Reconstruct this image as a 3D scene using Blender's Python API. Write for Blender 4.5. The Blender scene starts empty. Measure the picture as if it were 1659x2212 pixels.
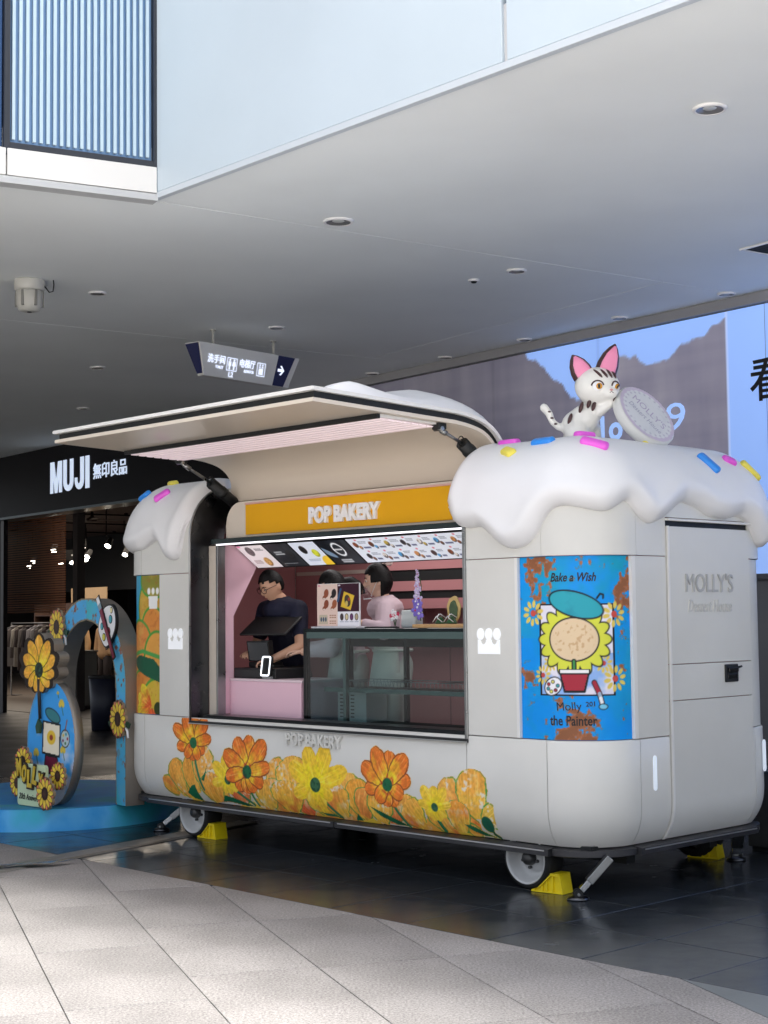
import bpy, bmesh, math, random
import numpy as np
from mathutils import Vector, Matrix, Euler

random.seed(7); rng = np.random.default_rng(7)
S = bpy.context.scene
COL = S.collection
PI = math.pi

# ------------------------------------------------------------------ camera, sky, sun, exposure
cam_d = bpy.data.cameras.new('camera'); cam = bpy.data.objects.new('camera', cam_d); COL.objects.link(cam)
cam_d.sensor_fit = 'VERTICAL'; cam_d.sensor_height = 36.0; cam_d.lens = 36.0 * 3322 / 2212
cam_d.clip_start = 0.1; cam_d.clip_end = 600
cam.matrix_world = Matrix.Translation((0, 0, 1.6)) @ Matrix.Rotation(math.radians(93.9), 4, 'X') @ Matrix.Rotation(-0.0115, 4, 'Z')
S.camera = cam

SUN_EL, SUN_AZ = math.radians(80), math.radians(50)      # azimuth measured clockwise from +Y
world = bpy.data.worlds.new('World'); S.world = world; world.use_nodes = True
wn = world.node_tree
bg = wn.nodes['Background']
sky = wn.nodes.new('ShaderNodeTexSky'); sky.sky_type = 'NISHITA'; sky.sun_disc = False
sky.sun_elevation = SUN_EL; sky.sun_rotation = SUN_AZ
sky.air_density = 0.8; sky.dust_density = 6.0; sky.ozone_density = 2.6
hs_ = wn.nodes.new('ShaderNodeHueSaturation'); hs_.inputs['Saturation'].default_value = 0.42      # hazy, whitened sky
wn.links.new(sky.outputs[0], hs_.inputs['Color']); wn.links.new(hs_.outputs[0], bg.inputs[0]); bg.inputs[1].default_value = 0.11
sun_d = bpy.data.lights.new('sun', 'SUN'); sun_d.energy = 2.2; sun_d.angle = math.radians(10); sun_d.color = (1, 0.97, 0.90)
sun = bpy.data.objects.new('sun', sun_d); COL.objects.link(sun)
sd = Vector((math.sin(SUN_AZ) * math.cos(SUN_EL), math.cos(SUN_AZ) * math.cos(SUN_EL), math.sin(SUN_EL)))
sun.rotation_euler = sd.to_track_quat('Z', 'Y').to_euler()
S.view_settings.view_transform = 'Standard'; S.view_settings.look = 'None'
S.view_settings.exposure = 2.0; S.view_settings.gamma = 1.0
S.view_settings.use_curve_mapping = False
S.cycles.use_denoising = True
S.cycles.max_bounces = 10; S.cycles.diffuse_bounces = 5; S.cycles.transparent_max_bounces = 16
S.cycles.sample_clamp_indirect = 6.0

# ------------------------------------------------------------------ helpers
def lin(c):
    c = np.asarray(c, float)
    if c.max() > 1.0: c = c / 255.0
    return np.where(c <= 0.04045, c / 12.92, ((c + 0.055) / 1.055) ** 2.4)
def hexc(h): return np.array([int(h[i:i + 2], 16) for i in (0, 2, 4)], float)

class MB:
    def __init__(s): s.v = []; s.f = []; s.s = []
    def add(s, vs, fs, smooth=False):
        b = len(s.v); s.v += [tuple(map(float, p)) for p in vs]
        s.f += [tuple(b + i for i in f) for f in fs]; s.s += [smooth] * len(fs); return s
    def box(s, x0, x1, y0, y1, z0, z1):
        vs = [(x, y, z) for x in (x0, x1) for y in (y0, y1) for z in (z0, z1)]
        return s.add(vs, [(0, 1, 3, 2), (4, 6, 7, 5), (0, 4, 5, 1), (2, 3, 7, 6), (0, 2, 6, 4), (1, 5, 7, 3)])
    def prism(s, pts, axis, a, b, smooth=False):
        n = len(pts)
        def P(p, t): return (t, p[0], p[1]) if axis == 'x' else ((p[0], t, p[1]) if axis == 'y' else (p[0], p[1], t))
        vs = [P(p, a) for p in pts] + [P(p, b) for p in pts]
        s.add(vs, [tuple(range(n)), tuple(range(2 * n - 1, n - 1, -1))])
        k = len(s.v) - 2 * n
        for i in range(n):
            j = (i + 1) % n; s.f.append((k + i, k + j, k + n + j, k + n + i)); s.s.append(smooth)
        return s
    def cyl(s, p0, p1, r0, r1=None, n=16, caps=True, smooth=True):
        r1 = r0 if r1 is None else r1
        p0 = Vector(p0); p1 = Vector(p1); d = (p1 - p0).normalized()
        a = d.orthogonal().normalized(); b = d.cross(a)
        ring = lambda p, r: [p + r * (a * math.cos(2 * PI * i / n) + b * math.sin(2 * PI * i / n)) for i in range(n)]
        s.add(ring(p0, r0) + ring(p1, r1), [(i, (i + 1) % n, n + (i + 1) % n, n + i) for i in range(n)], smooth)
        if caps:
            k = len(s.v) - 2 * n
            s.f += [tuple(k + i for i in range(n)), tuple(k + n + i for i in range(n - 1, -1, -1))]; s.s += [False, False]
        return s
    def tube(s, path, r, n=8, caps=True):
        path = [Vector(p) for p in path]; m = len(path)
        rs = r if isinstance(r, (list, tuple)) else [r] * m
        vs = []; a = None
        for i, p in enumerate(path):
            d = (path[min(i + 1, m - 1)] - path[max(i - 1, 0)]).normalized()
            a = d.orthogonal() if a is None else a - d * a.dot(d)
            a.normalize(); b = d.cross(a)
            vs += [p + rs[i] * (a * math.cos(2 * PI * k / n) + b * math.sin(2 * PI * k / n)) for k in range(n)]
        fs = [(i * n + k, i * n + (k + 1) % n, (i + 1) * n + (k + 1) % n, (i + 1) * n + k) for i in range(m - 1) for k in range(n)]
        k0 = len(s.v); s.add(vs, fs, True)
        if caps:
            s.f += [tuple(k0 + k for k in range(n)), tuple(k0 + (m - 1) * n + k for k in range(n - 1, -1, -1))]; s.s += [False, False]
        return s
    def lathe(s, prof, n=24, c=(0, 0, 0), M=None):
        vs = []
        for r, z in prof:
            for k in range(n):
                p = Vector((r * math.cos(2 * PI * k / n), r * math.sin(2 * PI * k / n), z))
                if M: p = M @ p
                vs.append(p + Vector(c))
        fs = [(i * n + k, i * n + (k + 1) % n, (i + 1) * n + (k + 1) % n, (i + 1) * n + k) for i in range(len(prof) - 1) for k in range(n)]
        return s.add(vs, fs, True)
    def ell(s, c, r, n=16, m=10, M=None):
        if not hasattr(r, '__len__'): r = (r, r, r)
        vs = []; 
        for i in range(m + 1):
            th = PI * i / m
            for k in range(n):
                p = Vector((r[0] * math.sin(th) * math.cos(2 * PI * k / n), r[1] * math.sin(th) * math.sin(2 * PI * k / n), r[2] * math.cos(th)))
                if M: p = M @ p
                vs.append(p + Vector(c))
        fs = [(i * n + k, (i + 1) * n + k, (i + 1) * n + (k + 1) % n, i * n + (k + 1) % n) for i in range(m) for k in range(n)]
        return s.add(vs, fs, True)
    def mesh(s, name, weld=True):
        me = bpy.data.meshes.new(name); bm = bmesh.new()
        vv = [bm.verts.new(p) for p in s.v]
        for f, sm in zip(s.f, s.s):
            try: fc = bm.faces.new([vv[i] for i in f]); fc.smooth = sm
            except ValueError: pass
        if weld: bmesh.ops.remove_doubles(bm, verts=bm.verts, dist=1e-5)
        bmesh.ops.recalc_face_normals(bm, faces=bm.faces)
        bm.to_mesh(me); bm.free(); return me
    def build(s, name, m, parent=None, bevel=0, seg=2, **kw):
        o = bpy.data.objects.new(name, s.mesh(name)); return finish(o, m, parent, bevel, seg, **kw)

def finish(o, m, parent=None, bevel=0, seg=2, loc=None, rot=None, label=None, kind=None):
    COL.objects.link(o)
    if m is not None:
        o.data.materials.clear(); o.data.materials.append(m)
    if parent is not None: o.parent = parent
    if loc is not None: o.location = loc
    if rot is not None: o.rotation_euler = rot if hasattr(rot, '__len__') else (0, 0, rot)
    if bevel:
        b = o.modifiers.new('bevel', 'BEVEL'); b.width = bevel; b.segments = seg; b.limit_method = 'ANGLE'; b.angle_limit = math.radians(40)
        b.harden_normals = False
    if label: o['label'] = label
    if kind: o['kind'] = kind
    return o
def thing(name, label, cat, loc=(0, 0, 0), rz=0, group=None):
    o = bpy.data.objects.new(name, None); COL.objects.link(o); o.empty_display_size = 0.1
    o.location = loc; o.rotation_euler = (0, 0, rz); o['label'] = label; o['category'] = cat
    if group: o['group'] = group
    return o
def tag(o, label, cat, group=None):
    o['label'] = label; o['category'] = cat
    if group: o['group'] = group
    return o
def struct(o): o['kind'] = 'structure'; return o
def dup(root, loc=None, rz=None, label=None, group=None):
    r = root.copy(); COL.objects.link(r)
    if loc is not None: r.location = loc
    if rz is not None: r.rotation_euler = (0, 0, rz)
    if label: r['label'] = label
    if group: r['group'] = group
    for ch in list(root.children):
        c = ch.copy(); COL.objects.link(c); c.parent = r
        for g in list(ch.children):
            d = g.copy(); COL.objects.link(d); d.parent = c
    return r
def np_mesh(name, V, F, smooth=True):
    V = np.asarray(V, np.float32); F = np.asarray(F, np.int32)
    me = bpy.data.meshes.new(name); k = F.shape[1]
    me.vertices.add(len(V)); me.vertices.foreach_set('co', V.ravel())
    me.loops.add(F.size); me.loops.foreach_set('vertex_index', F.ravel())
    me.polygons.add(len(F)); me.polygons.foreach_set('loop_start', np.arange(0, F.size, k, dtype=np.int32))
    me.polygons.foreach_set('use_smooth', np.full(len(F), smooth)); me.update(calc_edges=True); me.validate(); return me
def grid_faces(ny, nx):
    i = np.arange(ny * nx).reshape(ny, nx)
    return np.stack([i[:-1, :-1], i[:-1, 1:], i[1:, 1:], i[1:, :-1]], -1).reshape(-1, 4)

# ---- materials
MATS = {}
def mat(name, col, rough=0.5, metal=0.0, spec=0.5, nz=None, bump=None, emit=None, coat=0.0, srgb=True, rvar=0.0):
    if name in MATS: return MATS[name]
    m = bpy.data.materials.new(name); m.use_nodes = True; nt = m.node_tree; b = nt.nodes['Principled BSDF']
    c = lin(col) if srgb else np.asarray(col, float)
    b.inputs['Base Color'].default_value = (*c, 1); b.inputs['Roughness'].default_value = rough
    b.inputs['Metallic'].default_value = metal; b.inputs['Specular IOR Level'].default_value = spec
    b.inputs['Coat Weight'].default_value = coat
    tc = nt.nodes.new('ShaderNodeTexCoord')
    if nz:
        n = nt.nodes.new('ShaderNodeTexNoise'); n.inputs['Scale'].default_value = nz[0]; n.inputs['Detail'].default_value = 6
        nt.links.new(tc.outputs['Object'], n.inputs['Vector'])
        r = nt.nodes.new('ShaderNodeMapRange'); r.inputs[1].default_value = 0.3; r.inputs[2].default_value = 0.7
        r.inputs[3].default_value = 1 - nz[1]; r.inputs[4].default_value = 1 + nz[1]
        nt.links.new(n.outputs['Fac'], r.inputs[0])
        v = nt.nodes.new('ShaderNodeVectorMath'); v.operation = 'SCALE'; v.inputs[0].default_value = tuple(c)
        nt.links.new(r.outputs[0], v.inputs['Scale']); nt.links.new(v.outputs[0], b.inputs['Base Color'])
        if rvar:
            r2 = nt.nodes.new('ShaderNodeMapRange'); r2.inputs[1].default_value = 0.3; r2.inputs[2].default_value = 0.7
            r2.inputs[3].default_value = rough - rvar; r2.inputs[4].default_value = rough + rvar
            nt.links.new(n.outputs['Fac'], r2.inputs[0]); nt.links.new(r2.outputs[0], b.inputs['Roughness'])
    if bump:
        n = nt.nodes.new('ShaderNodeTexNoise'); n.inputs['Scale'].default_value = bump[0]; n.inputs['Detail'].default_value = 4
        nt.links.new(tc.outputs['Object'], n.inputs['Vector'])
        bp = nt.nodes.new('ShaderNodeBump'); bp.inputs['Strength'].default_value = bump[1]; bp.inputs['Distance'].default_value = 0.01
        nt.links.new(n.outputs['Fac'], bp.inputs['Height']); nt.links.new(bp.outputs[0], b.inputs['Normal'])
    if emit is not None:
        ec, es = emit; b.inputs['Emission Color'].default_value = (*lin(ec), 1); b.inputs['Emission Strength'].default_value = es
    MATS[name] = m; return m
def print_mat(name, rough=0.4, emit=0.0, spec=0.4, coat=0.0):
    if name in MATS: return MATS[name]
    m = bpy.data.materials.new(name); m.use_nodes = True; nt = m.node_tree; b = nt.nodes['Principled BSDF']
    a = nt.nodes.new('ShaderNodeAttribute'); a.attribute_name = 'Col'
    nt.links.new(a.outputs['Color'], b.inputs['Base Color'])
    b.inputs['Roughness'].default_value = rough; b.inputs['Specular IOR Level'].default_value = spec; b.inputs['Coat Weight'].default_value = coat
    if emit:
        nt.links.new(a.outputs['Color'], b.inputs['Emission Color']); b.inputs['Emission Strength'].default_value = emit
    MATS[name] = m; return m
def glass_mat(name, tint=(1, 1, 1), rough=0.0, ior=1.45, boost=1.0):
    if name in MATS: return MATS[name]
    m = bpy.data.materials.new(name); m.use_nodes = True; nt = m.node_tree; nt.nodes.clear()
    out = nt.nodes.new('ShaderNodeOutputMaterial'); mx = nt.nodes.new('ShaderNodeMixShader'); fr = nt.nodes.new('ShaderNodeFresnel')
    fr.inputs[0].default_value = ior; t = nt.nodes.new('ShaderNodeBsdfTransparent'); t.inputs[0].default_value = (*tint, 1)
    g = nt.nodes.new('ShaderNodeBsdfGlossy'); g.inputs['Roughness'].default_value = rough
    mm = nt.nodes.new('ShaderNodeMath'); mm.operation = 'MULTIPLY'; mm.use_clamp = True
    ge = nt.nodes.new('ShaderNodeNewGeometry'); fb = nt.nodes.new('ShaderNodeMapRange'); fb.inputs[3].default_value = boost; fb.inputs[4].default_value = 0
    nt.links.new(ge.outputs['Backfacing'], fb.inputs[0]); nt.links.new(fb.outputs[0], mm.inputs[1])
    nt.links.new(fr.outputs[0], mm.inputs[0]); nt.links.new(mm.outputs[0], mx.inputs[0])
    nt.links.new(t.outputs[0], mx.inputs[1]); nt.links.new(g.outputs[0], mx.inputs[2]); nt.links.new(mx.outputs[0], out.inputs[0])
    MATS[name] = m; return m

# ---- flat print painted on a grid of coloured points
def vnoise(X, Y, seed=0):
    xi = np.floor(X).astype(np.int64); yi = np.floor(Y).astype(np.int64); xf = X - xi; yf = Y - yi
    def h(a, b):
        n = np.sin((a * 127.1 + b * 311.7 + seed * 74.7)) * 43758.5453; return n - np.floor(n)
    u = xf * xf * (3 - 2 * xf); v = yf * yf * (3 - 2 * yf)
    return (h(xi, yi) * (1 - u) + h(xi + 1, yi) * u) * (1 - v) + (h(xi, yi + 1) * (1 - u) + h(xi + 1, yi + 1) * u) * v
def fbm(X, Y, seed=0, o=4):
    t = 0; a = 0.5
    for i in range(o): t = t + a * vnoise(X * 2 ** i, Y * 2 ** i, seed + i * 13); a *= 0.5
    return t / (1 - 0.5 ** o)
class Canvas:
    def __init__(s, x0, x1, z0, z1, res, bgc=None):
        s.nx = int(round((x1 - x0) / res)) + 1; s.nz = int(round((z1 - z0) / res)) + 1
        s.X, s.Z = np.meshgrid(np.linspace(x0, x1, s.nx), np.linspace(z0, z1, s.nz))
        s.C = np.zeros((s.nz, s.nx, 3)); s.A = np.zeros((s.nz, s.nx)); s.res = res
        if bgc is not None: s.C[:] = hexc(bgc); s.A[:] = 1
    def put(s, m, col):
        col = hexc(col) if isinstance(col, str) else np.asarray(col, float)
        m = np.clip(m, 0, 1); s.C = s.C * (1 - m[..., None]) + col * m[..., None]; s.A = np.maximum(s.A, m)
    def poly(s, pts):
        m = np.zeros(s.X.shape, bool); n = len(pts)
        for i in range(n):
            x1, z1 = pts[i]; x2, z2 = pts[(i + 1) % n]
            if z1 == z2: continue
            m ^= ((z1 > s.Z) != (z2 > s.Z)) & (s.X < (x2 - x1) * (s.Z - z1) / (z2 - z1) + x1)
        return m.astype(float)
    def el(s, cx, cz, rx, rz, rot=0):
        c, n = math.cos(rot), math.sin(rot); dx = s.X - cx; dz = s.Z - cz
        q = np.sqrt(((dx * c + dz * n) / rx) ** 2 + ((-dx * n + dz * c) / rz) ** 2)
        return np.clip((1 - q) * min(rx, rz) / s.res + 0.5, 0, 1)
    def line(s, pts, w):
        d = np.full(s.X.shape, 9.0)
        for (x1, z1), (x2, z2) in zip(pts[:-1], pts[1:]):
            dx, dz = x2 - x1, z2 - z1; L = dx * dx + dz * dz + 1e-12
            t = np.clip(((s.X - x1) * dx + (s.Z - z1) * dz) / L, 0, 1)
            d = np.minimum(d, np.hypot(s.X - x1 - t * dx, s.Z - z1 - t * dz))
        return np.clip((w / 2 - d) / s.res + 0.5, 0, 1)
    def n(s, sc, seed=0, o=4): return fbm(s.X * sc, s.Z * sc, seed, o)
    def petal(s, cx, cz, ang, L, w, col_in, col_out, outline=None, ow=0.008, r0=0.15, seed=0):
        """a rounded petal from the centre outwards"""
        dx = s.X - cx; dz = s.Z - cz; a = dx * math.cos(ang) + dz * math.sin(ang); b = -dx * math.sin(ang) + dz * math.cos(ang)
        t = a / L
        hw = w * np.where(t < 0.62, 0.32 + 0.68 * np.sin(np.clip(t, 0, 0.62) / 0.62 * PI / 2), np.sqrt(np.clip(1 - ((t - 0.62) / 0.38) ** 2, 0, 1)))
        wob = (fbm(s.X * 30, s.Z * 30, seed, 3) - 0.5) * 0.25 * w
        d = np.where((t > 0.02) & (t < 1), hw + wob - np.abs(b), -1)
        if outline is not None: s.put((np.clip((d + ow) / s.res + 0.5, 0, 1)) * ((t > 0.05) & (t < 1 + ow / L)), outline)
        m = np.clip(d / s.res + 0.5, 0, 1)
        g = np.clip((t - r0) * 1.7 + (fbm(s.X * 22, s.Z * 22, seed + 5, 3) - 0.5) * 1.6, 0, 1)
        ci, co = hexc(col_in), hexc(col_out); c = ci * (1 - g[..., None]) + co * g[..., None]
        st = fbm(a * 9 + seed, b * 120, seed + 3, 3)                       # brush strokes running along the petal
        c = c * (0.80 + 0.22 * fbm(s.X * 60, s.Z * 60, seed + 9, 2) + 0.22 * st)[..., None]
        hi = np.clip((st - .62) * 5, 0, 1)[..., None] * .45; c = c * (1 - hi) + np.array([250., 232., 150.]) * hi
        s.C = s.C * (1 - m[..., None]) + np.clip(c, 0, 255) * m[..., None]; s.A = np.maximum(s.A, m)
    def mesh(s, name, fn, m, parent=None, cut=False, gain=1.0, **kw):
        P = np.stack(fn(s.X, s.Z), -1).reshape(-1, 3); F = grid_faces(s.nz, s.nx); C = s.C.reshape(-1, 3)
        if cut:
            A = s.A.ravel(); keep = A[F].max(1) > 0.5; F = F[keep]
            used = np.unique(F); mp = np.full(len(P), -1); mp[used] = np.arange(len(used)); F = mp[F]; P = P[used]; C = C[used]
        me = np_mesh(name, P, F); at = me.color_attributes.new('Col', 'FLOAT_COLOR', 'POINT')
        rgba = np.ones((len(P), 4), np.float32); rgba[:, :3] = np.clip(lin(np.clip(C, 0, 255) / 255.0) * gain, 0, 1); at.data.foreach_set('color', rgba.ravel())
        o = bpy.data.objects.new(name, me); return finish(o, m, parent, **kw)

# ---- lettering
def text_geo(body, bold=0.0, shear=0.0, extrude=0.0, spacing=1.0, res=3):
    c = bpy.data.curves.new('txt', 'FONT'); c.body = body; c.offset = bold; c.shear = shear; c.extrude = extrude
    c.space_character = spacing; c.resolution_u = res; c.align_x = 'LEFT'
    o = bpy.data.objects.new('txt', c); COL.objects.link(o)
    me = o.evaluated_get(bpy.context.evaluated_depsgraph_get()).to_mesh()
    V = np.array([v.co[:] for v in me.vertices]); F = [tuple(p.vertices) for p in me.polygons]
    o.evaluated_get(bpy.context.evaluated_depsgraph_get()).to_mesh_clear()
    bpy.data.objects.remove(o); bpy.data.curves.remove(c)
    return V, F
def text(name, body, m, parent, x, z, w=None, h=None, y=0.0, depth=0.004, bold=0.0, shear=0.0, rot=0.0, fn=None, spacing=1.0, **kw):
    V, F = text_geo(body, bold, shear, 0.05, spacing)
    lo, hi = V.min(0), V.max(0); V = V - (lo + hi) / 2; sz = hi - lo
    sx = (w / sz[0]) if w else h / sz[1]; sz_ = (h / sz[1]) if h else sx
    X = V[:, 0] * sx; Z = V[:, 1] * sz_; D = (V[:, 2] + 0.05 / 1) / 0.1 if False else (V[:, 2] - V[:, 2].min()) / max(1e-6, np.ptp(V[:, 2]))
    c, s_ = math.cos(rot), math.sin(rot); X, Z = x + X * c - Z * s_, z + X * s_ + Z * c
    Y = y - D * depth
    if fn: P = fn(X, Z, y - Y)
    else: P = np.stack([X, Y, Z], -1)
    b = MB(); b.add(P, F); return b.build(name, m, parent, **kw)

# ---- skinned bodies
def skin_arrays(verts, edges, radii, sub=2, root=0):
    """tapered round limbs along a skeleton (first radius = across, second = front to back); fuse() melts them into one skin"""
    V = []; F = []; n = 14 if sub > 1 else 10
    for a, c in edges:
        p, q = Vector(verts[a]), Vector(verts[c]); d = q - p; L = max(d.length, 1e-5); d = d / L
        X = Vector((1, 0, 0)); X = X - d * X.dot(d)
        if X.length < .25: X = Vector((0, 1, 0)); X = X - d * X.dot(d)
        X.normalize(); Y = d.cross(X)
        ra, rb = [(r if hasattr(r, '__len__') else (r, r)) for r in (radii[a], radii[c])]
        ea, eb = min(ra), min(rb); rings = []
        for t in (-1, -.92, -.7, -.38, 0): k = math.sqrt(max(0, 1 - t * t)); rings.append((p + d * ea * t, ra[0] * k, ra[1] * k))
        for t in (.33, .67): u = t * t * (3 - 2 * t); rings.append((p + d * L * t, ra[0] + (rb[0] - ra[0]) * u, ra[1] + (rb[1] - ra[1]) * u))
        for t in (0, .38, .7, .92, 1): k = math.sqrt(max(0, 1 - t * t)); rings.append((q + d * eb * t, rb[0] * k, rb[1] * k))
        b0 = len(V); m = len(rings)
        for c_, rx, ry in rings:
            V += [tuple(c_ + X * max(rx, 2e-4) * math.cos(2 * PI * i / n) + Y * max(ry, 2e-4) * math.sin(2 * PI * i / n)) for i in range(n)]
        F += [(b0 + r * n + i, b0 + r * n + (i + 1) % n, b0 + (r + 1) * n + (i + 1) % n, b0 + (r + 1) * n + i) for r in range(m - 1) for i in range(n)]
        F += [tuple(b0 + i for i in range(n - 1, -1, -1)), tuple(b0 + (m - 1) * n + i for i in range(n))]
    return V, F
def fuse(parts, voxel, smooth=3):
    b = MB()
    for V, F in parts: b.add(V, F, True)
    me = b.mesh('fuse', weld=False); o = bpy.data.objects.new('fuse', me); COL.objects.link(o)
    r = o.modifiers.new('r', 'REMESH'); r.mode = 'VOXEL'; r.voxel_size = voxel; r.use_smooth_shade = True
    s_ = o.modifiers.new('s', 'SMOOTH'); s_.iterations = smooth; s_.factor = 0.5
    dg = bpy.context.evaluated_depsgraph_get(); me2 = bpy.data.meshes.new_from_object(o.evaluated_get(dg))
    bpy.data.objects.remove(o); bpy.data.meshes.remove(me)
    me2.polygons.foreach_set('use_smooth', np.full(len(me2.polygons), True)); return me2

# ---- trailer frame: u runs along the trailer away from the camera, v into its depth
A44 = math.radians(44); TO = Vector((0.7656, 9.0415, 0)); TRZ = -math.radians(46)
TU = Vector((-math.sin(A44), math.cos(A44), 0)); TV = Vector((math.cos(A44), math.sin(A44), 0))
def TW(u, v, z): return TO + TU * u + TV * v + Vector((0, 0, z))
# ---- back wall frame: x towards the near end, y into the wall
W0 = Vector((3.513, 13.811, 0)); WRZ = math.atan2(-0.794, 0.608)
WX = Vector((math.cos(WRZ), math.sin(WRZ), 0)); WY = Vector((-math.sin(WRZ), math.cos(WRZ), 0))
def WW(x, y, z): return W0 + WX * x + WY * y + Vector((0, 0, z))
CH = 4.5   # ceiling height

# common materials
m_cream = mat('cream_panel', (214, 213, 207), 0.36, nz=(2.2, 0.04), bump=(160, 0.06), coat=0.2, rvar=.07)
m_cream2 = mat('cream_inner', (216, 205, 190), 0.35, nz=(1.0, 0.02), coat=0.15)
m_trimw = mat('white_trim', (226, 225, 221), 0.35)
m_icing = mat('icing_white', (232, 232, 233), 0.4, nz=(2.0, 0.02), bump=(14, 0.10), coat=0.12)
m_black = mat('black_rubber', (14, 17, 18), 0.55)
m_blackg = mat('black_gloss', (10, 12, 14), 0.15)
m_steel = mat('brushed_steel', (150, 152, 152), 0.32, 1.0, nz=(9, 0.12), rvar=0.08)
m_darksteel = mat('dark_steel', (84, 86, 90), 0.3, 1.0, nz=(5, 0.15), rvar=0.08)
m_white = mat('white_paint', (235, 236, 238), 0.35)
m_letw = mat('letter_white', (240, 240, 240), 0.4)
m_pink = mat('pink_wall', (186, 128, 130), 0.55, nz=(2, 0.03))
m_pinkl = mat('light_pink', (240, 198, 212), 0.45, nz=(2, 0.02))
m_print = print_mat('print', 0.45, spec=.25)
m_lite = print_mat('lit_print', 0.3, emit=0.12)
m_tyre = mat('tyre', (22, 23, 25), 0.75, bump=(60, 0.2))
m_yellow = mat('yellow_plastic', (232, 208, 20), 0.42, nz=(20, 0.06), bump=(50, 0.1))

# ================================================================== SETTING
gA, gB = Vector((0.682, -0.731)), Vector((0.731, 0.682))     # paving axes: along the dark edge, and inwards
EDGE = 5.63
b = MB(); b.add([(-120, -60, -0.012), (120, -60, -0.012), (120, 220, -0.012), (-120, 220, -0.012)], [(0, 1, 2, 3)])
ground = struct(b.build('ground', mat('ground_base', (62, 61, 60), 0.7, nz=(3, 0.1))))

def granite_mat():
    m = bpy.data.materials.new('granite'); m.use_nodes = True; nt = m.node_tree; bs = nt.nodes['Principled BSDF']
    tc = nt.nodes.new('ShaderNodeTexCoord'); oi = nt.nodes.new('ShaderNodeObjectInfo')
    n1 = nt.nodes.new('ShaderNodeTexNoise'); n1.inputs['Scale'].default_value = 85; n1.inputs['Detail'].default_value = 5; n1.inputs['Roughness'].default_value = 0.75
    n2 = nt.nodes.new('ShaderNodeTexNoise'); n2.inputs['Scale'].default_value = 1.4; n2.inputs['Detail'].default_value = 5
    n3 = nt.nodes.new('ShaderNodeTexVoronoi'); n3.inputs['Scale'].default_value = 150
    for n in (n1, n2, n3): nt.links.new(tc.outputs['Object'], n.inputs['Vector'])
    r1 = nt.nodes.new('ShaderNodeValToRGB'); e = r1.color_ramp.elements
    e[0].position = 0.33; e[0].color = (*lin((70, 68, 67)), 1); e[1].position = 0.62; e[1].color = (*lin((143, 139, 137)), 1)
    nt.links.new(n1.outputs['Fac'], r1.inputs[0])
    r2 = nt.nodes.new('ShaderNodeMapRange'); r2.inputs[1].default_value = 0.3; r2.inputs[2].default_value = 0.7; r2.inputs[3].default_value = 0.74; r2.inputs[4].default_value = 1.18
    nt.links.new(n2.outputs['Fac'], r2.inputs[0])
    rv = nt.nodes.new('ShaderNodeMapRange'); rv.inputs[3].default_value = 0.91; rv.inputs[4].default_value = 1.06
    nt.links.new(oi.outputs['Random'], rv.inputs[0])
    mu = nt.nodes.new('ShaderNodeMath'); mu.operation = 'MULTIPLY'; nt.links.new(r2.outputs[0], mu.inputs[0]); nt.links.new(rv.outputs[0], mu.inputs[1])
    sc = nt.nodes.new('ShaderNodeVectorMath'); sc.operation = 'SCALE'; nt.links.new(r1.outputs[0], sc.inputs[0]); nt.links.new(mu.outputs[0], sc.inputs['Scale'])
    # dark flecks
    r3 = nt.nodes.new('ShaderNodeMapRange'); r3.inputs[1].default_value = 0.05; r3.inputs[2].default_value = 0.16; r3.inputs[3].default_value = 0.62; r3.inputs[4].default_value = 1
    nt.links.new(n3.outputs['Distance'], r3.inputs[0])
    s2 = nt.nodes.new('ShaderNodeVectorMath'); s2.operation = 'SCALE'; nt.links.new(sc.outputs[0], s2.inputs[0]); nt.links.new(r3.outputs[0], s2.inputs['Scale'])
    nt.links.new(s2.outputs[0], bs.inputs['Base Color']); bs.inputs['Roughness'].default_value = 0.62
    bp = nt.nodes.new('ShaderNodeBump'); bp.inputs['Strength'].default_value = 0.25; bp.inputs['Distance'].default_value = 0.004
    nt.links.new(n1.outputs['Fac'], bp.inputs['Height']); nt.links.new(bp.outputs[0], bs.inputs['Normal']); return m
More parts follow.
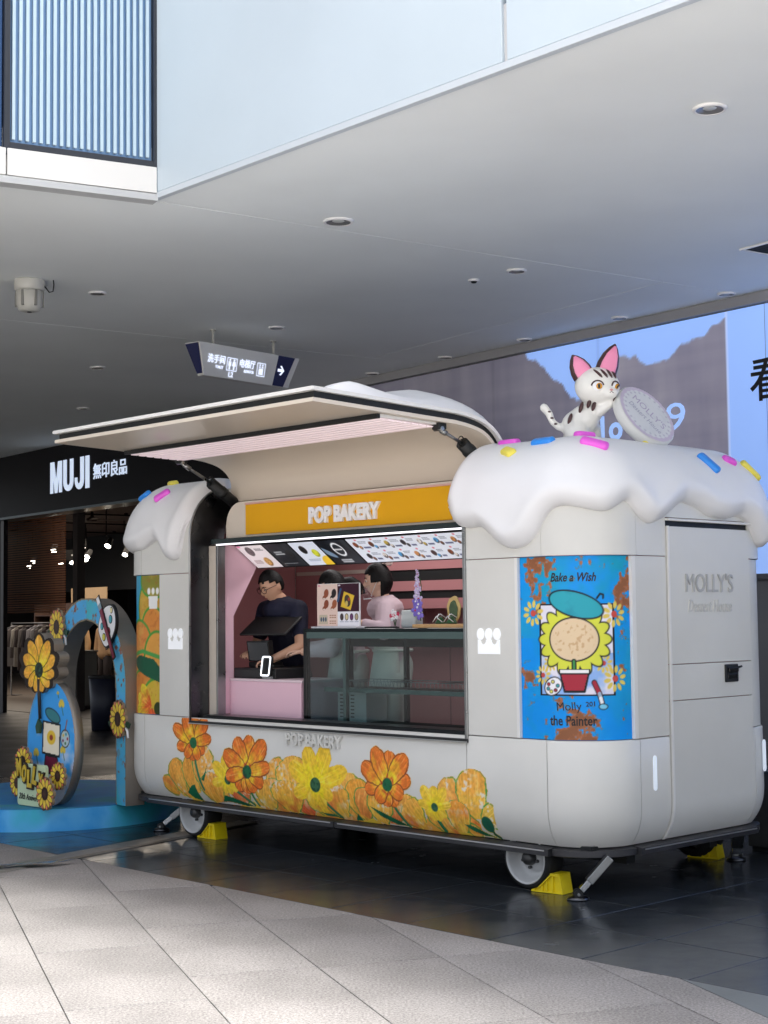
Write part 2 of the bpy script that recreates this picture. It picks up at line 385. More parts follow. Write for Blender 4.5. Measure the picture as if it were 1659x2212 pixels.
def darktile_mat():
    m = bpy.data.materials.new('dark_tile'); m.use_nodes = True; nt = m.node_tree; bs = nt.nodes['Principled BSDF']
    tc = nt.nodes.new('ShaderNodeTexCoord'); oi = nt.nodes.new('ShaderNodeObjectInfo')
    n1 = nt.nodes.new('ShaderNodeTexNoise'); n1.inputs['Scale'].default_value = 260; n1.inputs['Detail'].default_value = 3
    n2 = nt.nodes.new('ShaderNodeTexNoise'); n2.inputs['Scale'].default_value = 3.2; n2.inputs['Detail'].default_value = 7; n2.inputs['Roughness'].default_value = 0.65
    mp = nt.nodes.new('ShaderNodeMapping'); mp.inputs['Scale'].default_value = (1, 1.3, 1)
    ge = nt.nodes.new('ShaderNodeNewGeometry')
    nt.links.new(ge.outputs['Position'], mp.inputs[0]); nt.links.new(mp.outputs[0], n2.inputs['Vector']); nt.links.new(ge.outputs['Position'], n1.inputs['Vector'])
    r1 = nt.nodes.new('ShaderNodeValToRGB'); e = r1.color_ramp.elements
    e[0].position = 0.4; e[0].color = (*lin((24, 29, 36)), 1); e[1].position = 0.72; e[1].color = (*lin((60, 64, 68)), 1)
    nt.links.new(n1.outputs['Fac'], r1.inputs[0])
    rv = nt.nodes.new('ShaderNodeMapRange'); rv.inputs[3].default_value = 0.8; rv.inputs[4].default_value = 1.15
    nt.links.new(oi.outputs['Random'], rv.inputs[0])
    sc = nt.nodes.new('ShaderNodeVectorMath'); sc.operation = 'SCALE'; nt.links.new(r1.outputs[0], sc.inputs[0]); nt.links.new(rv.outputs[0], sc.inputs['Scale'])
    dust = nt.nodes.new('ShaderNodeMapRange'); dust.inputs[1].default_value = 0.52; dust.inputs[2].default_value = 0.8; dust.inputs[3].default_value = 0; dust.inputs[4].default_value = 0.07
    nt.links.new(n2.outputs['Fac'], dust.inputs[0])
    mx = nt.nodes.new('ShaderNodeMix'); mx.data_type = 'RGBA'; nt.links.new(dust.outputs[0], mx.inputs[0]); nt.links.new(sc.outputs[0], mx.inputs[6]); mx.inputs[7].default_value = (*lin((140, 142, 142)), 1)
    nt.links.new(mx.outputs[2], bs.inputs['Base Color'])
    rr = nt.nodes.new('ShaderNodeMapRange'); rr.inputs[1].default_value = 0.3; rr.inputs[2].default_value = 0.75; rr.inputs[3].default_value = 0.15; rr.inputs[4].default_value = 0.30
    nt.links.new(n2.outputs['Fac'], rr.inputs[0]); nt.links.new(rr.outputs[0], bs.inputs['Roughness'])
    bs.inputs['Specular IOR Level'].default_value = 0.42
    return m
m_granite = granite_mat(); m_dark = darktile_mat()

def clip(poly, n, d, keep_less=True):
    """keep the part of a plan polygon with n.p < d (or > d)"""
    out = []; sg = 1 if keep_less else -1
    for i in range(len(poly)):
        p, q = poly[i], poly[(i + 1) % len(poly)]
        a, c = sg * (n[0] * p[0] + n[1] * p[1] - d), sg * (n[0] * q[0] + n[1] * q[1] - d)
        if a <= 0: out.append(p)
        if a * c < 0:
            t = a / (a - c); out.append((p[0] + t * (q[0] - p[0]), p[1] + t * (q[1] - p[1])))
    return out
def slab(name, poly, z0, z1, m, parent, bev=0.003):
    c = (sum(p[0] for p in poly) / len(poly), sum(p[1] for p in poly) / len(poly))
    b = MB(); ins = [(c[0] + (p[0] - c[0]) * (1 - bev / max(0.05, math.hypot(p[0] - c[0], p[1] - c[1]))), c[1] + (p[1] - c[1]) * (1 - bev / max(0.05, math.hypot(p[0] - c[0], p[1] - c[1])))) for p in poly]
    n = len(poly)
    vs = [(p[0] - c[0], p[1] - c[1], z0) for p in poly] + [(p[0] - c[0], p[1] - c[1], z1 - bev) for p in poly] + [(p[0] - c[0], p[1] - c[1], z1) for p in ins]
    fs = [tuple(2 * n + i for i in range(n))]
    for i in range(n):
        j = (i + 1) % n; fs += [(i, j, n + j, n + i), (n + i, n + j, 2 * n + j, 2 * n + i)]
    b.add(vs, fs); return b.build(name, m, parent, loc=(c[0], c[1], 0))

paving = bpy.data.objects.new('paving', None); COL.objects.link(paving); paving['kind'] = 'structure'
gt = math.radians(18.6); gl = (-math.sin(gt), math.cos(gt)); gn = (math.cos(gt), math.sin(gt))
hole = clip
for r in range(-4, 9):
    o0 = 0.19 + 0.5975 * r; o1 = o0 + 0.5975 - 0.004
    t0 = {0: 8.85, 1: 8.85, 2: 9.26, 3: 6.9, 4: 5.75}.get(r, 7 + 0.37 * (r * 5 % 4)) 
    for k in range(-5, 5):
        a0 = t0 + 1.16 * k; a1 = a0 + 1.16 - 0.004
        P = [(gn[0] * o + gl[0] * t, gn[1] * o + gl[1] * t) for o, t in ((o0, a0), (o1, a0), (o1, a1), (o0, a1))]
        P = clip(P, gB, EDGE - 0.004)
        if len(P) < 3: continue
        P = clip(P, (0.952, 0.306), 3.32)
        if len(P) < 3: continue
        cy = sum(p[1] for p in P) / len(P); cx = sum(p[0] for p in P) / len(P)
        if cy < 4.3 or cy > 14 or abs(cx) > 0.36 * cy + 0.9: continue
        ar = abs(sum(P[i][0] * P[(i + 1) % len(P)][1] - P[(i + 1) % len(P)][0] * P[i][1] for i in range(len(P)))) / 2
        if ar < 0.004: continue
        slab('granite_slab', P, -0.04, random.uniform(-0.001, 0.001), m_granite, paving)
# unseen court sheet past the slabs, invented paler to bounce light onto the ceiling
b = MB(); q = [(-60, 4.2), (60, 4.2), (60, -60), (-60, -60)]
b.add([(x, y, -0.008) for x, y in q], [(0, 1, 2, 3)]); struct(b.build('court_bounce_sheet', mat('court_bounce_pale', (205, 200, 196), 0.7, nz=(2, 0.05))))
floor = bpy.data.objects.new('floor', None); COL.objects.link(floor); floor['kind'] = 'structure'
tile_me = None
cnt = 0
for i in range(-14, 17):
    for j in range(0, 14):
        ca = -6.49 + 0.6 * (i - 6) + 6.0 ; a0 = -8.92 + 0.6 * i
        c = gA * (a0 + 0.3) + gB * (EDGE + 0.595 * j + 0.2975)
        if abs(c.x) > 0.27 * c.y + 0.5 or c.y > 16 or c.y < 4: continue
        if tile_me is None:
            q = [tuple(gA * x + gB * y) for x, y in ((-0.297, -0.2945), (0.297, -0.2945), (0.297, 0.2945), (-0.297, 0.2945))]
            o = slab('floor_tile', q, -0.03, 0, m_dark, floor, 0.002); tile_me = o
        else:
            o = tile_me.copy(); COL.objects.link(o)
        o.location = (c.x, c.y, random.uniform(-0.0006, 0.0006)); cnt += 1
b = MB(); b.add([tuple(gA * x + gB * y) + (-0.006,) for x, y in ((-60, EDGE + 0.01), (40, EDGE + 0.01), (40, 60), (-60, 60))], [(0, 1, 2, 3)])
struct(b.build('inner_floor', mat('grout_floor', (104, 106, 106), 0.4, nz=(3, 0.1))))
pad = clip(clip([(0, 2), (9, 2), (9, 9), (0, 9)], (0.952, 0.306), 3.326, False), gB, EDGE - .003)
b = MB(); b.prism(pad, 'z', -.02, .0); struct(b.build('tile_sheen_strip', mat('tile_sheen_grey', (92, 96, 97), .5, nz=(2, .12), bump=(60, .1))))  # dark floor past the granite cut, reflected light put into its grey colour
b = MB(); b.add([(-30, 15.8, -.003), (30, 15.8, -.003), (30, 60, -.003), (-30, 60, -.003)], [(0, 1, 2, 3)])
struct(b.build('far_floor', mat('far_floor_m', (30, 29, 29), .42, nz=(2, .2), rvar=.06)))
# flat cable cover taped over the floor
b = MB(); cs = [(-0.11, 0.0015), (-0.085, 0.012), (0.085, 0.012), (0.11, 0.0015)]
pth = [(-2.85, 9.62), (-2.5, 10.05), (-2.05, 10.75), (-1.48, 11.62), (-1.1, 12.2)]
n = len(pth)
vs = []
for i, p in enumerate(pth):
    d = Vector(pth[min(i + 1, n - 1)]) - Vector(pth[max(i - 1, 0)]); d.normalize(); nn = Vector((d.y, -d.x))
    vs += [(p[0] + nn.x * a, p[1] + nn.y * a, z) for a, z in cs]
b.add(vs, [(i * 4 + k, i * 4 + k + 1, i * 4 + k + 5, i * 4 + k + 4) for i in range(n - 1) for k in range(3)])
tag(b.build('cable_cover', mat('tape_grey', (118, 116, 112), 0.38, 0.5, nz=(12, 0.2), bump=(25, 0.5))), 'grey tape strip over a cable running across the dark floor edge', 'cable cover')
# crinkled foil end of the tape strip
b = MB(); rs = random.Random(3); g = [[(-2.62 + 0.09 * i + 0.05 * j + rs.uniform(-.01, .01), 9.99 + 0.03 * i + 0.07 * j + rs.uniform(-.01, .01), 0.0145 + rs.uniform(0, 0.016)) for i in range(6)] for j in range(3)]
b.add([p for r in g for p in r], [(j * 6 + i, j * 6 + i + 1, j * 6 + i + 7, j * 6 + i + 6) for j in range(2) for i in range(5)])
tag(b.build('foil_tape', mat('foil', (210, 212, 214), 0.22, 1.0)), 'crinkled silver foil tape stuck at the strip end on the pale paving', 'tape')

# ---- ceiling of the arcade
m_ceil = mat('ceiling_plaster', (233, 237, 236), 0.75, nz=(0.7, 0.04), bump=(40, 0.03))
I0 = (-1.55, 10.44); CPOLY = [I0, (7.3, 0.70), (12.5, 1.9), (-9.6, 31.1), (-18, 24), (-11.5, 5.2)]
CPOLY[1] = (I0[0] + 0.672 * 13.2, I0[1] - 0.7405 * 13.2)
nA = (-0.57, 0.8216); nC = (0.8277, 0.561)
ceiling = bpy.data.objects.new('ceiling', None); COL.objects.link(ceiling); ceiling['kind'] = 'structure'
g = 0.006
pieces = [clip(CPOLY, nA, 9.53 - g), None, None, clip(CPOLY, nA, 14.12 + g, False)]
mid = clip(clip(CPOLY, nA, 9.53 + g, False), nA, 14.12 - g)
pieces[1] = clip(mid, nC, 9.51 - g); pieces[2] = clip(mid, nC, 9.51 + g, False)
for P in pieces:
    b = MB(); b.prism([(p[0], p[1]) for p in P], 'z', CH, CH + 0.03); b.build('ceiling_panel', m_ceil, ceiling)
b = MB(); b.prism(CPOLY, 'z', CH + 0.012, CH + 0.35)
b.build('ceiling_void', mat('ceiling_gap', (196, 196, 196), 0.8), ceiling)

# ---- upper storey: white fascia wall and the striped window bay
up = thing('upper_storey', 'white panelled upper storey over the arcade with a striped window bay', 'building', (I0[0], I0[1], CH))
m_fas = mat('fascia_white', (192, 205, 213), 0.35, nz=(0.8, 0.03), coat=0.2)
dR = Vector((0.672, -0.7405)); nR = Vector((-0.7405, -0.672)); aR = math.atan2(dR.y, dR.x)
def seg_wall(name, m, x0, x1, y0, y1, z0, z1, ang, parent, bevel=0.0):
    b = MB(); b.box(x0, x1, y0, y1, z0, z1); return b.build(name, m, parent, bevel, rot=ang)
# along the right wall (local x along dR, local y = away from the court)
for x0, x1 in ((0.03, 3.302), (3.338, 6.6), (6.63, 9.9), (9.93, 13)):
    seg_wall('fascia_panel', m_fas, x0, x1, -0.02, 0.03, 0.030, 3.4, aR, up, 0.004)
seg_wall('fascia_backing', mat('groove_dark', (70, 76, 84), 0.6), 0.0, 13, 0.032, 0.3, 0.36, 3.4, aR, up)
seg_wall('fascia_edge_trim', mat('fascia_trim', (196, 204, 210), 0.4), 0.0, 13, -0.026, 0.02, -0.015, 0.026, aR, up, 0.003)
# left bay (local x along the bay towards the corner)
dL = Vector((0.885, 0.466)); aL = math.atan2(dL.y, dL.x)
fr_m = mat('window_frame_dark', (44, 48, 56), 0.4); 
wb = seg_wall('window', mat('bay_glass', (112, 146, 184), 0.08, 0.2, spec=.8), -1.02, -0.035, -0.01, 0.03, 0.25, 3.4, aL, up)
for k in range(21):
    x = -1.005 + 0.0462 * k
    b = MB(); b.box(x, x + 0.021, -0.036, -0.018, 0.268, 3.4); b.build('louvre_slat', mat('slat_white', (186, 208, 220), 0.4), wb)
b = MB(); b.box(-0.03, 0.0, -0.05, 0.05, 0.18, 3.4); b.build('jamb', fr_m, wb)
b = MB(); b.box(-1.06, -1.022, -0.05, 0.05, 0.16, 3.4); b.build('jamb', fr_m, wb)
b = MB(); b.box(-1.02, -0.03, -0.045, 0.04, 0.205, 0.245); b.build('bottom_frame', fr_m, wb)
for x0, x1 in ((-1.04, -0.012), (-3.4, -1.05)):
    b = MB(); b.box(x0, x1, -0.06, 0.05, 0.02, 0.2); b.build('sill_rail', m_trimw, up, 0.004, rot=aL)
b = MB(); b.box(-3.4, -0.005, -0.065, 0.05, -0.035, 0.012); b.build('sill_rail', mat('rail_under', (190, 192, 192), 0.4), up, 0.003, rot=aL)
seg_wall('window', mat('bay_glass2', (60, 84, 120), 0.05, 0.8), -3.4, -1.065, -0.01, 0.03, 0.22, 3.4, aL, up)
seg_wall('backing_wall', mat('groove_dark', (70, 76, 84), 0.6), -12, -0.0, 0.055, 0.4, 0.36, 3.4, aL, up)
seg_wall('fascia_panel', m_fas, -12, -3.42, -0.03, 0.05, -0.02, 3.4, aL, up)

# ---- billboard wall and the shop front share the back wall line
bw = thing('back_wall', 'long wall behind the trailer carrying a wide lit advertisement under the ceiling', 'wall', tuple(W0), WRZ)
b = MB(); b.box(-8.6, 9, 0.0, 0.3, 0, CH - 0.002); b.build('wall_face', mat('wall_grey', (120, 120, 124), 0.7), bw)
b = MB(); b.box(-8.6, 9, -0.12, -0.002, CH - 0.1, CH - 0.003); b.build('cornice', mat('cornice_grey', (150, 150, 152), 0.6), bw, 0.004)
bb = thing('advert_board', 'lit advertisement of misty brown canyon cliffs under blue sky with large letters', 'billboard', tuple(W0), WRZ)
b = MB(); b.box(-8.4, 8.6, -0.06, -0.003, 1.9, CH - 0.105); b.build('frame', mat('board_frame', (90, 92, 98), 0.5), bb)
c = Canvas(-8.35, 0, 1.95, CH - 0.11, 0.022, '8fb2f4')
def bbp(D):  # picture heights given as points of the cliff line in board metres
    return D
rid = [(-8.4, 4.6), (-3.21, 4.42), (-3.14, 4.32), (-3.05, 4.29), (-2.96, 4.23), (-2.88, 4.2), (-2.82, 4.12), (-2.76, 4.05), (-2.62, 3.98), (-2.57, 3.90), (-2.52, 3.85), (-2.42, 3.78), (-2.3, 3.86), (-2.25, 3.93), (-2.05, 4.12), (-1.89, 4.18), (-1.73, 4.17), (-1.57, 4.12), (-1.53, 4.06), (-1.42, 4.01), (-1.36, 4.04), (-1.17, 4.03), (-1.12, 4.08), (-0.91, 4.19), (-0.71, 4.2), (-0.6, 4.27), (-0.43, 4.34)]
rx = np.array([p[0] for p in rid]); rzv = np.array([p[1] for p in rid])
ridge = np.interp(c.X, rx, rzv) + (c.n(9, 3, 4) - 0.5) * 0.10
rock = np.clip((ridge - c.Z) / 0.022 + 0.5, 0, 1) * (c.X < -0.43)
c.C = hexc('93b6f6') * (0.97 + 0.06 * c.n(1.2, 5))[..., None]
streak = fbm(c.X * 5.5, c.Z * 0.7, 8, 4); layer = fbm(c.X * 0.6 + 3, c.Z * 13, 21, 3); mist = fbm(c.X * 1.1, c.Z * 1.7, 33, 4)
t = np.clip(0.42 + 0.55 * (streak - 0.5) + 0.3 * (layer - 0.5) + 0.5 * (mist - 0.5) + 0.12 * (3.9 - c.Z) * -1, 0, 1)
rc = hexc('68667a') * (1 - t[..., None]) + hexc('98949e') * t[..., None]
far = np.clip((c.X + 4.6) / 3.0, 0, 1)[..., None]
rc = rc * (0.72 + 0.28 * far)
c.C = c.C * (1 - rock[..., None]) + rc * rock[..., None]
low = np.clip((3.25 - c.Z) / 0.9, 0, 1) * np.clip(mist * 1.6 - 0.5, 0, 1) * (c.X < -0.43)
c.put(low * 0.35, 'b9bccb')
c.put((np.abs(c.X + 0.43) < 0.012).astype(float), 'b4c6f0')
for xj in (-6.9, -5.3, -3.7, -2.1): c.C = c.C * (1 - .06 * (np.abs(c.X - xj) < .014))[..., None]
right = (c.X > -0.43); cl = np.clip((c.n(1.5, 60) - 0.45) * 2.2, 0, 1) * np.clip((3.3 - c.Z) / 0.8, 0, 1) * right
c.put(cl * 0.5, 'c4d4f8')
c.mesh('printed_scene', lambda X, Z: (X, np.full_like(X, -0.064), Z), print_mat('lit_board', 0.5, emit=0.17), bb)
b = MB(); b.box(0.006, 8.55, -0.0645, -0.0615, 1.95, CH - 0.11); b.build('blue_panel', mat('lit_blue', (147, 182, 246), 0.5, emit=((147, 182, 246), 0.17)), bb)
m_bl = mat('lit_blue_letter', (160, 194, 250), 0.5, emit=((160, 194, 250), 0.18))
text('lettering', '1o', m_bl, bb, -1.93, 3.46, h=0.26, y=-0.066, depth=0.004, bold=0.03)
text('lettering', '9', m_bl, bb, -1.08, 3.48, h=0.27, w=0.24, y=-0.066, depth=0.004)
text('lettering', '看', mat('ink_black', (16, 16, 18), 0.5), bb, 0.02, 3.71, h=0.40, y=-0.066, depth=0.004, bold=0.01)

# ---- the shop
shop = thing('clothing_shop', 'dark clothing shop with a black sign band and open front beside the arch', 'shop', tuple(W0), WRZ)
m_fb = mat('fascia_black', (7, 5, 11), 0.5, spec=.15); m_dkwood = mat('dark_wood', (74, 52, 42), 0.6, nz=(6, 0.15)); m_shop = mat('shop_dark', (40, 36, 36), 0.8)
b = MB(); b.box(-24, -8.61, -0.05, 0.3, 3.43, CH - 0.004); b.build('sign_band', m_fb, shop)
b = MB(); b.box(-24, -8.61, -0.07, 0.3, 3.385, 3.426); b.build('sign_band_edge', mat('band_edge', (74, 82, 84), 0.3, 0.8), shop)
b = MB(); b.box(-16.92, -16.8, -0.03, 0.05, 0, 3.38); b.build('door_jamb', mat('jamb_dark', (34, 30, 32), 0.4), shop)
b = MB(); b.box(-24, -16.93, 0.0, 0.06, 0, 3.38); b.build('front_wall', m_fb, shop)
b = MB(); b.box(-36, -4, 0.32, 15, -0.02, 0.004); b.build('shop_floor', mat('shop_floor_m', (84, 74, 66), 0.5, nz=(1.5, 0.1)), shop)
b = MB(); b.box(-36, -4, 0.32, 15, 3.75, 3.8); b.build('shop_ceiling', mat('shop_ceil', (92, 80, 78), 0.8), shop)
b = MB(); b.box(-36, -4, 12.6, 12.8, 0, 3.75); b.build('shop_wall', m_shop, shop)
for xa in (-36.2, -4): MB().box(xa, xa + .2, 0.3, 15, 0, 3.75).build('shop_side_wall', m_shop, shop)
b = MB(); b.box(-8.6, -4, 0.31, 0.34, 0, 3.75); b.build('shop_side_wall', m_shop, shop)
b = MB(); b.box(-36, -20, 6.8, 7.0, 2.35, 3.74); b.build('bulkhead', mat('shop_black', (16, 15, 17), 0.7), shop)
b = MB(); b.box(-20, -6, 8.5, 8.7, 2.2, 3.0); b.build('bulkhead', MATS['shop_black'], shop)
m_ll = mat('lit_letters', (225, 236, 255), 0.4, emit=((216, 232, 255), .17))
def sletter(x0, x1, pts):
    MB().prism([(x0 + (x1 - x0) * p[0], 3.71 + .52 * p[1]) for p in pts], 'y', -.062, -.0502).build('shop_letter', m_ll, shop)
sletter(-14.85, -14.42, [(0, 0), (.235, 0), (.235, .62), (.40, 0), (.60, 0), (.765, .62), (.765, 0), (1, 0), (1, 1), (.68, 1), (.5, .36), (.32, 1), (0, 1)])
arc_ = lambda cx, cz, rx, rz, a0, a1, n=10: [(cx + rx * math.cos(a), cz + rz * math.sin(a)) for a in np.linspace(a0, a1, n)]
sletter(-14.36, -14.0, [(0, 1), (0, .3)] + arc_(.5, .3, .5, .3, PI, 2 * PI) + [(1, .3), (1, 1), (.68, 1), (.68, .3)] + arc_(.5, .3, .18, .12, 0, -PI) + [(.32, .3), (.32, 1)])
sletter(-13.94, -13.62, [(.62, 1), (.62, .3)] + arc_(.44, .3, .18, .12, 0, -PI) + [(.26, .38), (0, .38), (0, .28)] + arc_(.5, .3, .5, .3, PI, 2 * PI) + [(1, .3), (1, 1)])
sletter(-13.56, -13.43, [(0, 0), (1, 0), (1, 1), (0, 1)])
text('shop_name', '無印良品', MATS['lit_letters'], shop, -12.73, 3.955, w=1.12, h=0.25, y=-0.05, depth=0.012, bold=0.008)
pil = tag(MB().box(-16.28, -16.1, 1.05, 1.2, 0.004, 3.74).build('pillar', mat('shop_pillar', (60, 54, 52), 0.6), None, loc=tuple(W0), rot=WRZ), 'dark square pillar just inside the shop beside the slatted blind', 'pillar')
bl = thing('slatted_blind', 'brown slatted roller blind hanging inside the shop entrance', 'blind', tuple(W0), WRZ)
b = MB(); b.box(-19.2, -16.5, 1.0, 1.1, 3.6, 3.68); b.build('head_rail', mat('shop_black', (16, 15, 17), 0.7), bl)
sl = None
for i in range(42):
    z = 3.57 - 0.044 * i
    if sl is None:
        sl = MB().prism([(1.02, -0.017), (1.034, -0.012), (1.034, 0.012), (1.02, 0.017)], 'x', -19.15, -16.52).build('slat', mat('blind_wood', (176, 116, 84), 0.55, nz=(4, 0.12)), bl); o = sl
    else: o = sl.copy(); COL.objects.link(o); o.parent = bl
    o.location = (0, 0, z)
for x in (-18.6, -17.8, -17.0):
    MB().cyl((x, 1.03, 1.74), (x, 1.03, 3.6), 0.004, n=6).build('cord', MATS['shop_black'], bl)

# banner, racks, mannequins, lamps within
bn = thing('banner', 'beige cloth banner with dark lettering hanging inside the shop', 'banner', tuple(WW(-23.5, 5, 0)), WRZ)
MB().box(-0.95, 0.85, -0.01, 0.01, 1.55, 2.35).build('cloth', mat('banner_cloth', (176, 150, 118), 0.8, nz=(5, 0.05)), bn)
text('lettering', 'MUJI Labo', mat('ink_black', (16, 16, 18), 0.5), bn, 0.05, 1.75, h=0.16, y=-0.011, depth=0.003, bold=0.03)
def mannequin(loc, rz, label, top, bottom, skirt):
    t = thing('mannequin', label, 'mannequin', loc, rz, 'dressed mannequins')
    MB().lathe([(0.0, 0.0), (0.2, 0.0), (0.2, 0.02), (0.03, 0.035), (0.02, 0.3), (0.02, 0.9)], 20).build('stand', MATS['shop_black'], t)
    if skirt:
        b = MB(); N = 40; prof = [(0.14, 1.0, 0), (0.17, 0.9, .003), (0.2, 0.6, .012), (0.23, 0.22, .02)]
        vs = [((r + a * math.cos(k * PI * 0.5)) * math.cos(2 * PI * k / N), (r * 0.75 + a * math.cos(k * PI * 0.5)) * math.sin(2 * PI * k / N), z) for r, z, a in prof for k in range(N)]
        b.add(vs, [(i * N + k, i * N + (k + 1) % N, (i + 1) * N + (k + 1) % N, (i + 1) * N + k) for i in range(3) for k in range(N)], True); b.build('skirt', bottom, t)
    else:
        b = MB()
        for s in (-1, 1): b.tube([(s * 0.08, 0, 1.0), (s * 0.09, 0, 0.55), (s * 0.1, 0, 0.12)], [0.1, 0.085, 0.075], 14)
        b.build('trousers', bottom, t)
    V, F = skin_arrays([(0, 0, 0.88), (0, 0, 1.1), (0, 0, 1.32), (0, 0, 1.42), (0, 0, 1.5), (.17, 0, 1.37), (.24, 0, 1.12), (.25, -.03, 0.9), (-.17, 0, 1.37), (-.24, 0, 1.12), (-.25, -.03, .9)],
                       [(0, 1), (1, 2), (2, 3), (3, 4), (3, 5), (5, 6), (6, 7), (3, 8), (8, 9), (9, 10)], [(.19, .13), (.17, .12), (.18, .12), (.12, .09), .05, .075, .065, .055, .075, .065, .055])
    finish(bpy.data.objects.new('jacket', fuse([(V, F)], .018, 3)), top, t)
    MB().cyl((0, 0, 1.45), (0, 0, 1.6), 0.045, 0.04, 12).build('neck', mat('mannequin_skin', (120, 108, 98), 0.6), t); return t
m_beige = mat('cloth_beige', (196, 160, 118), 0.85, nz=(8, 0.1), bump=(40, .3)); m_dkc = mat('cloth_dark', (44, 38, 42), 0.85); m_check = mat('cloth_check', (176, 140, 108), 0.85, nz=(14, 0.25))
mannequin((-6.55, 33.0, 0.004), -0.5, 'headless mannequin in a tan jacket and long checked skirt', m_beige, m_check, True)
mannequin((-5.95, 32.7, 0.004), -0.7, 'headless mannequin in an open tan coat and dark trousers', mat('cloth_tan', (180, 146, 112), 0.85, nz=(8, 0.1)), m_dkc, False)
rk = thing('clothes_rack', 'metal clothes rail of pale shirts inside the shop entrance', 'clothes rack', tuple(WW(-21.2, 2.6, 0.004)), WRZ)
m_rk = mat('rack_metal', (96, 96, 98), 0.4, 0.8)
b = MB()
for x in (-1.2, 1.2):
    b.tube([(x, -.25, 0), (x, 0, 0.02), (x, 0, 1.55)], 0.016).tube([(x, .25, 0), (x, 0, 0.02)], 0.016)
b.tube([(-1.2, 0, 1.55), (1.2, 0, 1.55)], 0.014); b.build('rail', m_rk, rk)
shirts = [(150, 150, 156), (96, 90, 92), (168, 164, 160), (70, 62, 64), (120, 116, 118), (52, 48, 54), (160, 158, 166)]
for i in range(12):
    x = -1.05 + 0.19 * i; cc = shirts[i % 7]; h = random.uniform(0.55, 0.95)
    b = MB(); b.prism([(-0.05, 0), (-0.24, -0.1), (-0.26, -0.45), (-0.2, -0.46), (-0.17, -0.2), (-0.18, -h), (0.18, -h), (0.17, -0.2), (0.2, -0.46), (0.26, -0.45), (0.24, -0.1), (0.05, 0)], 'x', -0.02, 0.02)
    b.build('shirt', mat('shirt_%d' % (i % 7), cc, 0.85, nz=(6, 0.1)), rk, 0.008, loc=(x, 0, 1.5))
sh = thing('shelf_unit', 'dark shelf unit stacked with folded goods deep in the shop', 'shelf', tuple(WW(-24.2, 4.4, 0.004)), WRZ)
b = MB(); b.box(-1, -.96, 0, .4, 0, 2).box(.96, 1, 0, .4, 0, 2).box(-1, 1, .38, .4, 0, 2)
b.build('frame', m_dkwood, sh)
for z in (.1, .5, .9, 1.3, 1.7): MB().box(-.96, .96, 0, .38, z, z + .03).build('shelf_board', m_dkwood, sh)
for i in range(20):
    z = (.1, .5, .9, 1.3)[i // 5] + .031
    MB().box(-.9 + .37 * (i % 5), -.62 + .37 * (i % 5), .04, .34, z, z + random.uniform(.1, .26)).build('folded_cloth', mat('shirt_%d' % (i % 7), shirts[i % 7], .85), sh, 0.012)
pl = thing('display_plinth', 'low pale grey plinth standing inside the shop behind the oval board', 'plinth', tuple(WW(-17.0, 1.0, 0.004)), WRZ)
MB().box(-.35, .35, 0, .7, 0, .06).build('foot', m_shop, pl); MB().box(-.36, .36, -.01, .71, .06, 1.02).build('body', mat('plinth_grey', (140, 136, 128), .6), pl, .006); MB().box(-.38, .38, -.03, .73, 1.021, 1.05).build('top', mat('plinth_grey', (140, 136, 128), .6), pl, .004)
cb = thing('trash_bin', 'dark blue bin standing in the shop doorway behind the arch', 'bin', (-4.1, 22.6, 0.0), WRZ)
MB().lathe([(0, 0.0), (.2, 0.0), (.24, .75), (.22, .75), (.19, .05), (0, .05)], 24).build('body', mat('bin_blue', (22, 26, 44), .5), cb); MB().lathe([(.225, .751), (.25, .751), (.25, .79), (.225, .79), (.225, .751)], 24).build('rim', mat('shop_black', (16, 15, 17), .7), cb)

# spotlights on tracks
m_lamp = mat('lamp_glow', (255, 246, 228), 0.4, emit=((255, 246, 228), 5.0))
spots = [(-6.66, 30.94), (-5.82, 29.59), (-5.26, 29.2), (-5.61, 33.22), (-6.57, 33.96), (-6.94, 35.71), (-8.34, 36.5), (-6.93, 39.0), (-8.0, 38.0), (-7.6, 37.4), (-9.2, 39.8)]
place = ['brightest shop spotlight beside the slatted blind', 'shop spotlight hanging alone in the middle of the opening', 'shop spotlight next to the trailer icing on the cluster of three', 'shop spotlight low beside the trailer edge', 'upper one of the two close shop spotlights', 'lower one of the two close shop spotlights', 'shop spotlight in front of the black bulkhead']
sp0 = None; spl = []
for i, (x, y) in enumerate(spots):
    lab = place[i] if i < len(place) else 'tiny shop spotlight far back below the black bulkhead, ' + ['nearest the trailer', 'second from the trailer', 'middle one of the back row', 'nearest the banner side'][i - len(place)]
    if sp0 is None:
        sp0 = thing('spotlight', lab, 'spotlight', (x, y, 3.0), 0, 'track spotlights in the shop')
        T = Matrix.Rotation(-0.8, 4, 'X')
        MB().lathe([(0.0, .2), (.05, .2), (.065, .02), (.065, 0), (.058, 0)], 18, M=T).build('housing', mat('shop_black', (16, 15, 17), .7), sp0)
        MB().lathe([(0, .012), (.058, .012), (.058, .004), (0, .004)], 18, M=T).build('lamp', m_lamp, sp0)
        MB().tube([(0, -.06, .14), (0, -.06, .5), (0, -.06, .74)], .012).build('stem', MATS['shop_black'], sp0)
        r = sp0
    else: r = dup(sp0, (x, y, 3.0), random.uniform(-.5, .4), lab)
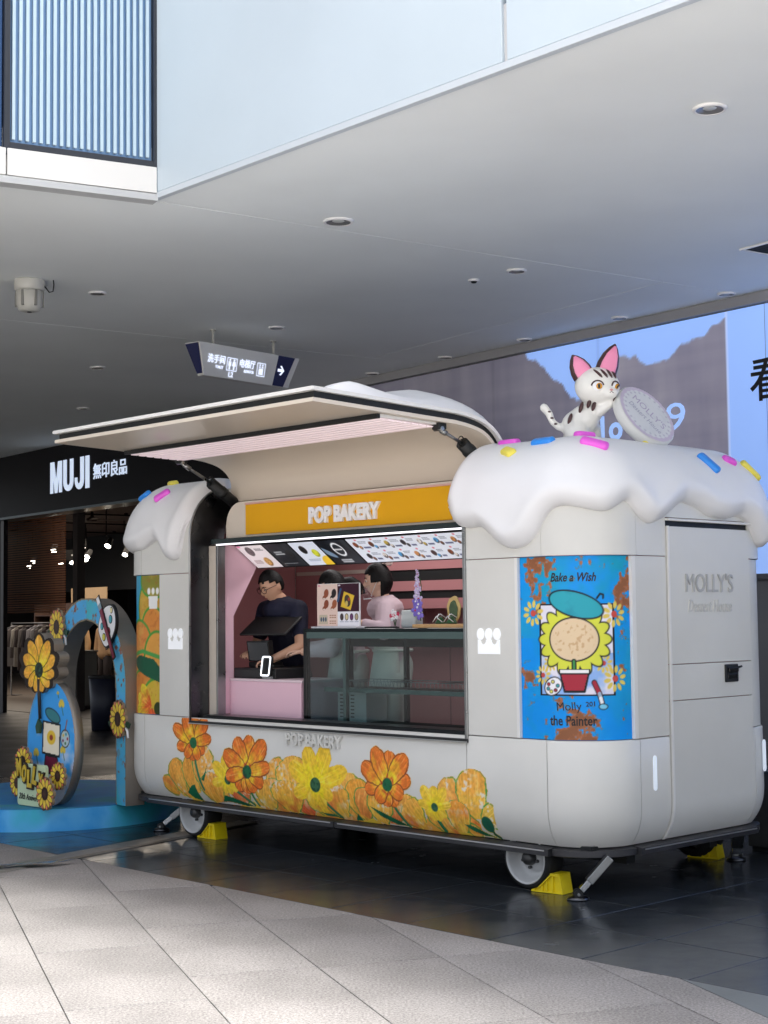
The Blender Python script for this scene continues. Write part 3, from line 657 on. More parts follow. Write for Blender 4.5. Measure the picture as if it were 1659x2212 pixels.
for i, (xa, ya, ln, ang) in enumerate([(-6.3, 30.2, 3.4, 0.65), (-6.3, 33.6, 3.4, 0.65), (-7.7, 36.4, 3.6, .65)]):
    tr_ = thing('lamp_track', ['black lamp track nearest the shop front', 'black lamp track in the middle of the shop ceiling', 'black lamp track furthest back in the shop'][i], 'lamp track', (xa, ya, 3.72), ang)
    MB().box(-ln / 2, ln / 2, -.02, .02, -.03, .0).build('rail', MATS['shop_black'], tr_); 
    for s in (-1, 1): MB().box(s * ln * .4 - .03, s * ln * .4 + .03, -.03, .03, .0, .029).build('bracket', MATS['shop_black'], tr_)
fan = thing('ceiling_fan', 'dark ceiling fan just inside the top of the shop opening', 'fan', (-5.5, 28.9, 3.45))
MB().lathe([(0, 0), (.09, 0), (.1, .06), (.03, .1), (.02, .3), (0, .3)], 16).build('motor', mat('fan_grey', (70, 64, 64), .5), fan)
for k in range(4):
    a = k * PI / 2 + .3; MB().box(.1, .62, -.06, .06, .03, .04).build('blade', MATS['fan_grey'], fan, rot=a)
ex = thing('shop_sign', 'small dark hanging sign with white arrow inside the shop', 'sign', (-6.35, 31.2, 2.92), .65)
MB().box(-.28, .28, -.02, .02, -.11, .11).build('plate', mat('shop_black', (16, 15, 17), .7), ex)
MB().prism([(-.02, -.015), (.1, -.015), (.1, -.05), (.17, 0), (.1, .05), (.1, .015), (-.02, .015)], 'y', -.026, -.021).build('arrow', m_white, ex)
for s in (-.2, .2): MB().cyl((s, 0, .11), (s, 0, .8), .006, n=6).build('rod', m_rk, ex)
l = bpy.data.lights.new('shop_lamp', 'AREA'); l.energy = 85; l.size = 6; l.color = (1, .86, .7)
lo = bpy.data.objects.new('shop_lamp', l); COL.objects.link(lo); lo.location = (-7.2, 33.5, 3.4)

# ---- fittings on the arcade ceiling
m_dl = mat('downlight_white', (222, 222, 222), 0.4); m_dli = mat('downlight_inner', (150, 150, 150), 0.25, 0.5)
def downlight(r):
    t = thing('downlight', 'x', 'downlight', group='recessed downlights in the arcade ceiling')
    MB().lathe([(r * .78, -.002), (r * .8, -.016), (r * .93, -.018), (r, -.008), (r, -.001)], 32).build('trim_ring', m_dl, t)
    MB().lathe([(0, -.002), (r * .42, -.003), (r * .74, -.0145), (r * .785, -.0145)], 28).build('reflector', m_dli, t)
    MB().lathe([(0, -.0052), (r * .36, -.0052), (r * .4, -.003)], 24).build('lens', mat('lamp_lens', (205, 208, 206), .2), t); return t
DLS = [(-0.31, 11.1, .115, 'large recessed downlight on the ceiling joint ahead of the hanging sign'), (1.9, 8.67, .1, 'recessed downlight nearest the white upper wall'),
       (1.14, 12.79, .085, 'recessed downlight beside the tiny ceiling sensor'), (-2.52, 13.48, .08, 'recessed downlight beside the grey ceiling speaker'),
       (-1.05, 15.21, .085, 'recessed downlight just above the hanging direction sign'), (-3.27, 17.51, .09, 'recessed downlight between the speaker and the sign, further back'),
       (3.14, 13.83, .085, 'downlight at the ceiling edge near the bright blue end of the advertisement'), (2.33, 14.91, .085, 'downlight over the sky of the canyon advertisement'),
       (1.5, 16.04, .085, 'downlight over the canyon ridge beside the cat figure'), (0.71, 17.09, .085, 'downlight at the ceiling edge above the far end of the advertisement'),
       (-0.12, 18.18, .085, 'downlight furthest along the billboard, above the hatch'), (-4.1, 20.9, .09, 'faint downlight deep in the dark ceiling left of the sign')]
for x, y, r, lab in DLS:
    t = downlight(r); t.location = (x, y, CH); t['label'] = lab
sn = thing('ceiling_sensor', 'tiny round sensor between ceiling downlights', 'sensor', (0.8, 13.13, CH))
MB().lathe([(.05, -.001), (.05, -.012), (.03, -.018)], 20).build('ring', m_dl, sn); MB().lathe([(.029, -.0175), (.02, -.03), (0, -.032)], 16).build('eye', m_black, sn)
vt = thing('air_vent', 'dark slatted air grille with a white rim in the ceiling corner', 'vent', (3.46, 12.16, CH), math.radians(34))
b = MB()
for q in ((-.52, .52, -.3, -.28), (-.52, .52, .28, .3), (-.52, -.5, -.279, .279), (.5, .52, -.279, .279)): b.box(q[0], q[1], q[2], q[3], -.015, -.001)
b.build('rim', m_dl, vt); MB().box(-.5, .5, -.28, .28, -.004, -.001).build('backing', m_black, vt)
for k in range(14):
    MB().prism([(-.27 + .04 * k, -.012), (-.248 + .04 * k, -.0045), (-.244 + .04 * k, -.006), (-.266 + .04 * k, -.0135)], 'x', -.499, .499).build('vent_slat', mat('vent_grey', (92, 92, 92), .5), vt)
spk = thing('ceiling_speaker', 'grey ribbed cylindrical speaker fixed under the ceiling with a loose wire', 'speaker', (-3.0, 12.95, CH))
m_spk = mat('speaker_grey', (178, 178, 172), .45)
MB().lathe([(0, -.002), (.128, -.002), (.13, -.01), (.128, -.085), (.118, -.095), (.1, -.096)], 32).build('mount_ring', m_spk, spk)
MB().lathe([(.1, -.094), (.114, -.1), (.107, -.22), (.09, -.262), (.05, -.275), (.025, -.276), (.02, -.268), (0, -.268)], 32).build('body', m_spk, spk)
for k in range(6):
    a = k * PI / 3 + .2; MB().box(.088, .121, -.011, .011, -.235, -.1).build('rib', mat('speaker_rib', (120, 120, 116), .5), spk, .004, rot=a)
MB().lathe([(0, -.27), (.019, -.27), (.019, -.279), (0, -.279)], 14).build('nozzle', m_black, spk)
MB().tube([(.125, 0, -.05), (.17, -.01, -.11), (.2, 0, -.1), (.205, .01, -.04), (.2, .01, 0)], .005).build('wire', m_black, spk)

hs = thing('direction_sign', 'grey hanging sign with white restroom and elevator pictograms and a navy arrow end', 'sign', (-1.698 + .636 * .44, 15.296 + .772 * .44, 0), math.atan2(.772, .636))
m_sg = mat('sign_grey', (214, 215, 212), .45); m_navy = mat('sign_navy', (18, 26, 78), .4); m_lit = mat('sign_lit', (226, 234, 255), .4, emit=((226, 234, 255), .25))
zt, zb = 4.335, 4.015
def fpt(x, z, out=0.0):     # point on the sloping front face
    k = (z - zb) / (zt - zb); return (x * (.61 + .12 * k) , -(.045 + .06 * k) - out, z)
b = MB(); vs = []
for z, hl, hd in ((zt, .73, .105), (zb, .61, .045)): vs += [(-hl, -hd, z), (hl, -hd, z), (hl, hd, z), (-hl, hd, z)]
b.add(vs, [(0, 1, 2, 3), (4, 7, 6, 5), (0, 4, 5, 1), (1, 5, 6, 2), (2, 6, 7, 3), (3, 7, 4, 0)]); b.build('housing', m_sg, hs, .006)
b = MB(); q = [fpt(.56, zt - .004, .003), fpt(.9, zt - .004, .003), fpt(.86, zb + .004, .003), fpt(.6, zb + .004, .003)]; q2 = [(p[0], p[1] + .004, p[2]) for p in q]
b.add(q + q2, [(0, 1, 2, 3), (0, 4, 5, 1), (1, 5, 6, 2), (2, 6, 7, 3), (3, 7, 4, 0)]); b.build('arrow_panel', m_navy, hs)
b = MB(); b.add([(-.728, -.09, zt - .012), (-.728, .09, zt - .012), (-.622, .035, zb + .02), (-.622, -.035, zb + .02), (-.735, -.09, zt - .012), (-.735, .09, zt - .012), (-.629, .035, zb + .02), (-.629, -.035, zb + .02)], [(4, 5, 6, 7), (0, 1, 5, 4), (1, 2, 6, 5), (2, 3, 7, 6), (3, 0, 4, 7)]); b.build('end_panel', m_navy, hs)
fsl = lambda X, Z, out: np.stack([X, -(.045 + .06 * (Z - zb) / (zt - zb)) - .004 - out, Z], -1)
ftx = lambda body, x, z, w=None, h=None, bo=0.01: text('lettering', body, m_lit, hs, x, z, w, h, 0, .003, bo, fn=lambda X, Z, o: fsl(X, Z, o))
ftx('洗手间', -.47, 4.19, w=.24, h=.085); ftx('TOILET', -.42, 4.115, w=.11, h=.028); ftx('电梯厅', -.03, 4.19, w=.22, h=.085); ftx('ELEVATOR', .0, 4.115, w=.14, h=.028); ftx('L2', -.25, 4.06, h=.05)
def ficon(polys, name):
    b = MB()
    for P in polys:
        X = np.array([p[0] for p in P]); Z = np.array([p[1] for p in P]); Q = fsl(X, Z, .002).tolist() ; k = len(b.v)
        b.add(Q, [tuple(range(len(Q)))])
    b.build(name, m_lit, hs)
def frame(cx, cz, w, h, t): return [[(cx - w, cz - h), (cx + w, cz - h), (cx + w, cz - h + t), (cx - w, cz - h + t)], [(cx - w, cz + h - t), (cx + w, cz + h - t), (cx + w, cz + h), (cx - w, cz + h)], [(cx - w, cz - h + t), (cx - w + t, cz - h + t), (cx - w + t, cz + h - t), (cx - w, cz + h - t)], [(cx + w - t, cz - h + t), (cx + w, cz - h + t), (cx + w, cz + h - t), (cx + w - t, cz + h - t)]]
circ = lambda cx, cz, r, n=12: [(cx + r * math.cos(2 * PI * k / n), cz + r * math.sin(2 * PI * k / n)) for k in range(n)]
ic = frame(-.25, 4.16, .072, .065, .007)
for s, sk in ((-.03, 0), (.03, 1)):
    ic += [circ(-.25 + s, 4.203, .011), [(-.25 + s - .018, 4.188), (-.25 + s - (.026 if sk else .018), 4.145), (-.25 + s + (.026 if sk else .018), 4.145), (-.25 + s + .018, 4.188)], [(-.25 + s - .009, 4.145), (-.25 + s - .009, 4.108), (-.25 + s + .009, 4.108), (-.25 + s + .009, 4.145)]]
ficon(ic, 'pictogram')
ic = frame(.17, 4.155, .06, .068, .007) + [circ(.15, 4.2, .01), circ(.19, 4.2, .01), [(.135, 4.185), (.145, 4.172), (.155, 4.172), (.165, 4.185)], [(.175, 4.172), (.185, 4.186), (.195, 4.186), (.205, 4.172)], [(.14, 4.105), (.2, 4.105), (.2, 4.165), (.14, 4.165)]]
ficon(ic, 'pictogram')
b = MB(); P = [(.41, 4.165), (.47, 4.165), (.44, 4.135), (.465, 4.13), (.51, 4.18), (.465, 4.23), (.44, 4.225), (.47, 4.195), (.41, 4.195)]
Q = fsl(np.array([p[0] for p in P]), np.array([p[1] for p in P]), .006).tolist(); b.add(Q, [tuple(range(9))]); b.build('arrow', m_lit, hs)
for x in (-.44, .44): MB().cyl((x, 0, zt - .005), (x, 0, CH), .013, n=12).cyl((x, 0, CH - .012), (x, 0, CH - .001), .03, n=14).build('hanger_rod', m_spk, hs)

# ================================================================== TRAILER
# local frame: x = -u (towards the near right end), y = v (depth), z up
FX0, FX1, WID, RC = -4.14, 0.58, 1.95, 0.38
SF = FX1 - FX0 - 2 * RC; SE = WID - 2 * RC; SC = RC * PI / 2; STOT = 2 * SF + 2 * SE + 4 * SC
def peri(s):
    """footprint: position and outward normal at perimeter length s (0 = where the front meets the near corner)"""
    s = np.mod(np.asarray(s, float) + SF + 1e-7, STOT)
    x = np.zeros_like(s); y = np.zeros_like(s); nx = np.zeros_like(s); ny = np.zeros_like(s)
    def st(a, L, x0, y0, dx, dy, n_x, n_y):
        m = (s >= a) & (s < a + L); t = s - a
        x[m] = x0 + dx * t[m]; y[m] = y0 + dy * t[m]; nx[m] = n_x; ny[m] = n_y
    def ar(a, cx, cy, a0):
        m = (s >= a) & (s < a + SC); th = a0 + (s - a) / RC
        x[m] = cx + RC * np.cos(th[m]); y[m] = cy + RC * np.sin(th[m]); nx[m] = np.cos(th[m]); ny[m] = np.sin(th[m])
    a = 0; st(a, SF, FX0 + RC, 0, 1, 0, 0, -1); a += SF
    ar(a, FX1 - RC, RC, -PI / 2); a += SC
    st(a, SE, FX1, RC, 0, 1, 1, 0); a += SE
    ar(a, FX1 - RC, WID - RC, 0); a += SC
    st(a, SF, FX1 - RC, WID, -1, 0, 0, 1); a += SF
    ar(a, FX0 + RC, WID - RC, PI / 2); a += SC
    st(a, SE + 1e-9, FX0, WID - RC, 0, -1, -1, 0); a += SE
    ar(a, FX0 + RC, RC, PI); return x, y, nx, ny
su = lambda u: -(u + 0.2)                       # front: perimeter length of a place u along the trailer
sv = lambda v: SC + (v - RC)                    # near end: perimeter length of a depth v
def PO(s, off, z):                              # point `off` inside the footprint
    x, y, nx, ny = peri(s); return np.stack([x - nx * off, y - ny * off, np.broadcast_to(z, x.shape)], -1)
def srange(s0, s1, step_flat=0.25, step_arc=0.03):
    out = [s0]; s = s0; 
    knots = sorted([k for n in range(-2, 3) for k in np.cumsum([0, SC, SE, SC, SF, SC, SE, SC]) + n * STOT if s0 < k < s1])
    P = [s0] + knots + [s1]; res = []
    for a, b_ in zip(P[:-1], P[1:]):
        m = peri([(a + b_) / 2 - 1e-4, (a + b_) / 2 + 1e-4]); curved = abs(m[2][0] - m[2][1]) + abs(m[3][0] - m[3][1]) > 1e-6
        n = max(1, int(math.ceil((b_ - a) / (step_arc if curved else step_flat)))); res += list(np.linspace(a, b_, n + 1)[:-1])
    return np.array(res + [s1])
toff = lambda z: 0.085 * np.clip((0.52 - np.asarray(z, float)) / 0.25, 0, None) ** 2.6 + 0.0
def shell(name, s0, s1, zs, offs, m, parent, th=0.016, **kw):
    ss = srange(s0, s1); ns, nzv = len(ss), len(zs); V = []
    for lay in (0, th):
        for z, o in zip(zs, offs): V.append(PO(ss, o + lay, z))
    V = np.concatenate(V); n1 = ns * nzv; b = MB()
    F = []
    for i in range(nzv - 1):
        for k in range(ns - 1):
            F.append((i * ns + k, i * ns + k + 1, (i + 1) * ns + k + 1, (i + 1) * ns + k))
    b.add(V, F, True); k0 = 0
    G = [tuple(n1 + i for i in reversed(f)) for f in F]
    E = []
    for k in range(ns - 1): E += [(k, n1 + k, n1 + k + 1, k + 1), ((nzv - 1) * ns + k, (nzv - 1) * ns + k + 1, n1 + (nzv - 1) * ns + k + 1, n1 + (nzv - 1) * ns + k)]
    for i in range(nzv - 1): E += [(i * ns, (i + 1) * ns, n1 + (i + 1) * ns, n1 + i * ns), (i * ns + ns - 1, n1 + i * ns + ns - 1, n1 + (i + 1) * ns + ns - 1, (i + 1) * ns + ns - 1)]
    b.f += G + E; b.s += [True] * len(G) + [False] * len(E)
    me = b.mesh(name, weld=False)
    # split smooth shading at the edges
    o = bpy.data.objects.new(name, me); finish(o, m, parent, **kw)
    ed = o.modifiers.new('edge', 'EDGE_SPLIT'); ed.split_angle = math.radians(50); return o

tr = thing('food_trailer', 'cream dessert trailer with white icing roof, raised service hatch and flower mural', 'food trailer', tuple(TO), TRZ)
G = 0.0025
ztub = list(np.linspace(0.275, 0.52, 12)) + [0.876, 0.882]; otub = list(toff(np.linspace(0.275, 0.52, 12))) + [0, 0.006]
for nm, a, c_ in (('lower_panel', su(3.74), su(.41)), ('lower_panel', su(.41), su(-.2) + .018), ('corner_panel', su(-.2) + .018, sv(.40)), ('lower_panel', sv(.40), sv(.69)),
                  ('lower_panel', sv(1.565), sv(1.59)), ('corner_panel', sv(1.59), sv(1.59) + SC - .04), ('lower_panel', sv(1.59) + SC - .04, sv(1.59) + SC + SF), ('corner_panel', -SF - SC - SE - SC, -SF - SC - SE), ('lower_panel', -SF - SC - SE, -SF - SC), ('corner_panel', -SF - SC, su(3.74))):
    shell(nm, a + G, c_ - G, ztub, otub, m_cream, tr)
# middle panels
mid = dict(zs=[.887, 1.4, 1.936], offs=[0, 0, 0])
shell('front_panel', su(.412) + G, su(0.002), m=m_cream, parent=tr, **mid)
shell('front_panel', su(3.545), su(3.158) - G, m=m_cream, parent=tr, **mid)
shell('end_panel', sv(.385), sv(.69) - G, m=m_cream, parent=tr, **mid)
shell('end_panel', sv(1.565) + G, sv(1.58), m=m_cream, parent=tr, **mid)
shell('rear_panel', sv(1.59) + SC, sv(1.59) + SC + SF, m=m_cream, parent=tr, **mid)
shell('end_panel', -SF - SC - SE, -SF - SC - .01, m=m_cream, parent=tr, **mid)
shell('rear_corner_panel', sv(1.575) + .012, sv(1.575) + SC, m=m_cream, parent=tr, th=.02, zs=[.887, 1.936], offs=[.012, .012])
shell('rear_corner_panel', -SF - SC - SE - SC, -SF - SC - SE, m=m_cream, parent=tr, th=.02, zs=[.887, 1.936], offs=[.012, .012])
for a, c_ in ((su(0.001), su(-.02)), (sv(.352), sv(.384))):
    shell('edge_trim', a, c_, [.887, 1.936], [-.004, -.004], m_trimw, tr, th=.03)
# upper band and roof shell
zr = [1.941, 2.2] + [2.2 + .38 * math.sin(t) for t in np.linspace(0.12, PI / 2, 9)]
orf = [0, 0] + [.36 * (1 - math.cos(t)) for t in np.linspace(0.12, PI / 2, 9)]
HU0, HU1 = .412, 3.158
for nm, a, c_ in (('upper_band', su(HU0) + G, su(-.2)), ('upper_band', su(-.2) + G, sv(.40)), ('upper_band', sv(1.565) + G, sv(1.95) + SC * .5), ('upper_band', -SF - SC * 2 - SE, -SF - SC * .0 - .02), ('upper_band', -SF - .016, su(HU1) - G)):
    shell(nm, a, c_, zr, orf, m_cream, tr)
shell('upper_band', sv(.40) + G, sv(.69), zr, orf, m_cream, tr)
shell('upper_band', sv(.69) + G, sv(1.565), [2.172, 2.2] + zr[2:], [0, 0] + orf[2:], m_cream, tr)
shell('rear_band', sv(1.95) + SC * .5 + G, sv(1.59) + SC + SF, zr, orf, m_cream, tr)
b = MB(); b.prism([(FX0 + .36, .36), (FX1 - .36, .36), (FX1 - .36, WID - .36), (FX0 + .36, WID - .36)], 'z', 2.55, 2.577); b.build('roof_deck', m_cream, tr)
# door with three panels
dr = shell('door', sv(.69) + .006, sv(1.565) - .004, list(np.linspace(.275, .52, 10)) + [1.083], list(toff(np.linspace(.275, .52, 10)) - .004) + [-.004], m_cream, tr)
shell('door_panel', sv(.69) + .006, sv(1.565) - .004, [1.088, 1.297], [-.004, -.004], m_cream, dr)
shell('door_panel', sv(.69) + .006, sv(1.565) - .004, [1.302, 2.118], [-.004, -.004], m_cream, dr)
shell('door_edge_strip', sv(.69) + .006, sv(.69) + .022, list(np.linspace(.275, .52, 10)) + [2.12], list(toff(np.linspace(.275, .52, 10)) - .014) + [-.014], m_trimw, dr, th=.012)
MB().box(FX1 - .004, FX1 + .03, .685, 1.60, 2.15, 2.165).build('door_drip_rail', m_trimw, tr, .004)
MB().box(FX1 - .05, FX1 - .01, .69, 1.565, 2.118, 2.16).build('door_head_gap', m_black, tr)
hd = MB().box(FX1 + .002, FX1 + .016, 1.265, 1.405, 1.175, 1.285).build('handle', m_black, dr, .012, 3)
MB().box(FX1 + .0162, FX1 + .02, 1.285, 1.385, 1.195, 1.225).box(FX1 + .0162, FX1 + .03, 1.285, 1.385, 1.238, 1.262).build('handle_grip', m_blackg, hd, .004)
MB().cyl((FX1 + .014, 1.40, 1.262), (FX1 + .014, 1.44, 1.268), .007, n=10).build('lock_tongue', m_black, hd)
etx = lambda X, Z, o: np.stack([FX1 + .004 + o, X, Z], -1)
text('lettering', "MOLLY'S", mat('letter_shade', (178, 178, 176), .4), dr, 1.125, 1.785, w=.50, h=.115, depth=.009, bold=0, fn=etx)
text('lettering', 'Dessert House', mat('letter_pale', (198, 198, 194), .3), dr, 1.13, 1.645, w=.46, h=.075, depth=.006, bold=.0, shear=.2, fn=etx)
m_slot = mat('slot_light', (238, 246, 255), .4, emit=((236, 246, 255), .07))
def slotlight(v, z0, z1):
    r = .017; pts = [(v + r * math.cos(a), z1 - r + r * math.sin(a)) for a in np.linspace(0, PI, 9)] + [(v + r * math.cos(a), z0 + r + r * math.sin(a)) for a in np.linspace(PI, 2 * PI, 9)]
    MB().prism(pts, 'x', FX1 - .002, FX1 + .003).build('marker_lamp', m_slot, tr)
slotlight(.535, .578, .78); slotlight(1.69, .60, .80)

# rail at the foot, chassis, wheels, legs
m_rail = mat('rail_steel', (74, 74, 77), .42, .7, nz=(6, .15), rvar=.1); m_railb = mat('rail_bright', (205, 206, 206), .3, .9)
def railseg(a, c_, o=0.0):
    shell('skirt_rail', a, c_, [.222, .226, .262, .268], [o + .012, o + .004, o + .004, o + .045], m_rail, tr, th=.05)
for a, c_ in ((su(3.72), su(1.62)), (su(1.61), su(-.34) if False else su(-.21)), (sv(.40), sv(1.62))):
    railseg(a, c_)
    shell('rail_strip', a + .03, c_ - .03, [.25, .2575], [.001, .001], m_railb, tr, th=.004)
railseg(su(-.215), sv(.395), .03); railseg(sv(1.625), sv(1.59) + SC + SF, .03); railseg(-SF - SC * 2 - SE, su(3.73), .03)
MB().box(FX0 + .3, FX1 - .3, .14, WID - .14, .20, .262).build('chassis', m_black, tr)
MB().box(FX0 + .15, FX1 - .15, .12, WID - .12, .264, .284).build('floor_pan', m_black, tr)
for y in (.55, 1.4): MB().box(FX0 + .3, FX1 - .2, y - .04, y + .04, .14, .199).build('chassis_beam', m_black, tr)
m_rim = mat('rim_white', (196, 197, 196), .4, nz=(15, .05)); m_hub = mat('hub_metal', (86, 86, 86), .4, .8)
def wheel(x, y, sgn):
    Mx = Matrix.Rotation(-PI / 2 * sgn, 4, 'X')     # lathe axis z -> outwards
    c = (x, y, .178)
    w = MB().lathe([(.140, .06), (.146, -.02), (.151, -.028), (.168, -.02), (.178, .0), (.178, .10), (.165, .125), (.12, .125)], 40, c, Mx).build('wheel', m_tyre, tr)
    r_ = MB().lathe([(.150, -.027), (.147, -.032), (.141, -.030), (.136, -.010), (.126, .045), (.100, .062), (.085, .060), (.070, .028), (.04, .022)], 40, c, Mx).build('rim', m_rim, w)
    MB().lathe([(.044, .024), (.040, -.012), (.031, -.024), (0, -.024)], 20, c, Mx).build('hub', m_hub, w)
    b = MB()
    for k in range(5):
        a = 2 * PI * k / 5 + .3; p = Mx @ Vector((.055 * math.cos(a), .055 * math.sin(a), .03)); q = Mx @ Vector((.055 * math.cos(a), .055 * math.sin(a), .004))
        nb = MB().cyl(Vector(c) + p, Vector(c) + q, .0095, n=8).build('wheel_nut', m_hub, w)
for x, y, sg in ((-.035, .115, 1), (-3.265, .115, 1), (0, WID - .122, -1), (-3.3, WID - .122, -1)): wheel(x, y, sg)
def leg(x0, y0, x1, y1):
    """drop-down stabiliser from the chassis (x1, y1) to its foot (x0, y0)"""
    a = Vector((x1, y1, .235)); c = Vector((x0, y0, .035)); d = (c - a).normalized(); sd = Vector((0, 0, 1)).cross(d).normalized(); up_ = sd.cross(d)
    def bar(p, q, w, h):
        vs = [r + sd * i * w + up_ * j * h for r in (p, q) for i in (-1, 1) for j in (-1, 1)]
        return MB().add(vs, [(0, 1, 3, 2), (4, 6, 7, 5), (0, 4, 5, 1), (2, 3, 7, 6), (0, 2, 6, 4), (1, 5, 7, 3)])
    t = bar(a, a + (c - a) * .66, .036, .022).build('stabiliser_leg', m_steel, tr, .003)
    bar(a + (c - a) * .5, c + (a - c) * .1, .027, .016).build('inner_tube', mat('steel_bright', (190, 192, 194), .25, 1.0), t, .002)
    MB().lathe([(0, .0), (.062, .0), (.064, .008), (.05, .018), (.03, .022), (.0, .022)], 28, (x0, y0, .0015)).build('foot', m_darksteel, t)
    f = MB()
    for s in (-1, 1):
        o = sd * .031 * s; f.prism([(-.03, .02), (.03, .02), (.016, .06), (-.016, .06)], 'y', -.004, .004) if False else f.cyl(c + o - sd * .004 + Vector((0, 0, .0)), c + o + sd * .004, .026, n=14)
    f.build('foot_bracket', m_black, t)
    MB().cyl(c - sd * .045, c + sd * .045, .008, n=8).build('bolt', m_steel, t)
leg(.402, .03, .53, .16); leg(-3.72, .14, -3.52, .30); leg(.279, 1.80, .40, 1.66)

# ---- service opening: jamb, sill, front wall, sign cabinet
JX0, JX1 = -HU1, -HU0
prof_j = [(.0, .86), (.0, 2.2)] + [(.36 * (1 - math.cos(t)), 2.2 + .38 * math.sin(t)) for t in np.linspace(.1, 1.45, 9)] + [(.42, 2.56), (.42, 2.42), (.33, 2.3), (.27, 1.98), (.17, 1.86), (.165, .86)]
MB().prism([(max(p[0], .001) + (.0), p[1]) for p in prof_j], 'x', JX0 - .012, JX0).build('jamb', m_darksteel, tr)
MB().prism([(p[0] + .002, p[1]) for p in prof_j], 'x', JX1, JX1 + .004).build('jamb', m_darksteel, tr)
edge_prof = [(-.006, .85), (-.006, 2.2)] + [(.36 * (1 - math.cos(t)) - .006 * math.cos(t), 2.2 + .386 * math.sin(t)) for t in np.linspace(.1, 1.3, 9)]
b = MB(); b.tube([(JX0, p[0], p[1]) for p in edge_prof], .008, 8); b.build('jamb_edge', m_steel, tr)
MB().box(JX1 - .002, JX1 + .022, -.012, .03, .86, 2.16).build('jamb_edge', m_steel, tr, .004)
m_sill = mat('sill_metal', (50, 52, 53), .35, .4, nz=(4, .2), rvar=.1)
MB().box(JX0 - .01, JX1 + .02, -.014, .19, .838, .862).build('sill', m_sill, tr, .004)
MB().box(-3.05, JX1 - .002, .03, .20, .8635, .905).build('sill_step', mat('sill_dark', (48, 52, 54), .3, .9, nz=(4, .2)), tr, .006)
MB().box(JX0 - .01, JX1 + .02, -.019, -.0145, .840, .846).build('sill_lip', m_railb, tr)
MB().box(JX0 + .001, -3.065, .166, .235, .863, 2.14).build('pilaster', m_cream2, tr, .006)
MB().box(-3.063, -3.045, .16, .235, .9, 2.14).build('window_post', m_steel, tr, .003)
MB().box(JX0 + .001, -3.03, .12, .165, 1.72, 2.14).build('pilaster_cap', m_cream2, tr, .02) if False else None
MB().box(JX1 - .034, JX1 - .0005, .03, .1, .863, 2.14).build('window_post', m_trimw, tr, .004)
# dark canopy ledge with a light strip below
MB().box(-3.05, JX1 - .001, .10, .33, 2.146, 2.183).build('canopy_ledge', mat('ledge_dark', (36, 48, 48), .15, .2), tr, .004)
MB().box(-3.0, JX1 - .01, .115, .128, 2.136, 2.1455).build('light_strip', mat('strip_glow', (250, 248, 255), .4, emit=((250, 248, 255), .45)), tr)
# sign cabinet: rounded upper far corner
r_ = .17; pts = [(-2.99, 2.186), (JX1 - .001, 2.186), (JX1 - .001, 2.452)] + [(-2.99 + r_ + r_ * math.cos(a), 2.452 - r_ + r_ * math.sin(a)) for a in np.linspace(PI / 2, PI, 10)]
MB().prism(pts, 'y', .2, .40, True).build('sign_cabinet', m_cream2, tr, .004)
sp_ = MB().box(-2.745, JX1 - .004, .186, .1985, 2.205, 2.424).build('sign_board', mat('sign_yellow', (228, 168, 2), .5, spec=.3, nz=(2, .03)), tr, .003)
MB().box(-2.75, JX1 - .004, .184, .1985, 2.4245, 2.436).build('sign_trim', mat('trim_pink', (216, 168, 158), .4), tr)
text('lettering', 'POP BAKERY', m_letw, sp_, -1.675, 2.305, w=.71, h=.118, y=.186, depth=.02, bold=.055)
# raised letters on the front below the opening
text('lettering', 'POP BAKERY', m_cream, tr, -1.79, .782, w=.56, h=.085, y=0, depth=.02, bold=.03)
# logo of three discs on a notched block, twice
def crown(u, z, w, on_end=False):
    k = w / .2; b = MB()
    for dx in (-.066, 0, .066): b.prism([(-u + k * (dx + .029 * math.cos(a)), z + k * (.045 + .036 * math.sin(a))) for a in np.linspace(0, 2 * PI, 20, endpoint=False)], 'y', -.006, -.0005)
    P = [(-.088, -.075), (.088, -.075), (.088, .012)]
    P += [(.044 + .024 * math.cos(a) , .012 - .03 * math.sin(a)) for a in np.linspace(.2, PI, 7)]
    P += [(-.044 + .024 * math.cos(a), .012 - .03 * math.sin(a)) for a in np.linspace(0, PI - .2, 7)] + [(-.088, .012)]
    b.prism([(-u + k * p[0], z + k * p[1]) for p in P], 'y', -.0058, -.0004)
    b.build('crown_logo', mat('logo_white', (244, 246, 248), .4, emit=((244, 248, 255), .06)), tr)
crown(3.343, 1.452, .198); crown(.213, 1.446, .198)

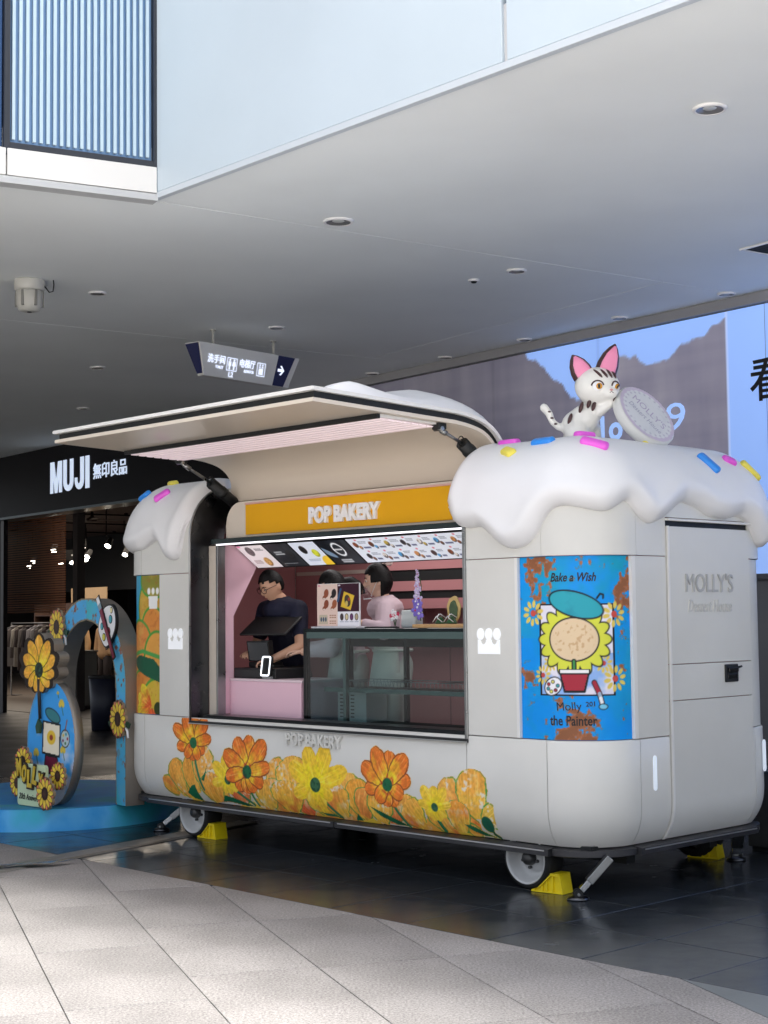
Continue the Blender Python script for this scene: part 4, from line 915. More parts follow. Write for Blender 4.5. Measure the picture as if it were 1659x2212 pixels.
# ---- painted corner panels (flat print on the curved corner) and the flower mural
cs0, cs1 = su(-.021), sv(.351)
def arcfn(off):
    def f(X, Z):
        x, y, nx, ny = peri(X.ravel()); return (x - nx * off).reshape(X.shape), (y - ny * off).reshape(X.shape), Z
    return f
c = Canvas(cs0, cs1, .887, 1.936, .0045, '0092ea')
w_, h_ = cs1 - cs0, 1.049; U = (c.X - cs0) / w_; Vv = (c.Z - .887) / h_
teal = np.clip((c.n(3.2, 2) - .5) * 3.2 + .25 + .9 * (U - .55) * (Vv < .55), 0, 1); c.put(teal * .6, '1fa2b8')
c.put(np.clip((c.n(4, 77) - .55) * 5, 0, 1) * .5, '12a39a')
c.put(np.clip((c.n(9, 9) - .5) * 2, 0, 1) * .25, '0a7fd0')
rust = (c.n(10, 31, 6) * .55 + c.n(36, 41, 4) * .45)
zone = np.maximum.reduce([np.exp(-((U - .2) / .16) ** 2 - ((Vv - .88) / .2) ** 2), np.exp(-((U - .93) / .12) ** 2 - ((Vv - .72) / .26) ** 2), np.exp(-((U - .5) / .2) ** 2 - ((Vv - .06) / .16) ** 2), .8 * np.exp(-((U - .05) / .1) ** 2 - ((Vv - .36) / .08) ** 2), np.exp(-((U - .58) / .06) ** 2 - ((Vv - .98) / .06) ** 2), .7 * np.exp(-((U - .45) / .14) ** 2 - ((Vv - .2) / .09) ** 2)])
c.put(np.clip((rust + .30 * zone - .69) * 16, 0, 1), 'b06a44'); c.put(np.clip((rust + .27 * zone - .73) * 16, 0, 1), '8d5a3c')
zc = lambda v: .887 + h_ * v; xc = lambda u_: cs0 + w_ * u_
# a plain still life in the panel: pale square card, big daisy face, beret, palette, brush, red pot
K = '16181c'
sq = (xc(.20), xc(.83), zc(.245), zc(.735))
c.put(c.poly([(sq[0] - .006, sq[2] - .006), (sq[1] + .006, sq[2] - .006), (sq[1] + .006, sq[3] + .006), (sq[0] - .006, sq[3] + .006)]), K)
inn = c.poly([(sq[0] + .004, sq[2] + .004), (sq[1] - .004, sq[2] + .004), (sq[1] - .004, sq[3] - .004), (sq[0] + .004, sq[3] - .004)])
c.put(inn, 'e6e2ee'); c.put(inn * np.clip((c.n(7, 91) - .5) * 6, 0, 1) * (Vv < .47), '8fb4ea')
def daisy(cx, cz, r, n=10):
    for k in range(n):
        a = 2 * PI * k / n + .2; c.put(c.el(cx + .72 * r * math.cos(a), cz + .72 * r * math.sin(a), .3 * r, .16 * r, a), 'e2c860')
    c.put(c.el(cx, cz, .26 * r, .26 * r), 'c84c44')
for u_, v_, r in ((.13, .69, .075), (.84, .68, .075), (.30, .42, .05), (.74, .415, .055), (.22, .35, .055), (.84, .33, .075)): daisy(xc(u_), zc(v_), r)
fx, fz = xc(.5), zc(.545)
for k in range(16):                                   # big flower
    a = 2 * PI * k / 16; c.put(c.el(fx + .155 * math.cos(a), fz + .13 * math.sin(a), .085, .042, a), K); 
for k in range(16):
    a = 2 * PI * k / 16; c.put(c.el(fx + .155 * math.cos(a), fz + .13 * math.sin(a), .077, .035, a), 'd8dc48')
c.put(c.el(fx, fz, .158, .128), K); c.put(c.el(fx, fz, .150, .120), 'e2c9a4')
sp = np.clip((c.n(60, 55, 2) - .6) * 9, 0, 1) * c.el(fx, fz, .13, .1); c.put(sp * .5, 'b98a5c')
bx, bz = xc(.52), zc(.735); c.put(c.el(bx, bz, .178, .076, -.26), K); c.put(c.el(bx, bz, .169, .067, -.26), '2ba3b3'); c.put(c.el(bx, bz, .169, .067, -.26) * np.clip((c.n(12, 17) - .5) * 4, 0, 1) * .5, '1d7f98')
c.put(c.line([(bx + .13, bz + .035), (bx + .15, bz + .06), (bx + .17, bz + .055), (bx + .168, bz + .035)], .011), K)
stem = [(fx, fz - .125), (fx, zc(.33))]; c.put(c.line(stem, .03), K); c.put(c.line(stem, .016), '3c8a4a')
pot = [(fx - .085, zc(.36)), (fx + .085, zc(.36)), (fx + .06, zc(.262)), (fx - .06, zc(.262))]
c.put(np.maximum(c.poly(pot), c.line(pot + pot[:1], .014)), K); c.put(c.poly([(fx - .08, zc(.355)), (fx + .08, zc(.355)), (fx + .056, zc(.267)), (fx - .056, zc(.267))]), 'a82a3c')
c.put(c.poly([(fx - .095, zc(.385)), (fx + .095, zc(.385)), (fx + .095, zc(.355)), (fx - .095, zc(.355))]), K); c.put(c.poly([(fx - .088, zc(.379)), (fx + .088, zc(.379)), (fx + .088, zc(.361)), (fx - .088, zc(.361))]), 'f0eeee')
px, pz = xc(.315), zc(.29); c.put(c.el(px, pz, .066, .052, .5), K); c.put(c.el(px, pz, .060, .046, .5), 'f2f0f4')
for dx, dz, cc in ((-.03, .012, 'b8323c'), (-.034, -.014, '3d9ea8'), (-.012, -.03, 'e0dc60'), (.018, -.022, 'a22a3a'), (.033, .004, '3d9ea8'), (.0, .026, 'd8d070')): c.put(c.el(px + dx, pz + dz, .013, .011), K); c.put(c.el(px + dx, pz + dz, .010, .008), cc)
br = [(xc(.66), zc(.31)), (xc(.70), zc(.25)), (xc(.72), zc(.20))]
c.put(c.line(br, .034), K); c.put(c.line(br[:2], .024), 'a82a3c'); c.put(c.line([br[1], ((br[1][0] + br[2][0]) / 2, (br[1][1] + br[2][1]) / 2)], .022), '9db4c8'); c.put(c.line([((br[1][0] + br[2][0]) / 2, (br[1][1] + br[2][1]) / 2), br[2]], .022), 'f4f4f4')
c.put(c.el(br[2][0] + .008, zc(.18), .03, .018), K); c.put(c.el(br[2][0] + .008, zc(.18), .025, .014), '7cc8e4')
MBm = MB()
art = shell('art_panel_backing', cs0 + .0005, cs1 - .0005, [.884, 1.939], [.0225, .0225], mat('panel_blue', (20, 120, 180), .4), tr, th=.012)
c.mesh('corner_art', arcfn(.019), m_print, tr)
atx = lambda X, Z, o: np.stack(arcfn(.019 - .0012)(X, Z), -1)
m_ink = mat('ink_black', (16, 16, 18), .5)
text('lettering', 'Bake a Wish', m_ink, tr, xc(.5), zc(.885), w=.285, h=.052, depth=.0, bold=.024, shear=.3, fn=atx)
text('lettering', 'Molly', m_ink, tr, xc(.45), zc(.175), w=.155, h=.062, depth=0, bold=0, rot=.03, shear=-.05, fn=atx)
text('lettering', '201', m_ink, tr, xc(.625), zc(.195), w=.055, h=.028, depth=0, bold=.02, rot=.05, fn=atx)
text('lettering', 'the Painter', m_ink, tr, xc(.48), zc(.105), w=.295, h=.058, depth=0, bold=.018, fn=atx)

# far corner panel: oversized flowers
fs0, fs1 = -SF - SC - .03, su(3.546)
c = Canvas(fs0, fs1, .887, 1.936, .006, '2f9fc6')
c.put(np.clip((c.n(3, 4) - .45) * 4, 0, 1) * .6, '46b6d2'); c.put(np.clip((c.n(9, 14) - .62) * 9, 0, 1) * (c.Z > 1.5), 'e8eef4')
xm = fs1
for (dx, z, rr, a_, b_, cc) in ((-.16, 1.68, .0, .15, .2, 'c9a23c'), (-.05, 1.92, .2, .22, .14, '8a8a34'), (-.08, 1.45, .3, .17, .24, 'd98a3c'), (-.34, 1.33, -.3, .2, .26, 'dd8d45'), (-.05, 1.30, .2, .16, .2, 'e0a048'), (-.3, 1.0, .3, .22, .2, 'd8843a'), (-.08, .98, .0, .16, .16, 'd2b43a')):
    c.put(c.el(xm + dx, z, a_ + .02, b_ + .02, rr), '4f9a3c'); m = c.el(xm + dx, z, a_, b_, rr); c.put(m, cc); c.put(m * np.clip((c.n(16, int(dx * 99)) - .5) * 3, 0, 1) * .6, 'e4b45a'); c.put(m * np.clip((c.n(40, 7) - .58) * 5, 0, 1) * .4, 'b0602c')
lf = c.poly([(xm - .5, 1.28), (xm - .3, 1.33), (xm - .1, 1.3), (xm, 1.22), (xm, 1.12), (xm - .2, 1.17)]); c.put(lf, '1f5a40'); c.put(lf * np.clip((c.n(10, 70) - .45) * 4, 0, 1) * .7, '18342e')
c.put(c.line([(xm - .5, 1.32), (xm - .25, 1.36), (xm, 1.31)], .03), '4fa050')
for k in range(7): c.petal(xm - .14, .93, 2.2 + .5 * k, .22, .05, 'd85a2c', 'e6cc3a', None, seed=k)
c.put(c.el(xm - .05, .93, .05, .05), '34421f')
cw = c.poly([(xm - .17, 1.78), (xm - .05, 1.78), (xm - .06, 1.68), (xm - .16, 1.68)]); 
for k in range(3): cw = np.maximum(cw, c.el(xm - .165 + .055 * k, 1.815, .02, .026))
c.put(cw, 'f0f0ee'); c.mesh('corner_art', arcfn(.02), m_print, tr)
shell('art_panel_backing', fs0 - .2, fs1, [.884, 1.939], [.0225, .0225], MATS['panel_blue'], tr, th=.012)

# mural on the lower front
c = Canvas(-3.52, -.2, .272, .877, .0046)
rg = random.Random(5)
def bloom(u, z, r, n, ci, co, ol, hub, stemto=None, wide=1.0, squash=.86, a0=.2, stemw=.022, seed=0, back=False, gap=None):
    if stemto:
        p = [(-u, z), (-(u * .6 + stemto[0] * .4) - .01, z * .55 + stemto[1] * .45), (-stemto[0], stemto[1])]
        c.put(c.line(p, stemw), '1d6a4e'); c.put(c.line([(a + .004, b_) for a, b_ in p], stemw * .4), '2f8f62')
    for k in rg.sample(range(n), n):
        a = a0 + 2 * PI * k / n
        up_ = math.sin(a); L = r * rg.uniform(.94, 1.06) * (1 + .30 * abs(math.cos(a))) * (1.0 if up_ > .2 else .80 if up_ > -.35 else .60)
        c.petal(-u, z, a, L, r * (.235 if up_ > .2 else .19) * wide * (1 + .15 * abs(up_)), ci, co, ol, .0075, seed=seed * 20 + k)
    c.put(c.el(-u, z, r * .21, r * .2), hub); c.put(c.el(-u, z, r * .2, r * .19) * np.clip((c.n(50, seed, 2) - .45) * 4, 0, 1), '1c4a34')
def bigpetal(u, z, ang, L, w, ci='f0b04a', co='e9a43e', ol='74a850', seed=0): c.petal(-u, z, ang, L, w, ci, co, ol, .009, seed=seed)
wash = np.clip((.325 + .20 * (c.n(4.5, 51, 4) - .5) + .05 * np.sin(c.X * 7) - c.Z) / .012, 0, 1) * np.clip((c.X + 3.34) / .1 + (c.n(9, 3) - .5) * 2, 0, 1) * np.clip((-.3 - c.X) / .1 + (c.n(9, 4) - .5) * 2, 0, 1)
tw = np.clip((c.n(6, 71, 4) - .36) * 3.4, 0, 1)[..., None]; c.C = hexc('f2d24a') * tw + hexc('eea24a') * (1 - tw); c.A = wash.copy()
# background petals
for (u, z, a, L, w, ci, co) in ((3.22, .30, 2.25, .27, .05, 'eca93c', 'e8a044'), (3.28, .32, 1.9, .24, .06, 'f0b450', 'e7a142'), (3.12, .33, 1.75, .26, .065, 'efb04c', 'e9a040'), (2.98, .36, 1.75, .30, .075, 'eda64a', 'eeb258'), (2.95, .29, 1.2, .2, .07, 'e98a4c', 'ea9c48'), (2.80, .31, 1.9, .22, .08, 'efc04a', 'edae48'), (2.62, .29, 1.5, .16, .07, 'e07a48', 'e48c4a'),
                                (2.02, .29, 2.15, .36, .085, 'f0b64a', 'eba848'), (1.98, .30, 1.75, .33, .11, 'f2c24e', 'eeb14a'), (1.86, .29, 2.3, .2, .08, 'e0663c', 'eca848'), (1.72, .29, 1.9, .2, .09, 'f2c838', 'f0b944'), (1.45, .29, 1.6, .27, .065, 'eea848', 'f0b450'), (1.33, .29, 1.9, .25, .07, 'f0b44a', 'eca23c'), (1.36, .31, 1.2, .18, .06, 'e88c44', 'e89a48'), (1.12, .285, 1.45, .13, .075, 'e47a44', 'e8944a'),
                                (.92, .29, 1.75, .18, .06, 'f0b84e', 'eea648'), (.83, .29, 2.2, .17, .07, 'f2c040', 'eeae4a'), (.42, .36, 2.3, .28, .07, 'e8863c', 'efb052'), (.36, .38, 1.65, .27, .075, 'f0be4a', 'eeaa48'), (.33, .33, 2.9, .24, .05, 'e8853c', 'eeaa4a'), (.3, .36, .6, .14, .05, 'e8b84a', 'e8c050'), (.34, .30, 3.0, .1, .03, 'f0b04a', 'e9a43e'), (2.22, .285, 2.0, .2, .08, 'f0b84a', 'eda648'), (2.35, .28, 1.3, .16, .07, 'f0c44e', 'ecb048'), (1.58, .28, 1.7, .2, .08, 'f0bc48', 'eba444'), (1.22, .28, 1.3, .2, .07, 'f2c04c', 'eca846'), (.62, .28, 1.9, .16, .07, 'f0b84a', 'eaa244'), (.52, .285, 1.4, .18, .06, 'f2c24a', 'eca040'), (3.36, .31, 2.5, .17, .04, 'eaa63c', 'e0a040'), (2.9, .28, 1.75, .2, .09, 'f0b044', 'eaa040'), (2.1, .275, 1.5, .2, .1, 'f2c044', 'ecae44')):
    bigpetal(u, z, a, L * 1.12, w * (1.3 + .3 * abs(math.sin(a))), ci, co, ol='4f9e4c', seed=int(u * 37))
# scumbled dry-brush patches
sc_ = np.clip((c.n(45, 3, 3) - .54) * 8, 0, 1) * np.clip((c.n(6, 8) - .52) * 7, 0, 1); c.C = c.C * (1 - (sc_ * .85)[..., None]) + hexc('ece6dc') * (sc_ * .85)[..., None]
rd = np.clip((c.n(7, 66) - .6) * 6, 0, 1) * (c.A > .5) * np.clip((.45 - c.Z) / .1, 0, 1); c.C = c.C * (1 - rd[..., None] * .7) + hexc('dd5a38') * rd[..., None] * .7
bloom(2.73, .46, .17, 8, 'f6dc2c', 'f2c73c', None, '3a6a4c', (2.5, .30), 1.15, seed=2)
bloom(1.79, .49, .245, 8, 'f8df28', 'f3c63a', None, '3c6a4a', (1.6, .285), 1.1, a0=.35, seed=3)
bloom(.69, .43, .135, 9, 'f6dc2c', 'f2c840', None, '3f6e52', (.66, .285), 1.1, seed=4, stemw=.03)
bloom(3.13, .70, .20, 10, 'f4cf30', 'e2752c', '8a4a2c', '1f6a44', (3.03, .37), 1.0, seed=5)
bloom(2.51, .53, .24, 10, 'f4cf34', 'e4762e', '84402a', '1f6a44', (2.45, .30), 1.05, seed=6)
bloom(1.10, .54, .215, 10, 'f5d234', 'e67a30', '84402a', '1f6a44', (.97, .28), 1.1, seed=7)
for u, z in ((2.51, .53), (1.10, .54), (3.13, .70)):
    m = np.clip(1 - np.abs(np.hypot((c.X + u), (c.Z - z)) - .055) / .02, 0, 1) * np.clip((c.n(40, 12, 2) - .4) * 4, 0, 1) * (c.A > .5); c.C = c.C * (1 - m[..., None] * .8) + hexc('c8362c') * m[..., None] * .8
c.put(c.el(-.27, .36, .045, .05, .5), '1d5e48'); c.put(c.line([(-.27, .37), (-.24, .30), (-.205, .278)], .02), '1b5844')
def leaf(pts, col='17704c'): 
    m = c.poly([(-a, b_) for a, b_ in pts]); c.put(m, col); c.put(m * np.clip((c.n(18, 44) - .45) * 4, 0, 1) * .6, '124a38')
leaf([(3.25, .33), (3.17, .39), (3.13, .40), (3.12, .34), (3.1, .275), (3.2, .29)]); leaf([(3.04, .44), (2.99, .5), (2.97, .55), (2.985, .48), (3.01, .43)]); leaf([(2.86, .29), (2.8, .345), (2.7, .33), (2.5, .285), (2.6, .28), (2.78, .30)])
leaf([(1.28, .39), (1.18, .36), (1.05, .315), (.97, .282), (1.08, .284), (1.2, .33)]); leaf([(.47, .345), (.4, .34), (.3, .30), (.24, .28), (.33, .284), (.42, .31)]); leaf([(1.8, .305), (1.66, .30), (1.6, .28), (1.75, .285)]); leaf([(1.47, .275), (1.42, .33), (1.40, .28)])
edge = np.clip((c.n(38, 19, 3) - .35) * 6, 0, 1); c.A = c.A * np.where(c.A < .98, 1, 1)
c.mesh('flower_mural', lambda X, Z: (X, toff(Z) - .0012, Z), m_print, tr, cut=True)

# ---- raised hatch: curved lid hinged behind the sign, its flat part reaching out over the counter
hatch_out = [(.43, 2.47), (.432, 2.60), (.405, 2.685), (.345, 2.755), (.25, 2.81), (.12, 2.842), (-.02, 2.858), (-1.19, 2.895)]
def offset(pl, d):
    out = []
    for i, p in enumerate(pl):
        a = Vector(pl[max(i - 1, 0)]); c_ = Vector(pl[min(i + 1, len(pl) - 1)]); t = (c_ - a).normalized(); n_ = Vector((-t.y, t.x)); out.append((p[0] + n_.x * d, p[1] + n_.y * d))
    return out
def densify(pl):
    # Catmull-Rom through the bend
    out = []
    for i in range(len(pl) - 1):
        p0, p1, p2, p3 = [np.array(pl[min(max(k, 0), len(pl) - 1)]) for k in (i - 1, i, i + 1, i + 2)]
        for t in np.linspace(0, 1, 5)[:-1]: out.append(tuple(.5 * ((2 * p1) + (-p0 + p2) * t + (2 * p0 - 5 * p1 + 4 * p2 - p3) * t * t + (-p0 + 3 * p1 - 3 * p2 + p3) * t ** 3)))
    return out + [pl[-1]]
ho = densify(hatch_out[:-1]) + [hatch_out[-1]]
def lid(name, d0, d1, x0, x1, m, front=0.0, par=None):
    a = offset(ho, d0); c_ = offset(ho, d1)
    if front:
        for q in (a, c_):
            e = Vector(q[-1]) - Vector(q[-2]); L = e.length; q[-1] = tuple(Vector(q[-2]) + e * ((L - front) / L))
    o = MB().prism(a + c_[::-1], 'x', x0, x1, True).build(name, m, par)
    e = o.modifiers.new('edge', 'EDGE_SPLIT'); e.split_angle = math.radians(35); return o
HX0, HX1 = -3.125, -.43
ht = lid('service_hatch', 0, .022, HX0, HX1, m_trimw, 0, tr)
lid('seal', .0222, .062, HX0 + .03, HX1 - .03, m_black, .035, ht)
lid('inner_skin', .0622, .085, HX0 + .012, HX1 - .012, m_cream2, .012, ht)
nI = offset(ho, .085)
# underside: black stepped edge and the ribbed light panel
sl_ = (2.895 - 2.858) / (-1.17)
zin = lambda v: 2.858 - .0855 + sl_ * (v + .02)
MB().prism([(-.64, zin(-.64) - .001), (-.615, zin(-.615) - .001), (-.615, zin(-.615) - .028), (-.64, zin(-.64) - .028)], 'x', HX0 + .05, HX1 - .06).build('panel_edge', m_black, ht)
MB().prism([(-.614, zin(-.614) - .001), (-.13, zin(-.13) - .001), (-.13, zin(-.13) - .012), (-.614, zin(-.614) - .02)], 'x', HX0 + .05, HX1 - .06).build('panel_tray', m_trimw, ht)
m_strip = mat('light_panel_pink', (240, 226, 230), .4, emit=((255, 228, 234), .07))
for k in range(7):
    v0 = -.60 + .066 * k; o = MB().prism([(v0, zin(v0) - .021), (v0 + .06, zin(v0 + .06) - .021), (v0 + .052, zin(v0) - .030), (v0 + .008, zin(v0) - .030)], 'x', HX0 + .07, HX1 - .08).build('light_tube', m_strip, ht)
MB().box(HX0 + .03, HX1 - .03, .375, .44, 2.4525, 2.474).build('hinge_bar', m_black, ht)
MB().box(-1.72, -1.716, .30, .345, 2.5, 2.6).build('seam', mat('seam_grey', (150, 144, 136), .5), ht) if False else None
# icing that stayed on the lid
def blob_sheet(name, fn_thick, x0, x1, nx, path, m, par):
    P = np.array(path); L = np.r_[0, np.cumsum(np.hypot(*np.diff(P, axis=0).T))]; ny = 26; t = np.linspace(0, L[-1], ny)
    pv = np.interp(t, L, P[:, 0]); pz = np.interp(t, L, P[:, 1]); d = np.gradient(np.stack([pv, pz], 1), axis=0); d /= np.linalg.norm(d, axis=1)[:, None]; nv, nz_ = d[:, 1], -d[:, 0]
    X = np.linspace(x0, x1, nx); XX, TT = np.meshgrid(X, t); th = fn_thick(XX, TT, L[-1])
    V = np.stack([XX, pv[:, None] + nv[:, None] * th, pz[:, None] + nz_[:, None] * th], -1).reshape(-1, 3)
    return finish(bpy.data.objects.new(name, np_mesh(name, V, grid_faces(ny, nx))), m, par)
ipath = [p for p in ho if p[0] > -.03 and p[1] > 2.6] + [(-.35, 2.868), (-.7, 2.879), (-1.06, 2.890)]
ipath = [(q[0], q[1]) for q in ipath]
def th_lid(X, T, L):
    e = np.minimum.reduce([T, (L - .06 - .04 * np.sin(X * 5.2) - .62 * np.clip((-X - .62) / .5, 0, 1) - T) * .42, X - (HX0 + .01), (HX1 - .03) - X]) ; k = np.clip(e / .42, 0, 1)
    return (.150 + .03 * np.sin(X * 4.1 + .5) + .03 * np.sin(T * 7 + X * 3)) * np.sqrt(1 - (1 - k) ** 2) - .002
blob_sheet('hatch_icing', th_lid, HX0 + .01, HX1 - .03, 90, ipath, m_icing, ht)
# struts with dark gas cylinders
def strut(u, v0, z0, v1, z1, v2, z2):
    x = -u; a, c_, e = Vector((x, v0, z0)), Vector((x, v1, z1)), Vector((x, v2, z2))
    s = MB().cyl(c_ - (e - c_) * .02, e, .042, n=18).cyl(c_ + (e - c_) * .3, c_ + (e - c_) * .42, .046, n=18).build('gas_strut', m_black, ht)
    MB().cyl(a, c_, .011, n=12).build('strut_rod', m_steel, s)
    MB().cyl(a + (c_ - a) * .12, a + (c_ - a) * .3, .018, n=12).build('strut_collar', m_steel, s)
    MB().box(x - .03, x + .03, a.y - .03, a.y + .04, a.z - .005, zin(v0) + .0).build('strut_bracket', m_black, s, .004)
    MB().cyl((x - .035, a.y, a.z), (x + .035, a.y, a.z), .014, n=10).build('bolt', m_steel, s)
    w = [c_ + Vector((0, .03 * math.cos(t) - .01, .045 * math.sin(t))) for t in np.linspace(0, 5.2, 14)]
    MB().tube(w, .004, 6).build('cable', m_black, s)
strut(.50, -.11, 2.74, .10, 2.665, .27, 2.55)
strut(3.06, -.16, 2.735, .12, 2.60, .40, 2.42)

# ---- icing poured over both ends
def base(s, t):
    """point and normal on the trailer skin at perimeter s and height t (t = 0 at z 1.9, then over the roof edge)"""
    x, y, nx, ny = peri(s); a, h = .36, .38; L = .58
    z = np.where(t < .3, 1.9 + t, 0); th = np.clip((t - .3) / L, 0, 1) * PI / 2
    off = np.where(t < .3, 0, a * (1 - np.cos(th))); z = np.where(t < .3, z, 2.2 + h * np.sin(th))
    no, nzv = np.where(t < .3, 1, np.cos(th) * h), np.where(t < .3, 0, np.sin(th) * a); q = np.hypot(no, nzv); no, nzv = no / q, nzv / q
    return np.stack([x - nx * off, y - ny * off, z], -1), np.stack([nx * no, ny * no, nzv], -1)
TEND = .88
def icing(name, outline, side_pts, T, cap_x):
    O = np.array(outline); s0, s1 = O[0, 0], O[-1, 0]
    dense = np.linspace(s0, s1, 900); zz = np.interp(dense, O[:, 0], O[:, 1])
    k = np.exp(-np.linspace(-2, 2, 25) ** 2); k /= k.sum(); zz = np.convolve(np.pad(zz, 12, 'edge'), k, 'valid')
    ns, nt = int((s1 - s0) / .02) + 1, 46
    s = np.linspace(s0, s1, ns); e = np.interp(s, dense, zz) - 1.9
    w = np.linspace(0, 1, nt) ** 1.35; TT = e[None, :] + (TEND - e[None, :]) * w[:, None]; SS = np.broadcast_to(s, TT.shape)
    bd = np.stack([dense, zz - 1.9], 1)[::3]
    D = np.full(TT.shape, 9.0)
    for b0 in bd: D = np.minimum(D, np.hypot(SS - b0[0], TT - b0[1]))
    if side_pts[0]: D = np.minimum(D, SS - s0)
    if side_pts[1]: D = np.minimum(D, s1 - SS)
    kk = np.clip(D / .11, 0, 1); th = T * np.sqrt(1 - (1 - kk) ** 2) + .012 * np.exp(-((D - .08) / .05) ** 2)
    th = np.where(D <= 1e-6, 0, th); th[0] = -.002
    th = th * (1 + .10 * (fbm(SS * 3.1, TT * 3.1, 5, 3) - .5))
    P, N = base(SS, TT); V = (P + N * th[..., None]).reshape(-1, 3); F = grid_faces(nt, ns)
    me = np_mesh(name, V, F); bm = bmesh.new(); bm.from_mesh(me); bm.verts.ensure_lookup_table()
    ring = [bm.verts[(nt - 1) * ns + i] for i in range(ns)]
    # domed cap over the roof
    c1 = []; cen = Vector((sum(v.co.x for v in ring) / ns, WID / 2, 0))
    rows = [ring]
    for f in (.25, .55, .8):
        rows.append([bm.verts.new((v.co.x + (cen.x - v.co.x) * f, v.co.y + (cen.y - v.co.y) * f, v.co.z + .03 * math.sin(f * PI / 2))) for v in ring])
    for r0, r1 in zip(rows[:-1], rows[1:]):
        for i in range(ns - 1): bm.faces.new((r0[i], r0[i + 1], r1[i + 1], r1[i])).smooth = True
    bm.faces.new(rows[-1]).smooth = True
    bm.to_mesh(me); bm.free()
    o = finish(bpy.data.objects.new(name, me), m_icing, tr); return o
OUT_R = [(-.72, 2.30), (-.66, 2.17), (-.600, 2.135), (-.555, 2.128), (-.445, 2.135), (-.368, 2.084), (-.292, 2.018), (-.199, 1.984), (-.094, 2.009), (-.019, 2.068), (.041, 2.167), (.094, 2.215), (.165, 2.228), (.255, 2.21), (.356, 2.187), (.415, 2.193), (.524, 2.259), (.568, 2.228), (.639, 2.164), (.731, 2.121), (.847, 2.161), (.97, 2.229), (1.07, 2.269), (1.208, 2.244), (1.353, 2.19), (1.497, 2.176), (1.652, 2.207), (1.759, 2.17), (1.819, 2.108), (1.885, 2.036), (1.964, 2.008), (2.05, 2.06), (2.15, 2.2), (2.4, 2.24), (2.7, 2.1), (2.9, 2.22), (3.1, 2.3)]
ic_r = icing('icing', OUT_R, (True, True), .085, -.42)
OUT_L = [(-6.4, 2.3), (-6.1, 2.2), (-5.8, 2.1), (-5.6, 2.2), (-5.3, 2.24), (-5.0, 2.12), (-4.7, 2.05), (-4.45, 2.1), (-4.2, 2.125), (-4.0, 2.125), (-3.927, 2.135), (-3.821, 2.178), (-3.753, 2.2), (-3.708, 2.167), (-3.677, 2.11), (-3.636, 2.063), (-3.56, 2.034), (-3.494, 2.049), (-3.457, 2.094), (-3.443, 2.193), (-3.416, 2.267), (-3.375, 2.36)]
ic_l = icing('icing', OUT_L, (True, True), .075, 0)
m_spr = {k: mat('sprinkle_' + k, v, .35, coat=.2) for k, v in (('pink', (232, 92, 216)), ('blue', (40, 140, 232)), ('yellow', (232, 218, 84)))}
def sprinkle(par, s, t, ang, L, col):
    P, N = base(np.array([s]), np.array([t])); N = Vector(N[0]); p = Vector(P[0]) + N * (.085 if s > -2 else .078)
    tx = Vector((0, 0, 1)).cross(N).normalized(); ty = N.cross(tx); R = Matrix((tx, ty, N)).transposed().to_4x4() @ Matrix.Rotation(ang, 4, 'Z')
    b = MB(); b.box(-L * .5, L * .5, -.034, .034, -.02, .026); o = b.build('sprinkle', m_spr[col], par, .021, 4)
    o.matrix_local = Matrix.Translation(p) @ R
    for f in o.data.polygons: f.use_smooth = True
for a in ((-.50, .84, .1, .145, 'pink'), (-.32, .65, -.45, .12, 'yellow'), (-.12, .73, .0, .16, 'blue'), (.38, .67, -.55, .17, 'pink'), (.52, .86, .05, .14, 'pink'), (1.12, .81, -.15, .1, 'yellow'), (1.44, .59, -1.25, .17, 'blue'), (1.72, .63, -.5, .1, 'pink'), (1.93, .57, -1.0, .17, 'yellow'), (2.7, .6, .4, .15, 'blue')): sprinkle(ic_r, *a)
for a in ((-4.14, .63, .5, .13, 'blue'), (-3.80, .61, .85, .14, 'pink'), (-3.98, .82, -.2, .1, 'yellow'), (-5.2, .6, .5, .15, 'blue')): sprinkle(ic_l, *a)

# ---- interior of the trailer
def inner(x0, x1, y0, y1, z0, z1, m, name): return MB().box(x0, x1, y0, y1, z0, z1).build(name, m, tr)
inner(FX0 + .132, FX1 - .132, 1.75, 1.78, .312, 2.298, m_pink, 'inner_back_wall')
inner(FX0 + .10, FX0 + .13, .30, 1.745, .312, 2.298, m_pink, 'inner_end_wall'); inner(FX1 - .13, FX1 - .10, .30, 1.745, .312, 2.298, m_pink, 'inner_end_wall')
inner(FX0 + .16, FX1 - .16, .16, 1.79, .286, .31, mat('inner_floor_m', (120, 116, 114), .5, nz=(6, .1)), 'inner_floor')
inner(FX0 + .16, FX1 - .16, .41, 1.79, 2.30, 2.33, mat('inner_ceil', (200, 186, 186), .6), 'inner_ceiling')
inner(FX0 + .3, JX0 - .013, .05, .1, .54, 2.2, m_pink, 'inner_front_wall'); inner(JX1 + .005, FX1 - .38, .05, .1, .54, 2.2, m_pink, 'inner_front_wall')
inner(JX0, JX1, .10, .16, .31, .836, m_pink, 'inner_front_wall')
MB().prism([(.236, .90), (.33, .90), (.33, 1.62), (.55, 1.98), (.55, 2.144), (.236, 2.144)], 'x', -3.10, -3.07).build('pink_return', m_pinkl, tr)
inner(FX0 + .16, FX1 - .16, 1.735, 1.749, 1.955, 1.985, mat('rail_cream', (206, 190, 180), .5), 'wall_rail')
for x in (-3.6, -2.9, -2.2, -1.5): inner(x - .003, x + .003, 1.743, 1.7495, .31, 1.95, mat('joint_pink', (150, 104, 106), .6), 'wall_joint')
